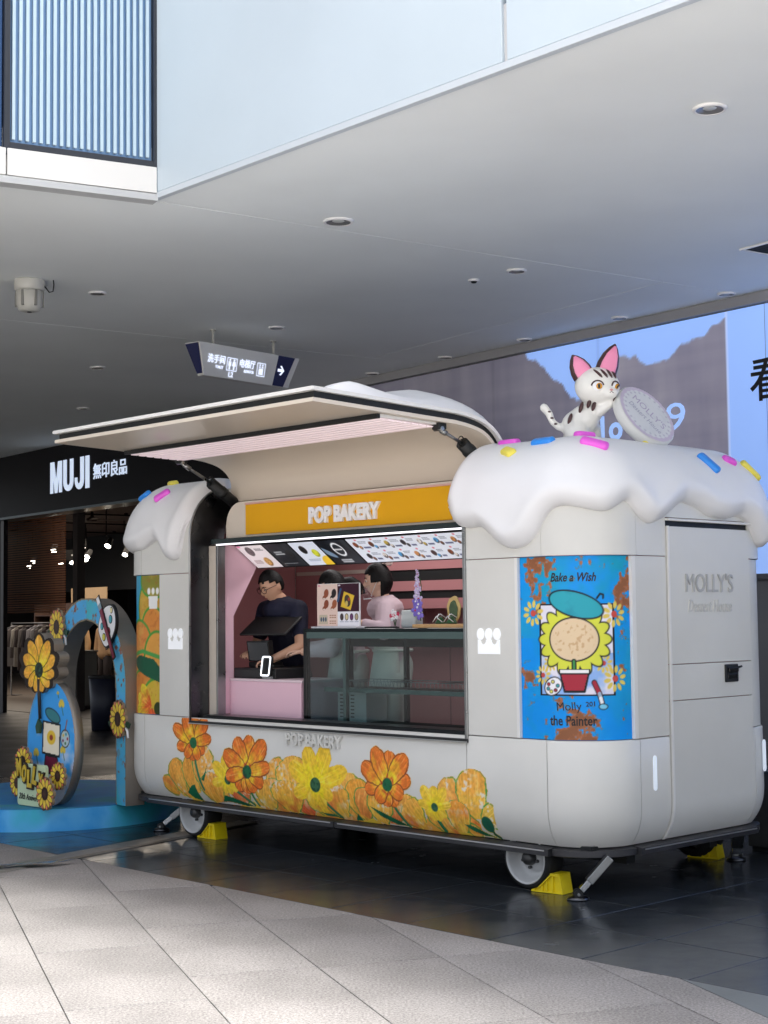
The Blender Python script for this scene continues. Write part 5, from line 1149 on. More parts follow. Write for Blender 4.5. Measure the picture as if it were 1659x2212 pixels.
# open cupboard with dark shelves on the back wall
cp = MB().box(-2.66, .2, 1.46, 1.734, 1.67, 2.02).build('cupboard', m_black, tr)
for z in (1.66, 1.795, 1.955): MB().box(-2.66, .2, 1.445, 1.4595, z, z + .075).build('shelf_edge', m_pink, cp)
l = bpy.data.lights.new('trailer_lamp', 'AREA'); l.shape = 'RECTANGLE'; l.size = 2.6; l.size_y = .25; l.energy = 3; l.color = (1, .95, .95)
lo = bpy.data.objects.new('trailer_lamp', l); COL.objects.link(lo); lo.location = TW(1.75, 1.0, 2.29); lo.rotation_euler = (0, 0, TRZ)

# menu boards: five lit prints tilted under the canopy
def mb_fn(X, Z): return X, .335 + .23 * (2.14 - Z) / .165, Z
def menu(u1, u0, bgc, paint, label):
    t = thing('menu_board', label, 'menu board', tuple(TO), TRZ, 'lit menu boards above the counter')
    dy, dz = .23, -.165; P = [(.335 + .004, 2.141), (.335 + .004 + dy, 2.141 + dz - .002), (.335 + dy + .022, 2.141 + dz + .012), (.335 + .022, 2.155)]
    MB().prism(P, 'x', -u1 + .002, -u0 - .002).build('frame', m_black, t)
    c = Canvas(-u1 + .008, -u0 - .008, 1.98, 2.136, .004, bgc); paint(c, -u1, -u0)
    c.mesh('printed_face', lambda X, Z: tuple(a - (.002 if i == 1 else 0) for i, a in enumerate(mb_fn(X, Z))), m_lite, t)
rgm = random.Random(11)
def scribble(c, x, z, w, n=3, col='303038', lh=.009, th=.0045):
    for i in range(n):
        k = x; 
        while k < x + w * rgm.uniform(.6, 1): ln = rgm.uniform(.006, .02); c.put(c.line([(k, z - i * lh), (k + ln, z - i * lh)], th) * .8, col); k += ln + .006
def cookie(c, x, z, r, col, col2): c.put(c.el(x, z, r, r * .7, .3), col2); c.put(c.el(x - .003, z + .004, r * .95, r * .62, .3), col); c.put(c.el(x, z, r, r * .7, .3) * np.clip((c.n(70, 4, 2) - .55) * 6, 0, 1) * .6, col2)
def p1(c, a, b_): cookie(c, a + .11, 2.095, .042, '6c6466', '3c3638'); cookie(c, a + .2, 2.02, .04, 'd8a868', '8c6030'); scribble(c, a + .18, 2.11, .09, 2); scribble(c, a + .05, 2.03, .08, 3, '806060'); c.put(c.el(a + .03, 2.13, .02, .006), 'e070a0')
def p2(c, a, b_): c.put(np.clip((c.n(14, 3) - .45) * 3, 0, 1) * .5, '52565a'); cookie(c, a + .2, 2.06, .04, '2e3032', '15171a'); scribble(c, a + .05, 2.08, .1, 2, 'd8dce0', .014, .008); scribble(c, a + .04, 2.0, .2, 1, '9aa0a6')
def p3(c, a, b_): c.put(c.el(b_ - .02, 1.99, .08, .05), 'f0c83c'); cookie(c, a + .1, 2.085, .036, '2c2a2c', '101012'); cookie(c, a + .2, 2.06, .034, 'd8dc3c', '9aa020'); scribble(c, a + .06, 2.02, .14, 2, '8090a8')
def p4(c, a, b_):
    c.put(np.clip((c.n(9, 8) - .45) * 4, 0, 1) * .7, '3a4048'); m = c.el(a + .17, 2.075, .055, .045) - c.el(a + .17, 2.075, .043, .034); c.put(np.clip(m, 0, 1), 'e8ecf0'); scribble(c, a + .12, 2.075, .09, 1, 'f4f6f8', .01, .01); scribble(c, a + .1, 2.005, .17, 2, 'e0e4ea', .012, .009); c.put(c.el(a + .03, 2.06, .07, .02, -.5), '7890a8')
def p5(c, a, b_):
    cols = ['8c4a2c', '2a2830', 'c88a50', '6a3a28', 'dcd6d0', '4a3436', 'b8a040', '4c9ad0']
    for r, z in ((0, 2.095), (1, 2.02)):
        for k in range(9):
            x = a + .06 + .155 * k + .03 * r; cookie(c, x, z, .022, cols[(k * 3 + r) % 8], '3c3030'); cookie(c, x + .03, z - .018, .014, cols[(k * 5 + r + 2) % 8], '3c3030'); scribble(c, x + .045, z + .02, .07, 2, '485060', .009, .0035); scribble(c, x + .06, z - .018, .05, 1, '303860', .01, .01); c.put(c.el(x + .035, z + .032, .01, .004), 'd04a5a')
menu(3.062, 2.75, 'eae2e4', p1, 'white lit menu board showing a grey and a golden cookie over the cashier')
menu(2.748, 2.468, '26292e', p2, 'dark lit menu board with faint text between two white ones')
menu(2.466, 2.176, 'dfe6f4', p3, 'pale lit menu board with a black and a lime cookie')
menu(2.174, 1.856, '181c22', p4, 'black lit menu board with a white ring emblem')
menu(1.854, .45, 'e2e8f4', p5, 'wide white lit menu board with two rows of pastries and prices')

# pink counter, cash drawer, till, card reader
ct = thing('service_counter', 'light pink counter under the till at the end of the opening', 'counter', tuple(TO), TRZ)
MB().box(-3.065, -2.262, .29, .72, .312, 1.142).build('front', m_pinkl, ct, .003); MB().box(-3.066, -2.25, .285, .74, 1.1425, 1.16).build('worktop', mat('counter_top', (236, 214, 220), .3), ct, .003)
cd = thing('cash_drawer', 'flat black cash drawer on the pink counter below the till', 'cash drawer', TW(2.83, .47, 1.161), TRZ)
MB().box(-.24, .24, -.14, .2, 0, .075).build('case', mat('till_black', (26, 28, 29), .45), cd, .006); MB().box(-.225, .225, -.147, -.141, .012, .062).build('drawer_front', mat('till_dark', (42, 44, 44), .5), cd, .004); MB().cyl((.1, -.148, .037), (.1, -.153, .037), .01).build('lock', m_steel, cd)
MB().box(-.24, -.05, .0, .18, .0752, .115).build('receipt_printer', mat('till_dark', (42, 44, 44), .5), cd, .008)
ts = thing('till', 'black two screen till terminal on the cash drawer, tilted away from the customer', 'till', TW(2.89, .50, 1.2365), TRZ + .25)
b = MB(); b.box(-.09, .09, -.04, .1, 0, .014).build('foot', MATS['till_dark'], ts, .005)
MB().prism([(-.02, .014), (.06, .014), (.03, .20), (-.03, .20)], 'x', -.03, .03).build('stand', MATS['till_dark'], ts)
def plate(name, w, h, th, M, m, par, bev=.005):
    o = MB().box(-w / 2, w / 2, -th / 2, th / 2, 0, h).build(name, m, par, bev); o.matrix_local = M; return o
plate('customer_screen', .20, .155, .014, Matrix.Translation((-.02, -.055, .045)) @ Matrix.Rotation(.22, 4, 'X'), m_blackg, ts)
plate('screen_face', .18, .135, .002, Matrix.Translation((-.02, -.0645, .054)) @ Matrix.Rotation(.22, 4, 'X'), mat('screen_dim', (70, 72, 74), .12), ts, 0)
plate('cashier_screen', .42, .26, .018, Matrix.Translation((0.0, -.06, .24)) @ Matrix.Rotation(-1.05, 4, 'X'), mat('till_black', (26, 28, 29), .45), ts, .008)
plate('rear_badge', .07, .03, .003, Matrix.Translation((-.02, -.0, .262)) @ Matrix.Rotation(-1.05, 4, 'X'), m_steel, ts, 0)
cr = thing('card_reader', 'small payment reader with a glowing white frame on the counter edge', 'card reader', TW(2.66, .30, 1.161), TRZ)
b = MB(); b.box(-.045, .045, -.0, .07, 0, .02); b.build('foot', mat('reader_grey', (150, 152, 152), .4), cr, .005)
def rrect(w, h, r, n=5): return [(sx * (w - r) + r * math.cos(a), sz * (h - r) + r * math.sin(a)) for sx, sz, a0 in ((1, 1, 0), (-1, 1, PI / 2), (-1, -1, PI), (1, -1, 1.5 * PI)) for a in np.linspace(a0, a0 + PI / 2, n)]
o = MB().prism(rrect(.052, .075, .016), 'y', .0, .02).build('body', m_black, cr); o.matrix_local = Matrix.Translation((0, .0, .093)) @ Matrix.Rotation(-.15, 4, 'X')
ring = rrect(.05, .073, .016); inn = rrect(.039, .061, .01); b = MB(); n = len(ring)
b.add([(p[0], -.004, p[1]) for p in ring] + [(p[0], -.004, p[1]) for p in inn] + [(p[0], -.0005, p[1]) for p in ring] + [(p[0], -.0005, p[1]) for p in inn], [f for i in range(n) for j in [(i + 1) % n] for f in ((i, j, n + j, n + i), (i, 2 * n + i, 2 * n + j, j), (n + i, n + j, 3 * n + j, 3 * n + i))])
o = b.build('light_frame', mat('frame_glow', (240, 246, 255), .4, emit=((240, 246, 255), .4)), cr); o.matrix_local = Matrix.Translation((0, .0, .093)) @ Matrix.Rotation(-.15, 4, 'X')

# glass display case
dc = thing('display_case', 'black framed glass pastry case with one wire shelf beside the pink counter', 'display case', tuple(TO), TRZ)
X0, X1, Y0, Y1 = -2.236, -.42, .29, .74
for x0, x1 in ((X0, X0 + .035), (X1 - .06, X1)):
    for y0, y1 in ((Y0, Y0 + .035), (Y1 - .035, Y1)): MB().box(x0, x1, y0, y1, .31, 1.50).build('post', m_blackg, dc, .003)
MB().box(X0, X1, Y0, Y1, 1.5005, 1.524).build('top', mat('case_top', (30, 40, 42), .12, .3), dc, .004)
MB().box(X0 + .0355, X1 - .0605, Y0 + .002, Y0 + .03, 1.455, 1.50).build('head_bar', mat('case_bar', (96, 116, 114), .25, .6), dc)
MB().box(X0 + .0355, X1 - .0605, Y0 + .002, Y1, .31, .87).build('base', m_black, dc)
gl = glass_mat('case_glass', (.80, .88, .88), 0, 1.5, 1.5)
MB().box(X0 + .036, X1 - .061, Y0 + .004, Y0 + .010, .871, 1.4545).build('front_glass', gl, dc)
MB().box(X0 + .003, X0 + .009, Y0 + .036, Y1 - .036, .871, 1.50).build('side_glass', gl, dc)
MB().box(X0 + .4, X0 + .43, Y0 + .01, Y0 + .04, .871, 1.455).build('mullion', mat('case_bar', (96, 116, 114), .25, .6), dc)
MB().box(-1.66, -1.63, Y1 - .03, Y1, .871, 1.50).build('mullion', m_blackg, dc); MB().box(-1.02, -.95, Y1 - .03, Y1, .871, 1.50).build('mullion', m_blackg, dc)
MB().box(X0 + .036, X1 - .061, Y1 - .028, Y1 - .002, 1.39, 1.50).build('rear_rail', m_black, dc)
MB().box(X0 + .12, X1 - .07, Y0 + .09, Y1 - .06, 1.10, 1.108).build('glass_shelf', glass_mat('shelf_glass', (.75, .82, .82), 0.05, 1.5, 2), dc)
MB().box(X0 + .12, X1 - .07, Y0 + .085, Y0 + .0895, 1.085, 1.115).build('shelf_lip', mat('case_bar', (96, 116, 114), .25, .6), dc)
b = MB(); wm = mat('wire_bright', (170, 174, 172), .3, .9)
for k in range(3):
    bask = MB(); xa = -1.9 + .46 * k
    for z, g_ in ((1.112, 0), (1.165, .012)): bask.tube([(xa - g_, .40 - g_, z), (xa + .42 + g_, .40 - g_, z), (xa + .42 + g_, .64 + g_, z), (xa - g_, .64 + g_, z), (xa - g_, .40 - g_, z)], .003, 5)
    for i in range(13):
        x = xa + .035 * i; bask.tube([(x, .388, 1.165), (x, .40, 1.112), (x, .64, 1.112), (x, .652, 1.165)], .002, 4)
    bask.build('wire_basket', wm, dc)['kind'] = 'stuff'
vb = MB().box(X0 + .10, X0 + .395, .52, .72, .8715, 1.09).build('cooling_box', mat('cool_grey', (150, 160, 160), .4), dc, .004)
for i in range(3):
    for j in range(7): MB().box(X0 + .13 + .055 * i, X0 + .165 + .055 * i, .517, .5198, .90 + .025 * j, .908 + .025 * j).build('vent_slot', m_black, vb)
# things on the case
wbd = tag(MB().box(-.36, .42, -.13, .13, 0, .025).build('wood_board', mat('wood_pale', (196, 156, 104), .5, nz=(8, .12)), None, .003, loc=TW(.82, .45, 1.5245), rot=TRZ), 'pale wooden board lying on the glass case under the flowers', 'board')
mn = thing('menu_stand', 'white menu stand showing four brown cakes and a yellow card on the case top', 'menu stand', TW(1.985, .40, 1.5245), TRZ)
MB().box(-.235, .235, -.05, .05, 0, .012).build('foot', m_white, mn, .003); MB().box(-.22, .22, -.004, .008, .0125, .312).build('backing', m_white, mn, .002)
c = Canvas(-.217, .217, .015, .309, .003, 'ecd2c6')
rt = c.X > -.002; c.put(rt.astype(float), '3a1428'); c.put((rt & (c.Z < .115)).astype(float), 'f0f0f6')
for x, z, cc in ((-.12, .245, '9a5238'), (-.04, .245, '2c2426'), (-.12, .17, '8c4830'), (-.035, .17, 'a45c3c')):
    c.put(c.el(x, z, .024, .03, -.3), cc); c.put(c.el(x - .02, z - .028, .022, .014, .5), cc); c.put(c.el(x - .024, z - .038, .014, .006), 'e8d8cc')
c.put(c.poly([(-.2, .03), (-.105, .03), (-.11, .095), (-.195, .095)]), 'cdbfa8'); 
for k in range(3): c.put(c.el(-.175 + .024 * k, .062, .009, .016), '4a5a70')
for z in (.09, .075, .05, .035): 
    for k in range(3): c.put(c.line([(-.085 + .024 * k, z), (-.07 + .024 * k, z)], .006), 'a87858')
c.put(c.poly([(.03, .15), (.13, .125), (.17, .225), (.065, .255)]), 'e8c23c'); c.put(c.el(.1, .19, .03, .042, .3), '4a4034'); c.put(c.el(.09, .17, .014, .02), 'd8c06a'); c.put(c.el(.115, .2, .012, .012), 'a84434'); c.put(c.line([(.03, .27), (.0, .19)], .02), '3a5a80')
for k, cc in enumerate(('4a3a3c', 'd8c8a0', '6a3a6a', 'b8a888')): c.put(c.el(.04 + .05 * k, .078, .018, .024), '2a2426'); c.put(c.el(.04 + .05 * k, .078, .014, .020), cc); c.put(c.line([(.022 + .05 * k, .045), (.058 + .05 * k, .045)], .005), 'a8b0c0')
c.put(c.el(-.195, .298, .014, .005), 'e08aa0'); c.put(c.el(.015, .298, .014, .005), 'f0e8f0')
c.mesh('printed_sheet', lambda X, Z: (X, np.full_like(X, -.0055), Z), m_print, mn)
def pot_plant():
    t = thing('orchid', 'purple and lilac orchid spray in a clear vase on the wooden board', 'flowers', TW(1.20, .42, 1.55), TRZ)
    MB().lathe([(.0, 0), (.03, 0), (.035, .08), (.03, .09)], 16).build('vase', glass_mat('vase_glass', (.9, .93, .95)), t)
    MB().tube([(0, 0, .02), (.0, 0, .15), (.01, 0, .25), (-.01, 0, .33), (-.015, 0, .36)], .003).build('stem', mat('stem_green', (52, 92, 50), .6), t)
    lil = mat('petal_lilac', (206, 190, 226), .5); pur = mat('petal_purple', (122, 106, 196), .5); red = mat('petal_red', (196, 40, 80), .5); rr = random.Random(2)
    for i in range(15):
        z = .07 + .02 * i; r = .03 * (1 - i / 17) + .006; a = i * 2.4; cx, cy = .02 * math.cos(a) * (1 - i / 16), -.02 - .01 * rr.random()
        b = MB()
        for k in range(5):
            th = 2 * PI * k / 5 + rr.random(); Mx = Matrix.Rotation(-th, 4, 'Y') @ Matrix.Rotation(.4, 4, 'X')
            b.ell(Vector((cx, cy, z)) + Vector((math.cos(th), -.15, math.sin(th))) * r * .75, (r * .55, .004, r * .45), 8, 5, Matrix.Rotation(-th, 4, 'Y'))
        f = b.build('blossom', pur if i < 5 else lil, t)
        MB().ell((cx, cy - .006, z), r * .25, 8, 5).build('blossom_eye', red if i % 4 == 1 else m_white, f)
    w = thing('white_posy', 'small white and red posy in a clear cup beside the orchid', 'flowers', TW(1.42, .40, 1.5245), TRZ)
    MB().lathe([(0, 0), (.028, 0), (.034, .06)], 14).build('cup', glass_mat('vase_glass', (.9, .93, .95)), w)
    for i in range(9):
        a = i * 2.4; r = .012 * math.sqrt(i); b = MB(); px, pz = r * math.cos(a) * 1.2, .085 + r * math.sin(a) * .9
        for k in range(5): b.ell((px + .009 * math.cos(k * 1.257), -.012, pz + .009 * math.sin(k * 1.257)), (.007, .003, .007), 7, 4)
        b.build('blossom', m_white if i % 4 else red, w)
    for k in range(4): MB().tube([(0, 0, .01), (.01 * (k - 1.5), -.003, .05), (.016 * (k - 1.5), -.006, .08)], .002, 5).build('stem', MATS['stem_green'], w)
pot_plant()
lo_ = thing('leaf_parcels', 'two green leaf wrapped rice parcels before a leaf printed card', 'rice parcels', TW(.965, .42, 1.55), TRZ)
gm = mat('parcel_green', (34, 82, 40), .45, nz=(20, .3)); 
for dx, s in ((-.055, 1), (.045, 1.05)):
    b = MB(); h = .062 * s; b.add([(dx - .06 * s, 0, 0), (dx + .06 * s, -.01, 0), (dx + .01, .06, 0), (dx, -.055, 0), (dx + .005, 0, h)], [(0, 3, 4), (3, 1, 4), (1, 2, 4), (2, 0, 4), (0, 2, 1, 3)]); p = b.build('parcel', gm, lo_, .012, 3)
    MB().tube([(dx - .04, -.03, .012), (dx - .005, -.035, .045), (dx + .01, -.01, .064), (dx + .03, .02, .04)], .003, 6).tube([(dx + .045, -.028, .012), (dx + .01, -.04, .04), (dx, -.012, .064)], .003, 6).build('string', m_white, p)
cardp = [(.06 * math.cos(t) * (1 + .05 * math.sin(7 * t)), .095 + .085 * math.sin(t) * (1 + .05 * math.cos(5 * t))) for t in np.linspace(0, 2 * PI, 30, endpoint=False)]
cd_ = MB().prism(cardp, 'y', .07, .078).build('card', mat('card_tan', (206, 180, 118), .6), lo_)
MB().prism([(p[0] * .62, (p[1] - .095) * .75 + .088) for p in cardp], 'y', .0665, .0695).build('leaf_print', mat('leaf_print', (74, 96, 66), .6, nz=(30, .3)), cd_)
tg = tag(MB().box(-.06, .06, -.05, .05, 0, .12).build('paper_box', mat('box_white', (214, 220, 218), .5), None, .01, loc=TW(1.52, .66, 1.5245), rot=TRZ + .2), 'white paper box standing on the glass case behind the posy', 'box')
tb = thing('tablet', 'thin black tablet lying on the case top by the staff hands', 'tablet', TW(1.55, .40, 1.5245), TRZ)
MB().box(-.1, .1, -.07, .07, 0, .009).build('case', m_black, tb, .003); MB().box(-.09, .09, -.06, .06, .0092, .0105).build('screen', m_blackg, tb)

# ================================================================== PEOPLE behind the counter
m_skin = mat('skin', (206, 160, 132), .5, nz=(12, .04)); m_skin2 = mat('skin_pale', (218, 178, 154), .5, nz=(12, .03)); m_hair = mat('hair_black', (9, 8, 9), .55, spec=.25, bump=(90, .4))
m_navyshirt = mat('shirt_navy', (16, 20, 46), .8, nz=(9, .1), bump=(8, .9)); m_pshirt = mat('shirt_pink', (216, 194, 202), .75, nz=(8, .03), bump=(8, 1.0)); m_apron = mat('apron_grey', (206, 208, 202), .8, nz=(6, .03), bump=(7, 1.0)); m_trouser = mat('trouser_black', (20, 20, 24), .8)
def head_points(n=36, m=30):
    th = np.linspace(0, PI, m + 1)[:, None]; ph = np.linspace(0, 2 * PI, n, endpoint=False)[None, :]
    dx = np.sin(th) * np.cos(ph); dy = np.sin(th) * np.sin(ph); dz = np.cos(th) * np.ones_like(ph)
    x = .075 * dx; y = .094 * dy; z = .118 * dz
    jaw = np.where(dz < 0, 1 - .30 * np.abs(dz) ** 1.6, 1); x = x * jaw; y = np.where(dy > 0, y * np.where(dz < -.2, 1 - .5 * (-dz - .2), 1), y)
    def bump(cx, cz, sx, sz, a): return a * np.exp(-((dx - cx) / sx) ** 2 - ((dz - cz) / sz) ** 2) * (dy < 0)
    y = y - bump(0, -.18, .13, .17, .022) - bump(0, -.30, .10, .07, .007) - bump(0, -.56, .22, .09, .006) - bump(0, -.86, .3, .15, .010) - bump(.35, .10, .28, .07, .004) - bump(-.35, .10, .28, .07, .004) + bump(.38, -.05, .18, .09, .006) + bump(-.38, -.05, .18, .09, .006)
    return np.stack([x, y, z], -1), dx, dy, dz
def closed(P):
    m, n = P.shape[0], P.shape[1]
    return [tuple(p) for p in P.reshape(-1, 3)], [(i * n + k, (i + 1) * n + k, (i + 1) * n + (k + 1) % n, i * n + (k + 1) % n) for i in range(m - 1) for k in range(n)]
def xf(V, M): return [tuple(M @ Vector(v)) for v in V]
def hand_parts(w, d, nrm, curl=.5, left=True):
    """palm and five separate bent fingers; d points along the hand, nrm out of its back"""
    d = Vector(d).normalized(); nrm = Vector(nrm); nrm = (nrm - d * nrm.dot(d)).normalized(); sd = d.cross(nrm) * (1 if left else -1); w = Vector(w); out = []
    M = Matrix((sd, d, nrm)).transposed().to_4x4()
    b = MB(); b.ell(w + d * .045, (.04, .052, .0155), 14, 10, M); out.append((b.v, b.f))
    for i, (off, ln) in enumerate(((-.028, .062), (-.0095, .072), (.0095, .068), (.027, .053))):
        p = w + d * .07 + sd * off; pts = [p]; a = curl * .35
        for seg in (.42, .32, .26):
            dr = d * math.cos(a) - nrm * math.sin(a) + sd * off * 2.2; pts.append(pts[-1] + dr.normalized() * ln * seg * 1.15); a += curl * .9
        out.append(skin_arrays([tuple(q) for q in pts], [(0, 1), (1, 2), (2, 3)], [.0092, .0088, .008, .007], 1))
    p = w + d * .02 - sd * .026; q1 = p + (d * .5 - sd * .8 - nrm * .25).normalized() * .032; q2 = q1 + (d * .85 - sd * .3 - nrm * .5 * curl).normalized() * .028; q3 = q2 + (d * .9 - nrm * curl * .7).normalized() * .022
    out.append(skin_arrays([tuple(p), tuple(q1), tuple(q2), tuple(q3)], [(0, 1), (1, 2), (2, 3)], [.013, .0105, .0095, .008], 1))
    return out
def person(label, loc, rz, k, head_c, pitch, yaw, armL, armR, handL, handR, shirt, skin, hair, chest=1.0, sleeve=.62, lower=None, apron=False, glasses=False, mask=False, group='staff in the trailer'):
    t = thing('person', label, 'person', loc, rz, group)
    sh = .185 * chest
    Z = lambda z: z * k
    core = [(0, .05, Z(.90)), (0, .03, Z(1.06)), (0, -.01, Z(1.25)), (0, -.03, Z(1.36)), (0, -.05, Z(1.43)), tuple(Vector(head_c) + Vector((0, .02, -.07)))]
    V = core + [armL[0], armL[1], armL[2], armR[0], armR[1], armR[2], (.09, .05, Z(.86)), (.10, .02, Z(.48)), (.10, .06, .09), (.11, -.06, .035), (-.09, .05, Z(.86)), (-.10, .02, Z(.48)), (-.10, .06, .09), (-.11, -.06, .035)]
    Ed = [(0, 1), (1, 2), (2, 3), (3, 4), (4, 5), (3, 6), (6, 7), (7, 8), (3, 9), (9, 10), (10, 11), (0, 12), (12, 13), (13, 14), (14, 15), (0, 16), (16, 17), (17, 18), (18, 19)]
    R = [(.14, .10), (.135 * chest, .095), (.15 * chest, .10), (.13 * chest, .085), (.055, .055), .052, .058, .042, .029, .058, .042, .029, .085, .056, .042, .036, .085, .056, .042, .036]
    parts = [skin_arrays(V, Ed, R, 2)]
    Mh = Matrix.Translation(head_c) @ Matrix.Rotation(yaw, 4, 'Z') @ Matrix.Rotation(pitch, 4, 'X')
    P, dx, dy, dz = head_points(); hv, hf = closed(P); parts.append((xf(hv, Mh), hf))
    b = MB()
    for s in (-1, 1): b.ell((s * .074, .012, -.012), (.010, .019, .031), 10, 8, Matrix.Rotation(.25, 4, 'X'))
    parts.append((xf(b.v, Mh), b.f))
    if handL: parts += hand_parts(armL[2], *handL, left=True)
    if handR: parts += hand_parts(armR[2], *handR, left=False)
    me = fuse(parts, .0048, 2); me.name = 'body'; o = finish(bpy.data.objects.new('body', me), skin, t)
    # shirt over torso and upper arms
    def lerp(a, c_, f): return tuple(Vector(a) + (Vector(c_) - Vector(a)) * f)
    SV = [(0, .05, Z(.86)), (0, .03, Z(1.04)), (0, -.01, Z(1.25)), (0, -.03, Z(1.355)), (0, -.045, Z(1.405)), armL[0], lerp(armL[0], armL[1], sleeve), armR[0], lerp(armR[0], armR[1], sleeve)]
    if sleeve >= 1: SV[6] = armL[1]; SV[8] = armR[1]
    SR = [(.155, .115), (.15 * chest, .112), (.165 * chest, .118), (.145 * chest, .10), (.068, .068), (.078, .078), (.064, .064), (.078, .078), (.064, .064)]
    SE_ = [(0, 1), (1, 2), (2, 3), (3, 4), (3, 5), (5, 6), (3, 7), (7, 8)]
    if sleeve >= 1: SV += [lerp(armL[1], armL[2], .75), lerp(armR[1], armR[2], .75)]; SR += [(.048, .048), (.048, .048)]; SE_ += [(6, 9), (8, 10)]
    me = fuse([skin_arrays(SV, SE_, SR, 2)], .007, 2); sh_o = finish(bpy.data.objects.new('shirt', me), shirt, t)
    # collar
    b = MB(); nk = Vector((0, -.05, Z(1.41)))
    n = 24; vs = []
    for r_, z in ((.060, .0), (.072, .038), (.094, .008)):
        vs += [nk + Vector((r_ * math.sin(a), -r_ * 1.02 * math.cos(a) + (.0), z - .022 * math.cos(a) * (1 if z < .03 else .4))) for a in np.linspace(.28, 2 * PI - .28, n)]
    b.add(vs, [(i * n + j, i * n + j + 1, (i + 1) * n + j + 1, (i + 1) * n + j) for i in range(2) for j in range(n - 1)], True); c_o = b.build('collar', shirt, sh_o); sm = c_o.modifiers.new('s', 'SOLIDIFY'); sm.thickness = .004
    # trousers
    me = fuse([skin_arrays([(0, .05, Z(.93)), (.09, .05, Z(.84)), (.10, .02, Z(.48)), (.10, .05, .1), (-.09, .05, Z(.84)), (-.10, .02, Z(.48)), (-.10, .05, .1)], [(0, 1), (1, 2), (2, 3), (0, 4), (4, 5), (5, 6)], [(.16, .12), .11, .075, .065, .11, .075, .065], 2)], .01, 2)
    finish(bpy.data.objects.new('trousers', me), lower or m_trouser, t)
    b = MB()
    for s in (-1, 1): b.ell((s * .11, -.02, .045), (.05, .13, .045), 14, 8)
    me = fuse([(b.v, b.f)], .01, 1); me.transform(Matrix()); finish(bpy.data.objects.new('shoes', me), m_black, t)
    # hair
    th = 1.11; HP = P * np.array([th * 1.01, th, th]); line = hair['line'](dx, dy, dz)
    bump_ = 1 + .05 * (fbm(dx * 9 + 5, dz * 7 + dy * 6, 3, 3) - .5); HP = HP * bump_[..., None]
    if hair.get('bob'): 
        k_ = np.clip((-dz + .1), 0, 1) * (dy > -.55); HP[..., 0] *= 1 + .30 * k_; HP[..., 1] *= 1 + .22 * k_ * (dy > 0); HP[..., 2] *= 1 + .22 * k_
    hv, hf = closed(HP); keep = (dz > line).ravel(); hf = [f for f in hf if all(keep[i] for i in f)]
    b = MB(); b.add(xf(hv, Mh), hf, True); h_o = b.build('hair', m_hair, t); sm = h_o.modifiers.new('s', 'SOLIDIFY'); sm.thickness = .012; sm.offset = -1
    if hair.get('pony'):
        pv = [(0, .09, .0), (0, .14, -.01), (0, .175, -.06), (0, .185, -.11), (0, .20, -.135)]
        V_, F_ = skin_arrays(pv, [(0, 1), (1, 2), (2, 3), (3, 4)], [(.035, .035), (.034, .034), (.04, .036), (.03, .03), (.008, .008)], 2); finish(bpy.data.objects.new('ponytail', fuse([(xf(V_, Mh), F_)], .007, 2)), m_hair, h_o)
    # face details
    b = MB(); dk = mat('eye_dark', (24, 18, 16), .3)
    for s in (-1, 1):
        e = MB().ell((0, 0, 0), (.0125, .006, .0075), 12, 8); e.v = [tuple(Mh @ (Vector(v) + Vector((s * .031, -.083, .002)))) for v in e.v]; eo = e.build('eye', mat('eye_white', (226, 222, 218), .3), t)
        e = MB().ell((0, 0, 0), (.0058, .003, .0062), 10, 6); e.v = [tuple(Mh @ (Vector(v) + Vector((s * .031, -.0885, .001)))) for v in e.v]; e.build('iris', dk, eo)
        e = MB().tube([Mh @ Vector(q) for q in ((s * .014, -.0935, .021), (s * .03, -.092, .027), (s * .048, -.080, .021))], [.003, .0034, .0018], 6); e.build('eyebrow', m_hair, t)
    MB().tube([Mh @ Vector(q) for q in ((-.024, -.087, -.066), (-.01, -.0945, -.063), (0, -.095, -.065), (.01, -.0945, -.063), (.024, -.087, -.066))], [.002, .0045, .004, .0045, .002], 8).build('mouth', mat('lip', (160, 96, 88), .5), t)
    if glasses:
        gf = mat('glasses_frame', (70, 34, 30), .35); g_ = MB()
        for s in (-1, 1):
            q = [Mh @ Vector((s * .034 + .029 * math.cos(a), -.104 + .35 * abs(.034 + .029 * math.cos(a) * s) * .3 * (1), .0 + .023 * math.sin(a))) for a in np.linspace(0, 2 * PI, 21)]; g_.tube(q, .0022, 6)
            g_.tube([Mh @ Vector(q) for q in ((s * .062, -.096, .006), (s * .076, -.05, .008), (s * .078, .01, .006))], .0022, 6)
        g_.tube([Mh @ Vector(q) for q in ((-.006, -.105, .004), (0, -.107, .006), (.006, -.105, .004))], .002, 6); g_.build('glasses', gf, t)
    if mask:
        gmk = glass_mat('visor_clear', (.93, .95, .96), .05, 1.45, 2.0); N_ = 16; vs = []
        for r_, z in ((.078, -.03), (.098, -.075), (.088, -.125)): vs += [Mh @ Vector((r_ * .8 * math.sin(a), -.03 - r_ * math.cos(a), z)) for a in np.linspace(-1.2, 1.2, N_)]
        mo = MB().add(vs, [(i * N_ + j, i * N_ + j + 1, (i + 1) * N_ + j + 1, (i + 1) * N_ + j) for i in range(2) for j in range(N_ - 1)], True).build('face_shield', gmk, t)
        MB().tube([Mh @ Vector((.088 * .8 * math.sin(a), -.03 - .088 * math.cos(a), -.125)) for a in np.linspace(-1.2, 1.2, 12)], .004, 6).build('shield_rim', m_white, mo)
        for s in (-1, 1): MB().tube([Mh @ Vector(q) for q in ((s * .066, -.062, -.11), (s * .078, -.02, -.03), (s * .08, .012, .012))], .0022, 5).build('ear_loop', m_white, mo)
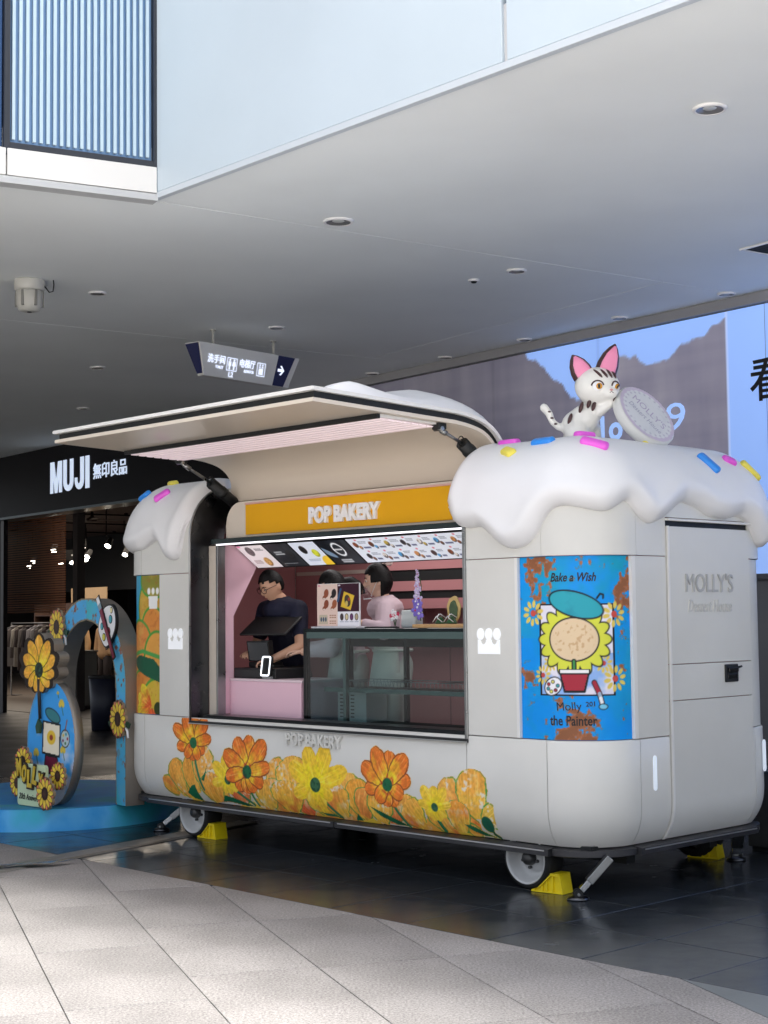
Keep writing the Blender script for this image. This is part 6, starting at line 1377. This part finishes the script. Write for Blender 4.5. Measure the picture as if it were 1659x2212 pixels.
    if apron:
        b = MB(); n = 22; vs = []
        for z, rx_, ry_ in ((1.30, .165, .125), (1.06, .17, .13), (.93, .19, .15), (.55, .25, .2)):
            vs += [(rx_ * chest * math.sin(a) * (1 + .04 * math.sin(a * 9) * (z < .9)), .02 - ry_ * math.cos(a) * (1 + .03 * math.sin(a * 11) * (z < .9)), Z(z)) for a in np.linspace(-1.9 if z < 1.2 else -.8, 1.9 if z < 1.2 else .8, n)]
        ao = b.add(vs, [(i * n + j, i * n + j + 1, (i + 1) * n + j + 1, (i + 1) * n + j) for i in range(3) for j in range(n - 1)], True).build('apron', m_apron, t)
        sm = ao.modifiers.new('s', 'SOLIDIFY'); sm.thickness = .006
        wb_ = [(.178 * chest * math.sin(a), .02 - .138 * math.cos(a), Z(1.05)) for a in np.linspace(-PI, PI, 30)]; MB().tube(wb_, .013, 6).build('waistband', m_apron, ao)
    return t, Mh
short = dict(line=lambda dx, dy, dz: np.where(dy < -.55, .42 + .06 * np.cos(dx * 9), np.where(dy < -.15, .30, np.where(dy < .25, .08, -.42))))
pony = dict(line=lambda dx, dy, dz: np.where(dy < -.6, .40, np.where(dy < -.1, .15 - .3 * (dy < -.3), -.35)), pony=True)
bob = dict(line=lambda dx, dy, dz: np.where(dy < -.62, .36, np.where(dy < -.28, -.2, np.where(dy < .05, -.15, -.85))), bob=True)
man, Mm = person('man in a navy polo shirt and glasses looking down at the till', TW(3.03, .80, .31), TRZ, 1.0, (-.01, -.125, 1.535), .42, -.12,
       [(.185, -.03, 1.35), (.33, -.13, 1.08), (.19, -.29, .985)], [(-.185, -.03, 1.35), (-.25, -.08, 1.07), (-.10, -.25, 1.03)], ((-.75, -.6, -.12), (-.1, -.2, 1), .7), ((.5, -.8, .05), (0, -.1, 1), .6), m_navyshirt, m_skin, short, 1.08, .62, glasses=True)
MB().box(-.012, .02, -.008, 0, -.006, .008).build('shirt_badge', m_white, man, loc=(.085, -.147, 1.235))
person('woman with a black ponytail in a pink blouse behind the menu stand', TW(2.50, .95, .33), TRZ - .80, .97, (0, -.10, 1.50), .38, .05,
       [(.165, -.02, 1.31), (.22, -.10, 1.04), (.16, -.31, 1.02)], [(-.165, -.02, 1.31), (-.22, -.12, 1.05), (-.12, -.33, 1.04)], ((-.3, -.9, 0), (0, 0, 1), .5), ((.3, -.9, 0), (0, 0, 1), .5), m_pshirt, m_skin2, pony, .92, 1, m_apron, True)
w2, Mw = person('woman with bobbed black hair and clear face shield leaning on the case', TW(2.02, .93, .33), TRZ - .80, .98, (0, -.08, 1.535), .10, .0,
       [(.165, -.02, 1.32), (.31, -.03, 1.17), (.36, -.20, 1.226)], [(-.165, -.02, 1.32), (-.23, -.06, 1.06), (-.10, -.24, 1.14)], ((-.1, -.95, .02), (0, 0, 1), .35), ((.4, -.9, .1), (0, 0, 1), .5), m_pshirt, m_skin2, bob, .95, 1, m_apron, True, mask=True)
b = MB(); cv = []
for i in range(9):
    a = i * .7; b.ell((.022 * math.cos(a), .022 * math.sin(a) + .02, .012 * (i % 3)), .02, 8, 6)
b.v = [tuple(Mw @ (Vector(v) + Vector((0, .06, .115)))) for v in b.v]; b.build('hair_scrunchie', mat('scrunchie', (226, 202, 196), .8), w2)

# ================================================================== AROUND THE TRAILER
# yellow wheel chocks
def chock(label, loc, rz):
    t = thing('wheel_chock', label, 'wheel chock', loc, rz, 'yellow wheel chocks')
    prof = [(0, 0), (.27, 0), (.245, .135), (.165, .135), (.13, .10), (.095, .068), (.055, .032), (0, .012)]
    MB().prism(prof, 'y', .018, .122).build('core', m_yellow, t)
    def frame_(y0, y1):
        b = MB(); q = [(p[0], p[1]) for p in prof]; c_ = (.17, .055); inn = [(c_[0] + (p[0] - c_[0]) * .86, c_[1] + (p[1] - c_[1]) * .84) for p in q]; n = len(q)
        vs = [(p[0], y, p[1]) for y in (y0, y1) for p in q] + [(p[0], y, p[1]) for y in (y0, y1) for p in inn]; fs = []
        for i in range(n):
            j = (i + 1) % n; fs += [(i, j, n + j, n + i), (i, 2 * n + i, 2 * n + j, j), (n + i, n + j, 3 * n + j, 3 * n + i), (2 * n + i, 3 * n + i, 3 * n + j, 2 * n + j)]
        return b.add(vs, fs)
    for y0, y1 in ((0, .0178), (.1222, .14)):
        f = frame_(y0, y1).build('side_rim', m_yellow, t, .002)
        for x, h in ((.085, .045), (.125, .08), (.175, .118)): MB().box(x, x + .012, y0 + .002, y1 - .002, .012, h).build('rib', m_yellow, f)
    MB().box(.1651, .244, -.004, .144, .1352, .141).build('top_plate', m_yellow, t, .002); return t
c0 = chock('yellow wheel chock against the nearest wheel beside the steel leg', TW(-.02, .05, 0), TRZ + .12)
c0.location = TW(-.03, .06, 0.0015); c0.scale = (.8, .8, .8)
dup(c0, TW(3.22, .10, 0.0015), TRZ + .02, 'yellow wheel chock against the far front wheel near the blue platform')
dup(c0, TW(.03, 1.70, 0.0015), TRZ + .2, 'yellow wheel chock under the rear right corner, half in shadow')
sb = thing('steel_cabinet', 'grey steel cabinet standing in shadow behind the trailer end', 'cabinet', TW(-.20, 2.22, 0.0), TRZ)
MB().box(-.1, .85, 0, .45, .03, .52).build('body', mat('cabinet_steel', (92, 92, 90), .4, .7, nz=(4, .25)), sb, .006)
MB().box(-.08, .83, .02, .43, .0, .029).build('plinth', m_black, sb); MB().box(-.12, .87, -.02, .47, .5205, .54).build('lid', m_darksteel, sb, .003)
rb = thing('red_board', 'red printed board standing beyond the steel cabinet', 'board', TW(-.62, 2.9, 0), 0.2)
MB().box(-.03, .5, -.01, .01, .0, .55).build('panel', mat('board_red', (190, 16, 70), .5), rb); MB().box(-.03, .5, -.012, .012, .551, .9).build('panel', mat('board_pale', (200, 206, 222), .5, nz=(9, .2)), rb)

# cat figure and biscuit disc on the roof icing
m_catw = mat('cat_white', (230, 229, 223), .3, coat=.25, nz=(3, .02)); m_catb = mat('cat_brown', (62, 30, 30), .35, coat=.2); m_catp = mat('cat_pink', (232, 142, 178), .4)
cat = thing('cat_figure', 'glossy white cat figure with brown stripes and tall ears on the roof icing', 'cat figure', TW(0.045, .74, 2.655), 0.0); cat.scale = (1.13, 1.13, 1.13)
cp_ = skin_arrays([(-.045, 0, .11), (.0, 0, .15), (.045, .0, .20), (.06, 0, .255), (-.07, .03, .05), (-.05, .03, .015), (-.055, -.06, .06), (-.05, -.075, .015), (.02, -.075, .012), (.075, -.05, .19), (.12, -.06, .22), (.15, -.05, .245), (.06, .05, .1), (.07, .05, .015), (-.10, 0, .10), (-.145, 0, .105), (-.18, 0, .135), (-.20, 0, .185), (-.225, 0, .215)],
      [(0, 1), (1, 2), (2, 3), (0, 4), (4, 5), (0, 6), (6, 7), (7, 8), (2, 9), (9, 10), (10, 11), (1, 12), (12, 13), (0, 14), (14, 15), (15, 16), (16, 17), (17, 18)],
      [(.088, .085), (.082, .08), (.065, .065), .045, .05, .036, .066, .036, .028, .034, .03, .03, .036, .03, .028, .02, .018, .021, .024], 2)
hb = MB(); hb.ell((0, 0, 0), (.126, .108, .108), 24, 16, Matrix.Rotation(.12, 4, 'Y')); HC = Vector((.068, -.03, .325)); hb.v = [tuple(Vector(v) + HC) for v in hb.v]
hb.ell(HC + Vector((.055, -.075, -.045)), (.05, .04, .036), 14, 10)
me = fuse([cp_, (hb.v, hb.f)], .007, 3); finish(bpy.data.objects.new('body', me), m_catw, cat)
def ear(bx, bz, tx, tz, w, y0, ty):
    # hollow cone: brown outside, pink lining
    b = MB(); n = 14; rings = []
    B = Vector((bx, y0, bz)); T = Vector((tx, y0 + ty, tz)); ax = (T - B); side = Vector((ax.z, 0, -ax.x)).normalized()
    for f, ww in ((0, 1), (.3, .98), (.6, .78), (.85, .42), (1.0, .06)):
        c_ = B + ax * f; rings.append([c_ + side * w * ww * math.cos(a) + Vector((0, 1, 0)) * .034 * ww * math.sin(a) for a in np.linspace(0, 2 * PI, n, endpoint=False)])
    b.add([p for r in rings for p in r], [(i * n + k, i * n + (k + 1) % n, (i + 1) * n + (k + 1) % n, (i + 1) * n + k) for i in range(4) for k in range(n)] + [tuple(4 * n + k for k in range(n))], True); e = b.build('ear', m_catb, cat)
    b = MB(); rings = []
    for f, ww in ((.05, .72), (.3, .70), (.6, .52), (.9, .1)):
        c_ = B + ax * f + Vector((.004, -.024 * (1 - f * .5) - .008, 0)); rings.append([c_ + side * w * ww * math.cos(a) + Vector((0, 1, 0)) * .012 * ww * math.sin(a) for a in np.linspace(0, 2 * PI, n, endpoint=False)])
    b.add([p for r in rings for p in r], [(i * n + k, i * n + (k + 1) % n, (i + 1) * n + (k + 1) % n, (i + 1) * n + k) for i in range(3) for k in range(n)] + [tuple(3 * n + k for k in range(n))], True); b.build('ear_lining', m_catp, e)
ear(-.005, .385, -.07, .50, .062, -.035, -.02); ear(.115, .40, .175, .565, .062, -.02, .0)
def onhead(x, z, push=.001):     # nearest point on the front of the head
    dx_, dz_ = x / .128, z / .10; q = max(0, 1 - dx_ * dx_ - dz_ * dz_); y = -.108 * math.sqrt(q); n_ = Vector((x / .128 ** 2, y / .108 ** 2, z / .10 ** 2)).normalized(); return HC + Vector((x, y, z)) + n_ * push, n_
for sx, w in ((-.012, .030), (.090, .020)):
    p, n_ = onhead(sx, -.012, -.002); q = Vector((0, 0, 1)).rotation_difference(n_).to_matrix().to_4x4()
    e = MB().ell(p, (w, .026, .008), 16, 8, q).build('eye', m_white, cat)
    MB().ell(p + n_ * .004 + Vector((.006, 0, 0)), (w * .68, .019, .006), 14, 8, q).build('iris', mat('amber', (206, 146, 40), .2), e)
    MB().ell(p + n_ * .009 + Vector((.007, 0, 0)), (w * .25, .013, .003), 10, 6, q).build('pupil', m_black, e)
    arc = [onhead(sx + (w + .003) * math.cos(a), -.012 + .03 * math.sin(a), .002)[0] for a in np.linspace(.15, PI - .1, 9)]; MB().tube(arc, .004, 6).build('eyelid', m_catb, e)
nb = HC + Vector((.062, -.113, -.034)); MB().ell(nb, (.010, .006, .006), 10, 6).build('nose', mat('nose_pink', (222, 160, 156), .4), cat)
MB().tube([nb + Vector((-.018, .006, -.018)), nb + Vector((-.006, -.0, -.015)), nb + Vector((0, .0, -.007)), nb + Vector((.006, 0, -.015)), nb + Vector((.016, .008, -.018))], .0018, 5).build('mouth', m_catb, cat)
for xs in ((-.03, .015), (.01, .045), (.045, .072), (.075, .095)):
    q = [onhead(xs[0] + (xs[1] - xs[0]) * f, .088 - .052 * f, .001)[0] for f in np.linspace(0, 1, 6)]; MB().tube(q, [.004, .008, .009, .009, .008, .003], 6).build('head_stripe', m_catb, cat)
for x0, z0, x1, z1 in ((-.085, .165, -.095, .12), (-.02, .222, -.035, .19), (.02, .25, .015, .215), (.045, .235, .04, .195)):
    yv = -.075; MB().ell(((x0 + x1) / 2, yv + .012, (z0 + z1) / 2), (.012, .022, .034), 10, 6, Matrix.Rotation(.3, 4, 'Y')).build('body_stripe', m_catb, cat)
for (x, z) in ((-.17, .122), (-.19, .155), (-.205, .19)): MB().ell((x + .006, -.014, z), (.011, .012, .006), 8, 5).build('tail_stripe', m_catb, cat)
MB().lathe([(.046, -.012), (.058, 0), (.046, .012)], 20, (.06, -.005, .245), Matrix.Rotation(.25, 4, 'Y')).build('collar', mat('collar_wine', (90, 14, 40), .4), cat)
MB().ell((.155, -.052, .248), (.034, .034, .034), 14, 10).build('front_paw', m_catb, cat); MB().ell((-.02, -.08, .022), (.065, .036, .03), 14, 8).build('hind_paw', m_catb, cat); MB().ell((-.075, .03, .03), (.05, .05, .045), 14, 8).build('hind_paw', m_catb, cat)
dn = Vector((.54, -.66, .52)).normalized(); dl_ = Vector((.67, .0, -.74)); dl_ = (dl_ - dn * dl_.dot(dn)).normalized(); dw_ = dn.cross(dl_)
dsc = thing('biscuit_disc', 'round white biscuit disc with a scalloped lilac print leaning against the cat', 'biscuit disc', TW(-.02, 1.25, 2.69) , 0)
from_cam = Vector((0, 0, 0))
dsc.location = cat.location + Vector((.362, -.03, .168)); dsc.scale = (1.1, 1.1, 1.1)
Mr = Matrix((dl_, dw_, dn)).transposed().to_4x4(); R0 = .205
o = MB().lathe([(0, -.035), (R0 - .015, -.035), (R0, -.022), (R0, .022), (R0 - .015, .035), (0, .035)], 56, (0, 0, 0), Mr).build('biscuit', mat('biscuit_white', (206, 208, 206), .4), dsc)
c = Canvas(-R0, R0, -R0, R0, .005, 'd3d5d8'); rr_ = np.hypot(c.X, c.Z); aa = np.arctan2(c.Z, c.X)
c.put(np.clip((rr_ - (R0 * .80 + .008 * np.abs(np.sin(aa * 13)))) / .004, 0, 1), 'c2b7ca')
for k in range(26): 
    a = 2 * PI * k / 26; c.put(c.el(R0 * .76 * math.cos(a), R0 * .76 * math.sin(a), .007, .007), 'b4b2c0')
c.put(np.clip((c.n(30, 4) - .5) * 4, 0, 1) * .25, 'b9bcc4'); c.A = (rr_ < R0 - .014).astype(float)
dfn = lambda X, Z: tuple(np.moveaxis(np.array([(Mr @ Vector((1, 0, 0)))[:]])[0][None, None, :] * X[..., None] + np.array((Mr @ Vector((0, 1, 0)))[:])[None, None, :] * Z[..., None] + np.array((Mr @ Vector((0, 0, 1)))[:])[None, None, :] * .0362, -1, 0))
c.mesh('printed_face', dfn, m_print, dsc, cut=True)
dtx = lambda X, Z, o: np.stack([c_.ravel() for c_ in dfn(X[None], Z[None])], -1) + np.array(dn[:]) * .0012
text('lettering', "MOLLY'S", mat('letter_lilac', (168, 160, 186), .4), dsc, 0, .03, w=.25, h=.055, depth=0, bold=0, fn=dtx)
text('lettering', 'Dessert House', mat('letter_lilac2', (160, 162, 180), .4), dsc, .005, -.045, w=.25, h=.04, depth=0, bold=.005, shear=.2, fn=dtx)

# ================================================================== BLUE PHOTO SPOT
def paint_mat(name, c1, c2, c3, sc=2.0, rust=.68, seed=0.0, rough=.35):
    m = bpy.data.materials.new(name); m.use_nodes = True; nt = m.node_tree; bs = nt.nodes['Principled BSDF']; tc = nt.nodes.new('ShaderNodeTexCoord'); mp = nt.nodes.new('ShaderNodeMapping'); mp.inputs['Location'].default_value = (seed, seed * 2, seed)
    nt.links.new(tc.outputs['Object'], mp.inputs[0]); n1 = nt.nodes.new('ShaderNodeTexNoise'); n1.inputs['Scale'].default_value = sc; n1.inputs['Detail'].default_value = 5; nt.links.new(mp.outputs[0], n1.inputs['Vector'])
    r = nt.nodes.new('ShaderNodeValToRGB'); e = r.color_ramp.elements; e[0].position = .36; e[0].color = (*lin(c1), 1); e[1].position = .66; e[1].color = (*lin(c2), 1); k = r.color_ramp.elements.new(.5); k.color = (*lin(c3), 1); nt.links.new(n1.outputs['Fac'], r.inputs[0])
    n2 = nt.nodes.new('ShaderNodeTexNoise'); n2.inputs['Scale'].default_value = sc * 2.6; n2.inputs['Detail'].default_value = 8; n2.inputs['Roughness'].default_value = .7; nt.links.new(mp.outputs[0], n2.inputs['Vector'])
    q = nt.nodes.new('ShaderNodeMapRange'); q.inputs[1].default_value = rust; q.inputs[2].default_value = rust + .02; nt.links.new(n2.outputs['Fac'], q.inputs[0])
    mx = nt.nodes.new('ShaderNodeMix'); mx.data_type = 'RGBA'; nt.links.new(q.outputs[0], mx.inputs[0]); nt.links.new(r.outputs[0], mx.inputs[6]); mx.inputs[7].default_value = (*lin((156, 98, 76)), 1); nt.links.new(mx.outputs[2], bs.inputs['Base Color']); bs.inputs['Roughness'].default_value = rough; bs.inputs['Specular IOR Level'].default_value = .3; return m
pf = thing('round_platform', 'low round bright blue platform with rusty paint marks beside the trailer', 'platform', (-2.78, 12.86, 0))
Rp = 1.06
m_pb = paint_mat('platform_blue', (36, 146, 226), (64, 184, 206), (96, 186, 242), 1.6, .655)
MB().lathe([(Rp, .0), (Rp, .174)], 90).build('side_band', m_pb, pf); MB().lathe([(0, .175), (Rp - .002, .175), (Rp + .002, .1745), (Rp + .002, .168)], 90).build('top', paint_mat('platform_top', (30, 112, 166), (44, 134, 150), (46, 124, 180), 2.2, .655, 4, .55), pf)
AL = math.atan2(-.807, .59); PZ = .176
m_archside = mat('arch_side', (150, 142, 132), .38, .5, nz=(2, .08))
ar_ = thing('arch', 'tall arch painted blue with grey metal sides standing on the round platform', 'arch', (-2.0, 11.9, PZ), AL)
AW, AT, AD, SP = 1.42, .175, .155, .89; ro = AW / 2; ri = ro - AT
oa = [(0, 0), (0, SP)] + [(-ro + ro * math.cos(a), SP + ro * math.sin(a)) for a in np.linspace(0, PI, 40)[1:-1]] + [(-AW, SP), (-AW, 0)]
ia = [(-AW + AT, 0), (-AW + AT, SP)] + [(-ro + ri * math.cos(a), SP + ri * math.sin(a)) for a in np.linspace(PI, 0, 34)[1:-1]] + [(-AT, SP), (-AT, 0)]
o = MB().prism(oa + ia, 'y', 0, AD).build('body', m_archside, ar_); 
c = Canvas(-AW, 0, 0, SP + ro, .008, '55b2e6'); m = c.poly(oa + ia)
blk = np.clip((fbm(np.floor(np.arctan2(c.Z - SP, c.X + ro) * 3.2) + 9, np.floor(c.Z * 2.3) * .7, 3, 2) - .3) * 2.2, 0, 1); c.put(blk * .8, '3fbcc0'); c.put(np.clip((c.n(3, 6) - .45) * 3, 0, 1) * .7, '4fb0f4'); c.put(np.clip((c.n(5, 16) - .5) * 4, 0, 1) * .5, '7ab8cc')
c.put(np.clip((c.n(16, 8, 5) - .62) * 14, 0, 1) * np.exp(-((c.Z - .62) / .2) ** 2), '93604e'); c.put(np.clip((c.n(24, 28, 4) - .66) * 14, 0, 1), '93604e')
e_ = np.minimum(np.where(c.Z < SP, np.minimum(-c.X, c.X + AW), ro - np.hypot(c.X + ro, c.Z - SP)), np.where(c.Z < SP, np.abs(np.abs(c.X + ro) - ri), np.hypot(c.X + ro, c.Z - SP) - ri))
c.put((e_ < .009).astype(float), '8a7a60'); c.A = m; c.mesh('painted_front', lambda X, Z: (X, np.full_like(X, -.0015), Z), m_print, ar_, cut=True)
def sunflower(par, x, z, r, y=-.03, n=12, lean=0.0, name='sunflower', leaves=True, seed=1):
    pts = []
    for k in range(n * 6):
        a = 2 * PI * k / (n * 6); rr = r * (.86 + .16 * abs(math.cos(a * n / 2))); pts.append((x + rr * math.cos(a) * .92, z + rr * math.sin(a)))
    f = MB().prism(pts, 'y', y, y + .022).build(name, mat('cut_edge', (150, 132, 108), .5), par)
    c = Canvas(x - r * 1.02, x + r * 1.02, z - r * 1.03, z + r * 1.03, .0042, '5a3428')
    for lay in (1, 0):
        for k in range(n):
            a = 2 * PI * (k + .5 * lay) / n + .1; L = r * (.97 if lay else .9)
            c.petal(x, z, a, L, r * .15, 'e0b43c', 'd87c5c' if lay else 'e6cc46', '4a2a22', .005, seed=seed * 9 + k)
    c.put(c.el(x, z, r * .36, r * .40), '2a1614'); c.put(c.el(x, z, r * .2, r * .24), '3c2a24'); c.put(c.el(x, z, r * .34, r * .38) * np.clip((c.n(80, 5, 2) - .5) * 5, 0, 1) * .5, '6a3a34')
    c.A = c.poly(pts); c.mesh('printed_petals', lambda X, Z: (X, np.full_like(X, y - .0012), Z), m_print, f, cut=True)
    if leaves:
        for s in (-1, 1): MB().prism([(x + s * r * .6, z - r * .35), (x + s * r * 1.12, z - r * .45), (x + s * r * 1.3, z - r * .2), (x + s * r * .8, z - r * .05)], 'y', y + .008, y + .020).build('leaf', mat('leaf_dark', (30, 66, 46), .5, nz=(20, .3)), f)
        MB().tube([(x + r * .75, y + .012, z - r * .4), (x + r * 1.0, y + .01, z - r * .6), (x + r * 1.05, y + .012, z - r * .95)], .009, 6).build('stem', m_white, f)
    return f
sunflower(ar_, -1.22, 1.37, .155, seed=2); sunflower(ar_, -.085, .66, .145, seed=3)
# palette and brush on the arch
plt = [(.145 * math.cos(t) * (1 + .1 * math.sin(2 * t)) , .175 * math.sin(t) * (1 - .08 * math.cos(3 * t))) for t in np.linspace(0, 2 * PI, 40, endpoint=False)]
rt_ = -.35; plt = [(-.26 + p[0] * math.cos(rt_) - p[1] * math.sin(rt_), 1.385 + p[0] * math.sin(rt_) + p[1] * math.cos(rt_)) for p in plt]
pa_ = MB().prism(plt, 'y', -.035, -.012).build('palette', m_ink, ar_)
cx_, cz_ = -.26, 1.385; MB().prism([(cx_ + (p[0] - cx_) * .91, cz_ + (p[1] - cz_) * .92) for p in plt], 'y', -.0385, -.0352).build('palette_face', m_white, pa_)
for dx, dz, cc, r in ((-.05, .075, (190, 40, 90), .022), (-.08, -.01, (60, 160, 176), .026), (-.045, -.095, (222, 212, 70), .028), (.035, -.05, (160, 20, 60), .03), (.07, .045, (60, 160, 176), .03), (.085, .115, (236, 226, 170), .022)):
    q = [(cx_ + dx + r * math.cos(t), cz_ + dz + 1.15 * r * math.sin(t)) for t in np.linspace(0, 2 * PI, 18, endpoint=False)]; MB().prism(q, 'y', -.0415, -.0387).build('paint_blob', m_ink, pa_)
    MB().prism([(cx_ + dx + (p[0] - cx_ - dx) * .8, cz_ + dz + (p[1] - cz_ - dz) * .8) for p in q], 'y', -.0435, -.0416).build('paint_blob', mat('paint_%d_%d' % (cc[0], cc[2]), cc, .35), pa_)
bd_ = Vector((.62, 0, -1)).normalized(); nbv = Vector((bd_.z, 0, -bd_.x)); b0 = Vector((-.40, -.05, 1.60))
def bq(s0, w0, s1, w1): return [(b0 + bd_ * s0 + nbv * w0).xz, (b0 + bd_ * s1 + nbv * w1).xz, (b0 + bd_ * s1 - nbv * w1).xz, (b0 + bd_ * s0 - nbv * w0).xz]
br_ = MB().prism([tuple(p) for p in bq(-.01, .032, .56, .026)], 'y', -.05, -.0445).build('brush', m_ink, ar_)
for s0, w0, s1, w1, mm in ((0, .018, .06, .026, m_white), (.062, .026, .11, .024, mat('ferrule', (150, 176, 190), .3, .6)), (.112, .024, .24, .02, mat('brush_wine', (120, 16, 50), .35)), (.24, .02, .55, .014, mat('brush_wine', (120, 16, 50), .35))): MB().prism([tuple(p) for p in bq(s0, w0, s1, w1)], 'y', -.054, -.0503).build('brush_part', mm, br_)

# oval standee: sky print, painter's things, big flower on top, name sign and sunflowers at its foot
st = thing('oval_board', 'oval sky blue photo board topped by a large yellow flower on the platform', 'photo board', (-2.585, 12.0, PZ), AL + .16)
OX, OZ, ORX, ORZ = -.03, .475, .325, .475
ov = [(OX + ORX * math.cos(t), OZ + ORZ * math.sin(t)) for t in np.linspace(0, 2 * PI, 60, endpoint=False)]
MB().prism(ov, 'y', .0, .085, True).build('board', m_archside, st)
c = Canvas(OX - ORX, OX + ORX, OZ - ORZ, OZ + ORZ, .006, '3fa2ec')
cl = np.clip((fbm(c.X * 5, c.Z * 5, 3, 4) - .42 + (.42 - c.Z) * 1.1) * 6, 0, 1); c.put(cl, 'cfd4ea'); c.put(np.clip((np.hypot((c.X - OX) / ORX, (c.Z - OZ) / ORZ) - .93) / .02, 0, 1) * (c.X < OX), '4f9fd8')
def tulip(x, z, s):
    c.put(c.line([(x, z), (x + .02 * s, z - .06 * s)], .008), '3c6a3c')
    for k in range(4): c.put(c.el(x + .018 * s * math.cos(k * .8 + .4), z + .022 * s * math.sin(k * .8 + .4), .016 * s, .02 * s), 'd8c048')
for x, z, s in ((-.2, .38, 1.2), (.17, .42, 1.1), (.15, .77, 1.2), (-.15, .6, .5), (.1, .86, .5), (.1, .66, .6), (.0, .2, .6)): tulip(OX + x, z, s)
# plain easel with a palette, beret and a wine coloured cloth
c.put(c.line([(OX - .08, .18), (OX - .0, .62)], .028), K); c.put(c.line([(OX + .12, .17), (OX + .03, .62)], .028), K); c.put(c.line([(OX - .08, .18), (OX - .0, .62)], .014), 'c89a60'); c.put(c.line([(OX + .12, .17), (OX + .03, .62)], .014), 'c89a60')
q = [(OX - .11, .40), (OX + .12, .38), (OX + .13, .62), (OX - .10, .64)]; c.put(np.maximum(c.poly(q), c.line(q + q[:1], .018)), K); c.put(c.poly([(OX - .104, .406), (OX + .114, .387), (OX + .124, .614), (OX - .094, .634)]), 'efe6d0'); c.put(c.el(OX + .01, .52, .06, .055), 'e8c23c'); c.put(c.el(OX + .01, .52, .024, .022), '9a4030')
q = [(OX - .07, .38), (OX + .09, .37), (OX + .13, .25), (OX - .09, .24)]; c.put(np.maximum(c.poly(q), c.line(q + q[:1], .014)), K); c.put(c.poly([(OX - .065, .375), (OX + .085, .365), (OX + .122, .256), (OX - .083, .246)]), '6a1838')
c.put(c.el(OX + .03, .69, .11, .05, -.35), K); c.put(c.el(OX + .03, .69, .102, .042, -.35), '3a8088'); c.put(c.el(OX + .20, .52, .062, .07), K); c.put(c.el(OX + .20, .52, .055, .062), 'b8ccd0'); 
for k in range(5): c.put(c.el(OX + .2 + .032 * math.cos(k * 1.2), .52 + .036 * math.sin(k * 1.2), .012, .012), ('a03848', '3c8a98', 'd8c050', '7a3a60', '4a7a50')[k])
c.put(c.line([(OX + .2, .58), (OX + .225, .66)], .012), '9a5030')
c.A = c.poly(ov); c.mesh('printed_sky', lambda X, Z: (X, np.full_like(X, -.0012), Z), m_print, st, cut=True)
FXc, FZc, FR = -.15, 1.04, .285
fp = []; npet = 11
for k in range(npet * 8):
    a = 2 * PI * k / (npet * 8) + PI / 2; up_ = .5 + .5 * math.sin(a); rr = FR * (.62 + .38 * up_) * (.84 + .18 * abs(math.cos((a - PI / 2) * npet / 2))); fp.append((FXc + rr * math.cos(a) * 1.2, FZc + rr * math.sin(a)))
fl = MB().prism(fp, 'y', -.03, .06).build('flower', m_archside, st)
c = Canvas(FXc - FR * 1.2, FXc + FR * 1.2, FZc - FR, FZc + FR * 1.03, .0055, '241a14')
for k in range(npet):
    a = 2 * PI * k / npet + PI / 2; up_ = .5 + .5 * math.sin(a); c.petal(FXc, FZc, a, FR * (.62 + .36 * up_) * .98, FR * .20 * (.75 + .3 * up_), 'f2d830', 'e8a83a', '1e1610', .006, seed=50 + k)
c.put(c.el(FXc, FZc, .058, .06), '1e2a22'); c.put(c.el(FXc, FZc, .05, .05) * np.clip((c.n(60, 8, 2) - .45) * 4, 0, 1), '2c5a40'); c.A = c.poly(fp); c.mesh('printed_petals', lambda X, Z: (X, np.full_like(X, -.0312), Z), m_print, fl, cut=True)
MB().tube([(FXc, -.03, FZc - .07), (FXc - .005, -.025, .85), (FXc + .0, -.02, .66)], [.016, .014, .012], 8).build('flower_stem', mat('stem_dark', (44, 40, 36), .5), st)
MB().prism([(FXc - .05, .60), (FXc - .015, .66), (FXc + .02, .62), (FXc + .005, .55), (FXc - .035, .545)], 'y', -.03, -.01).build('stem_leaf', MATS['leaf_dark'], st)
# sign
sgp = rrect(.23, .16, .03); sgp = [(p[0] * .84 - .05, p[1] + .165) for p in sgp]
pl_ = MB().prism(sgp, 'y', -.16, -.13).build('name_sign', mat('sign_green', (196, 214, 176), .45), st, .003)
m_gold = mat('letter_gold', (206, 176, 52), .4, nz=(20, .1))
for i, (ch, dz, ro_) in enumerate((('M', .02, .08), ('O', -.01, -.1), ('L', -.035, -.05), ('L', .005, -.2), ('Y', -.03, -.12))):
    x = -.195 + .074 * i; z = .275 + dz - .012 * i
    text('letter_outline', ch, mat('ink_brown', (38, 26, 20), .5), pl_, x, z, w=.09, h=.165, y=-.163, depth=.012, bold=.05, rot=ro_)
    text('letter', ch, m_gold, pl_, x, z, w=.062, h=.135, y=-.1752, depth=.006, bold=.05, rot=ro_)
text('lettering', '20th Anniversary', m_ink, pl_, -.05, .065, w=.34, h=.062, y=-.1602, depth=.003, shear=.35, rot=-.03)
for x, z, r, y, sd_ in ((-.235, .33, .12, -.12, 11), (-.285, .165, .105, -.14, 12), (.185, .12, .125, -.19, 13), (.25, .25, .105, -.12, 14)): sunflower(st, x, z, r, y, 11, seed=sd_, leaves=False)
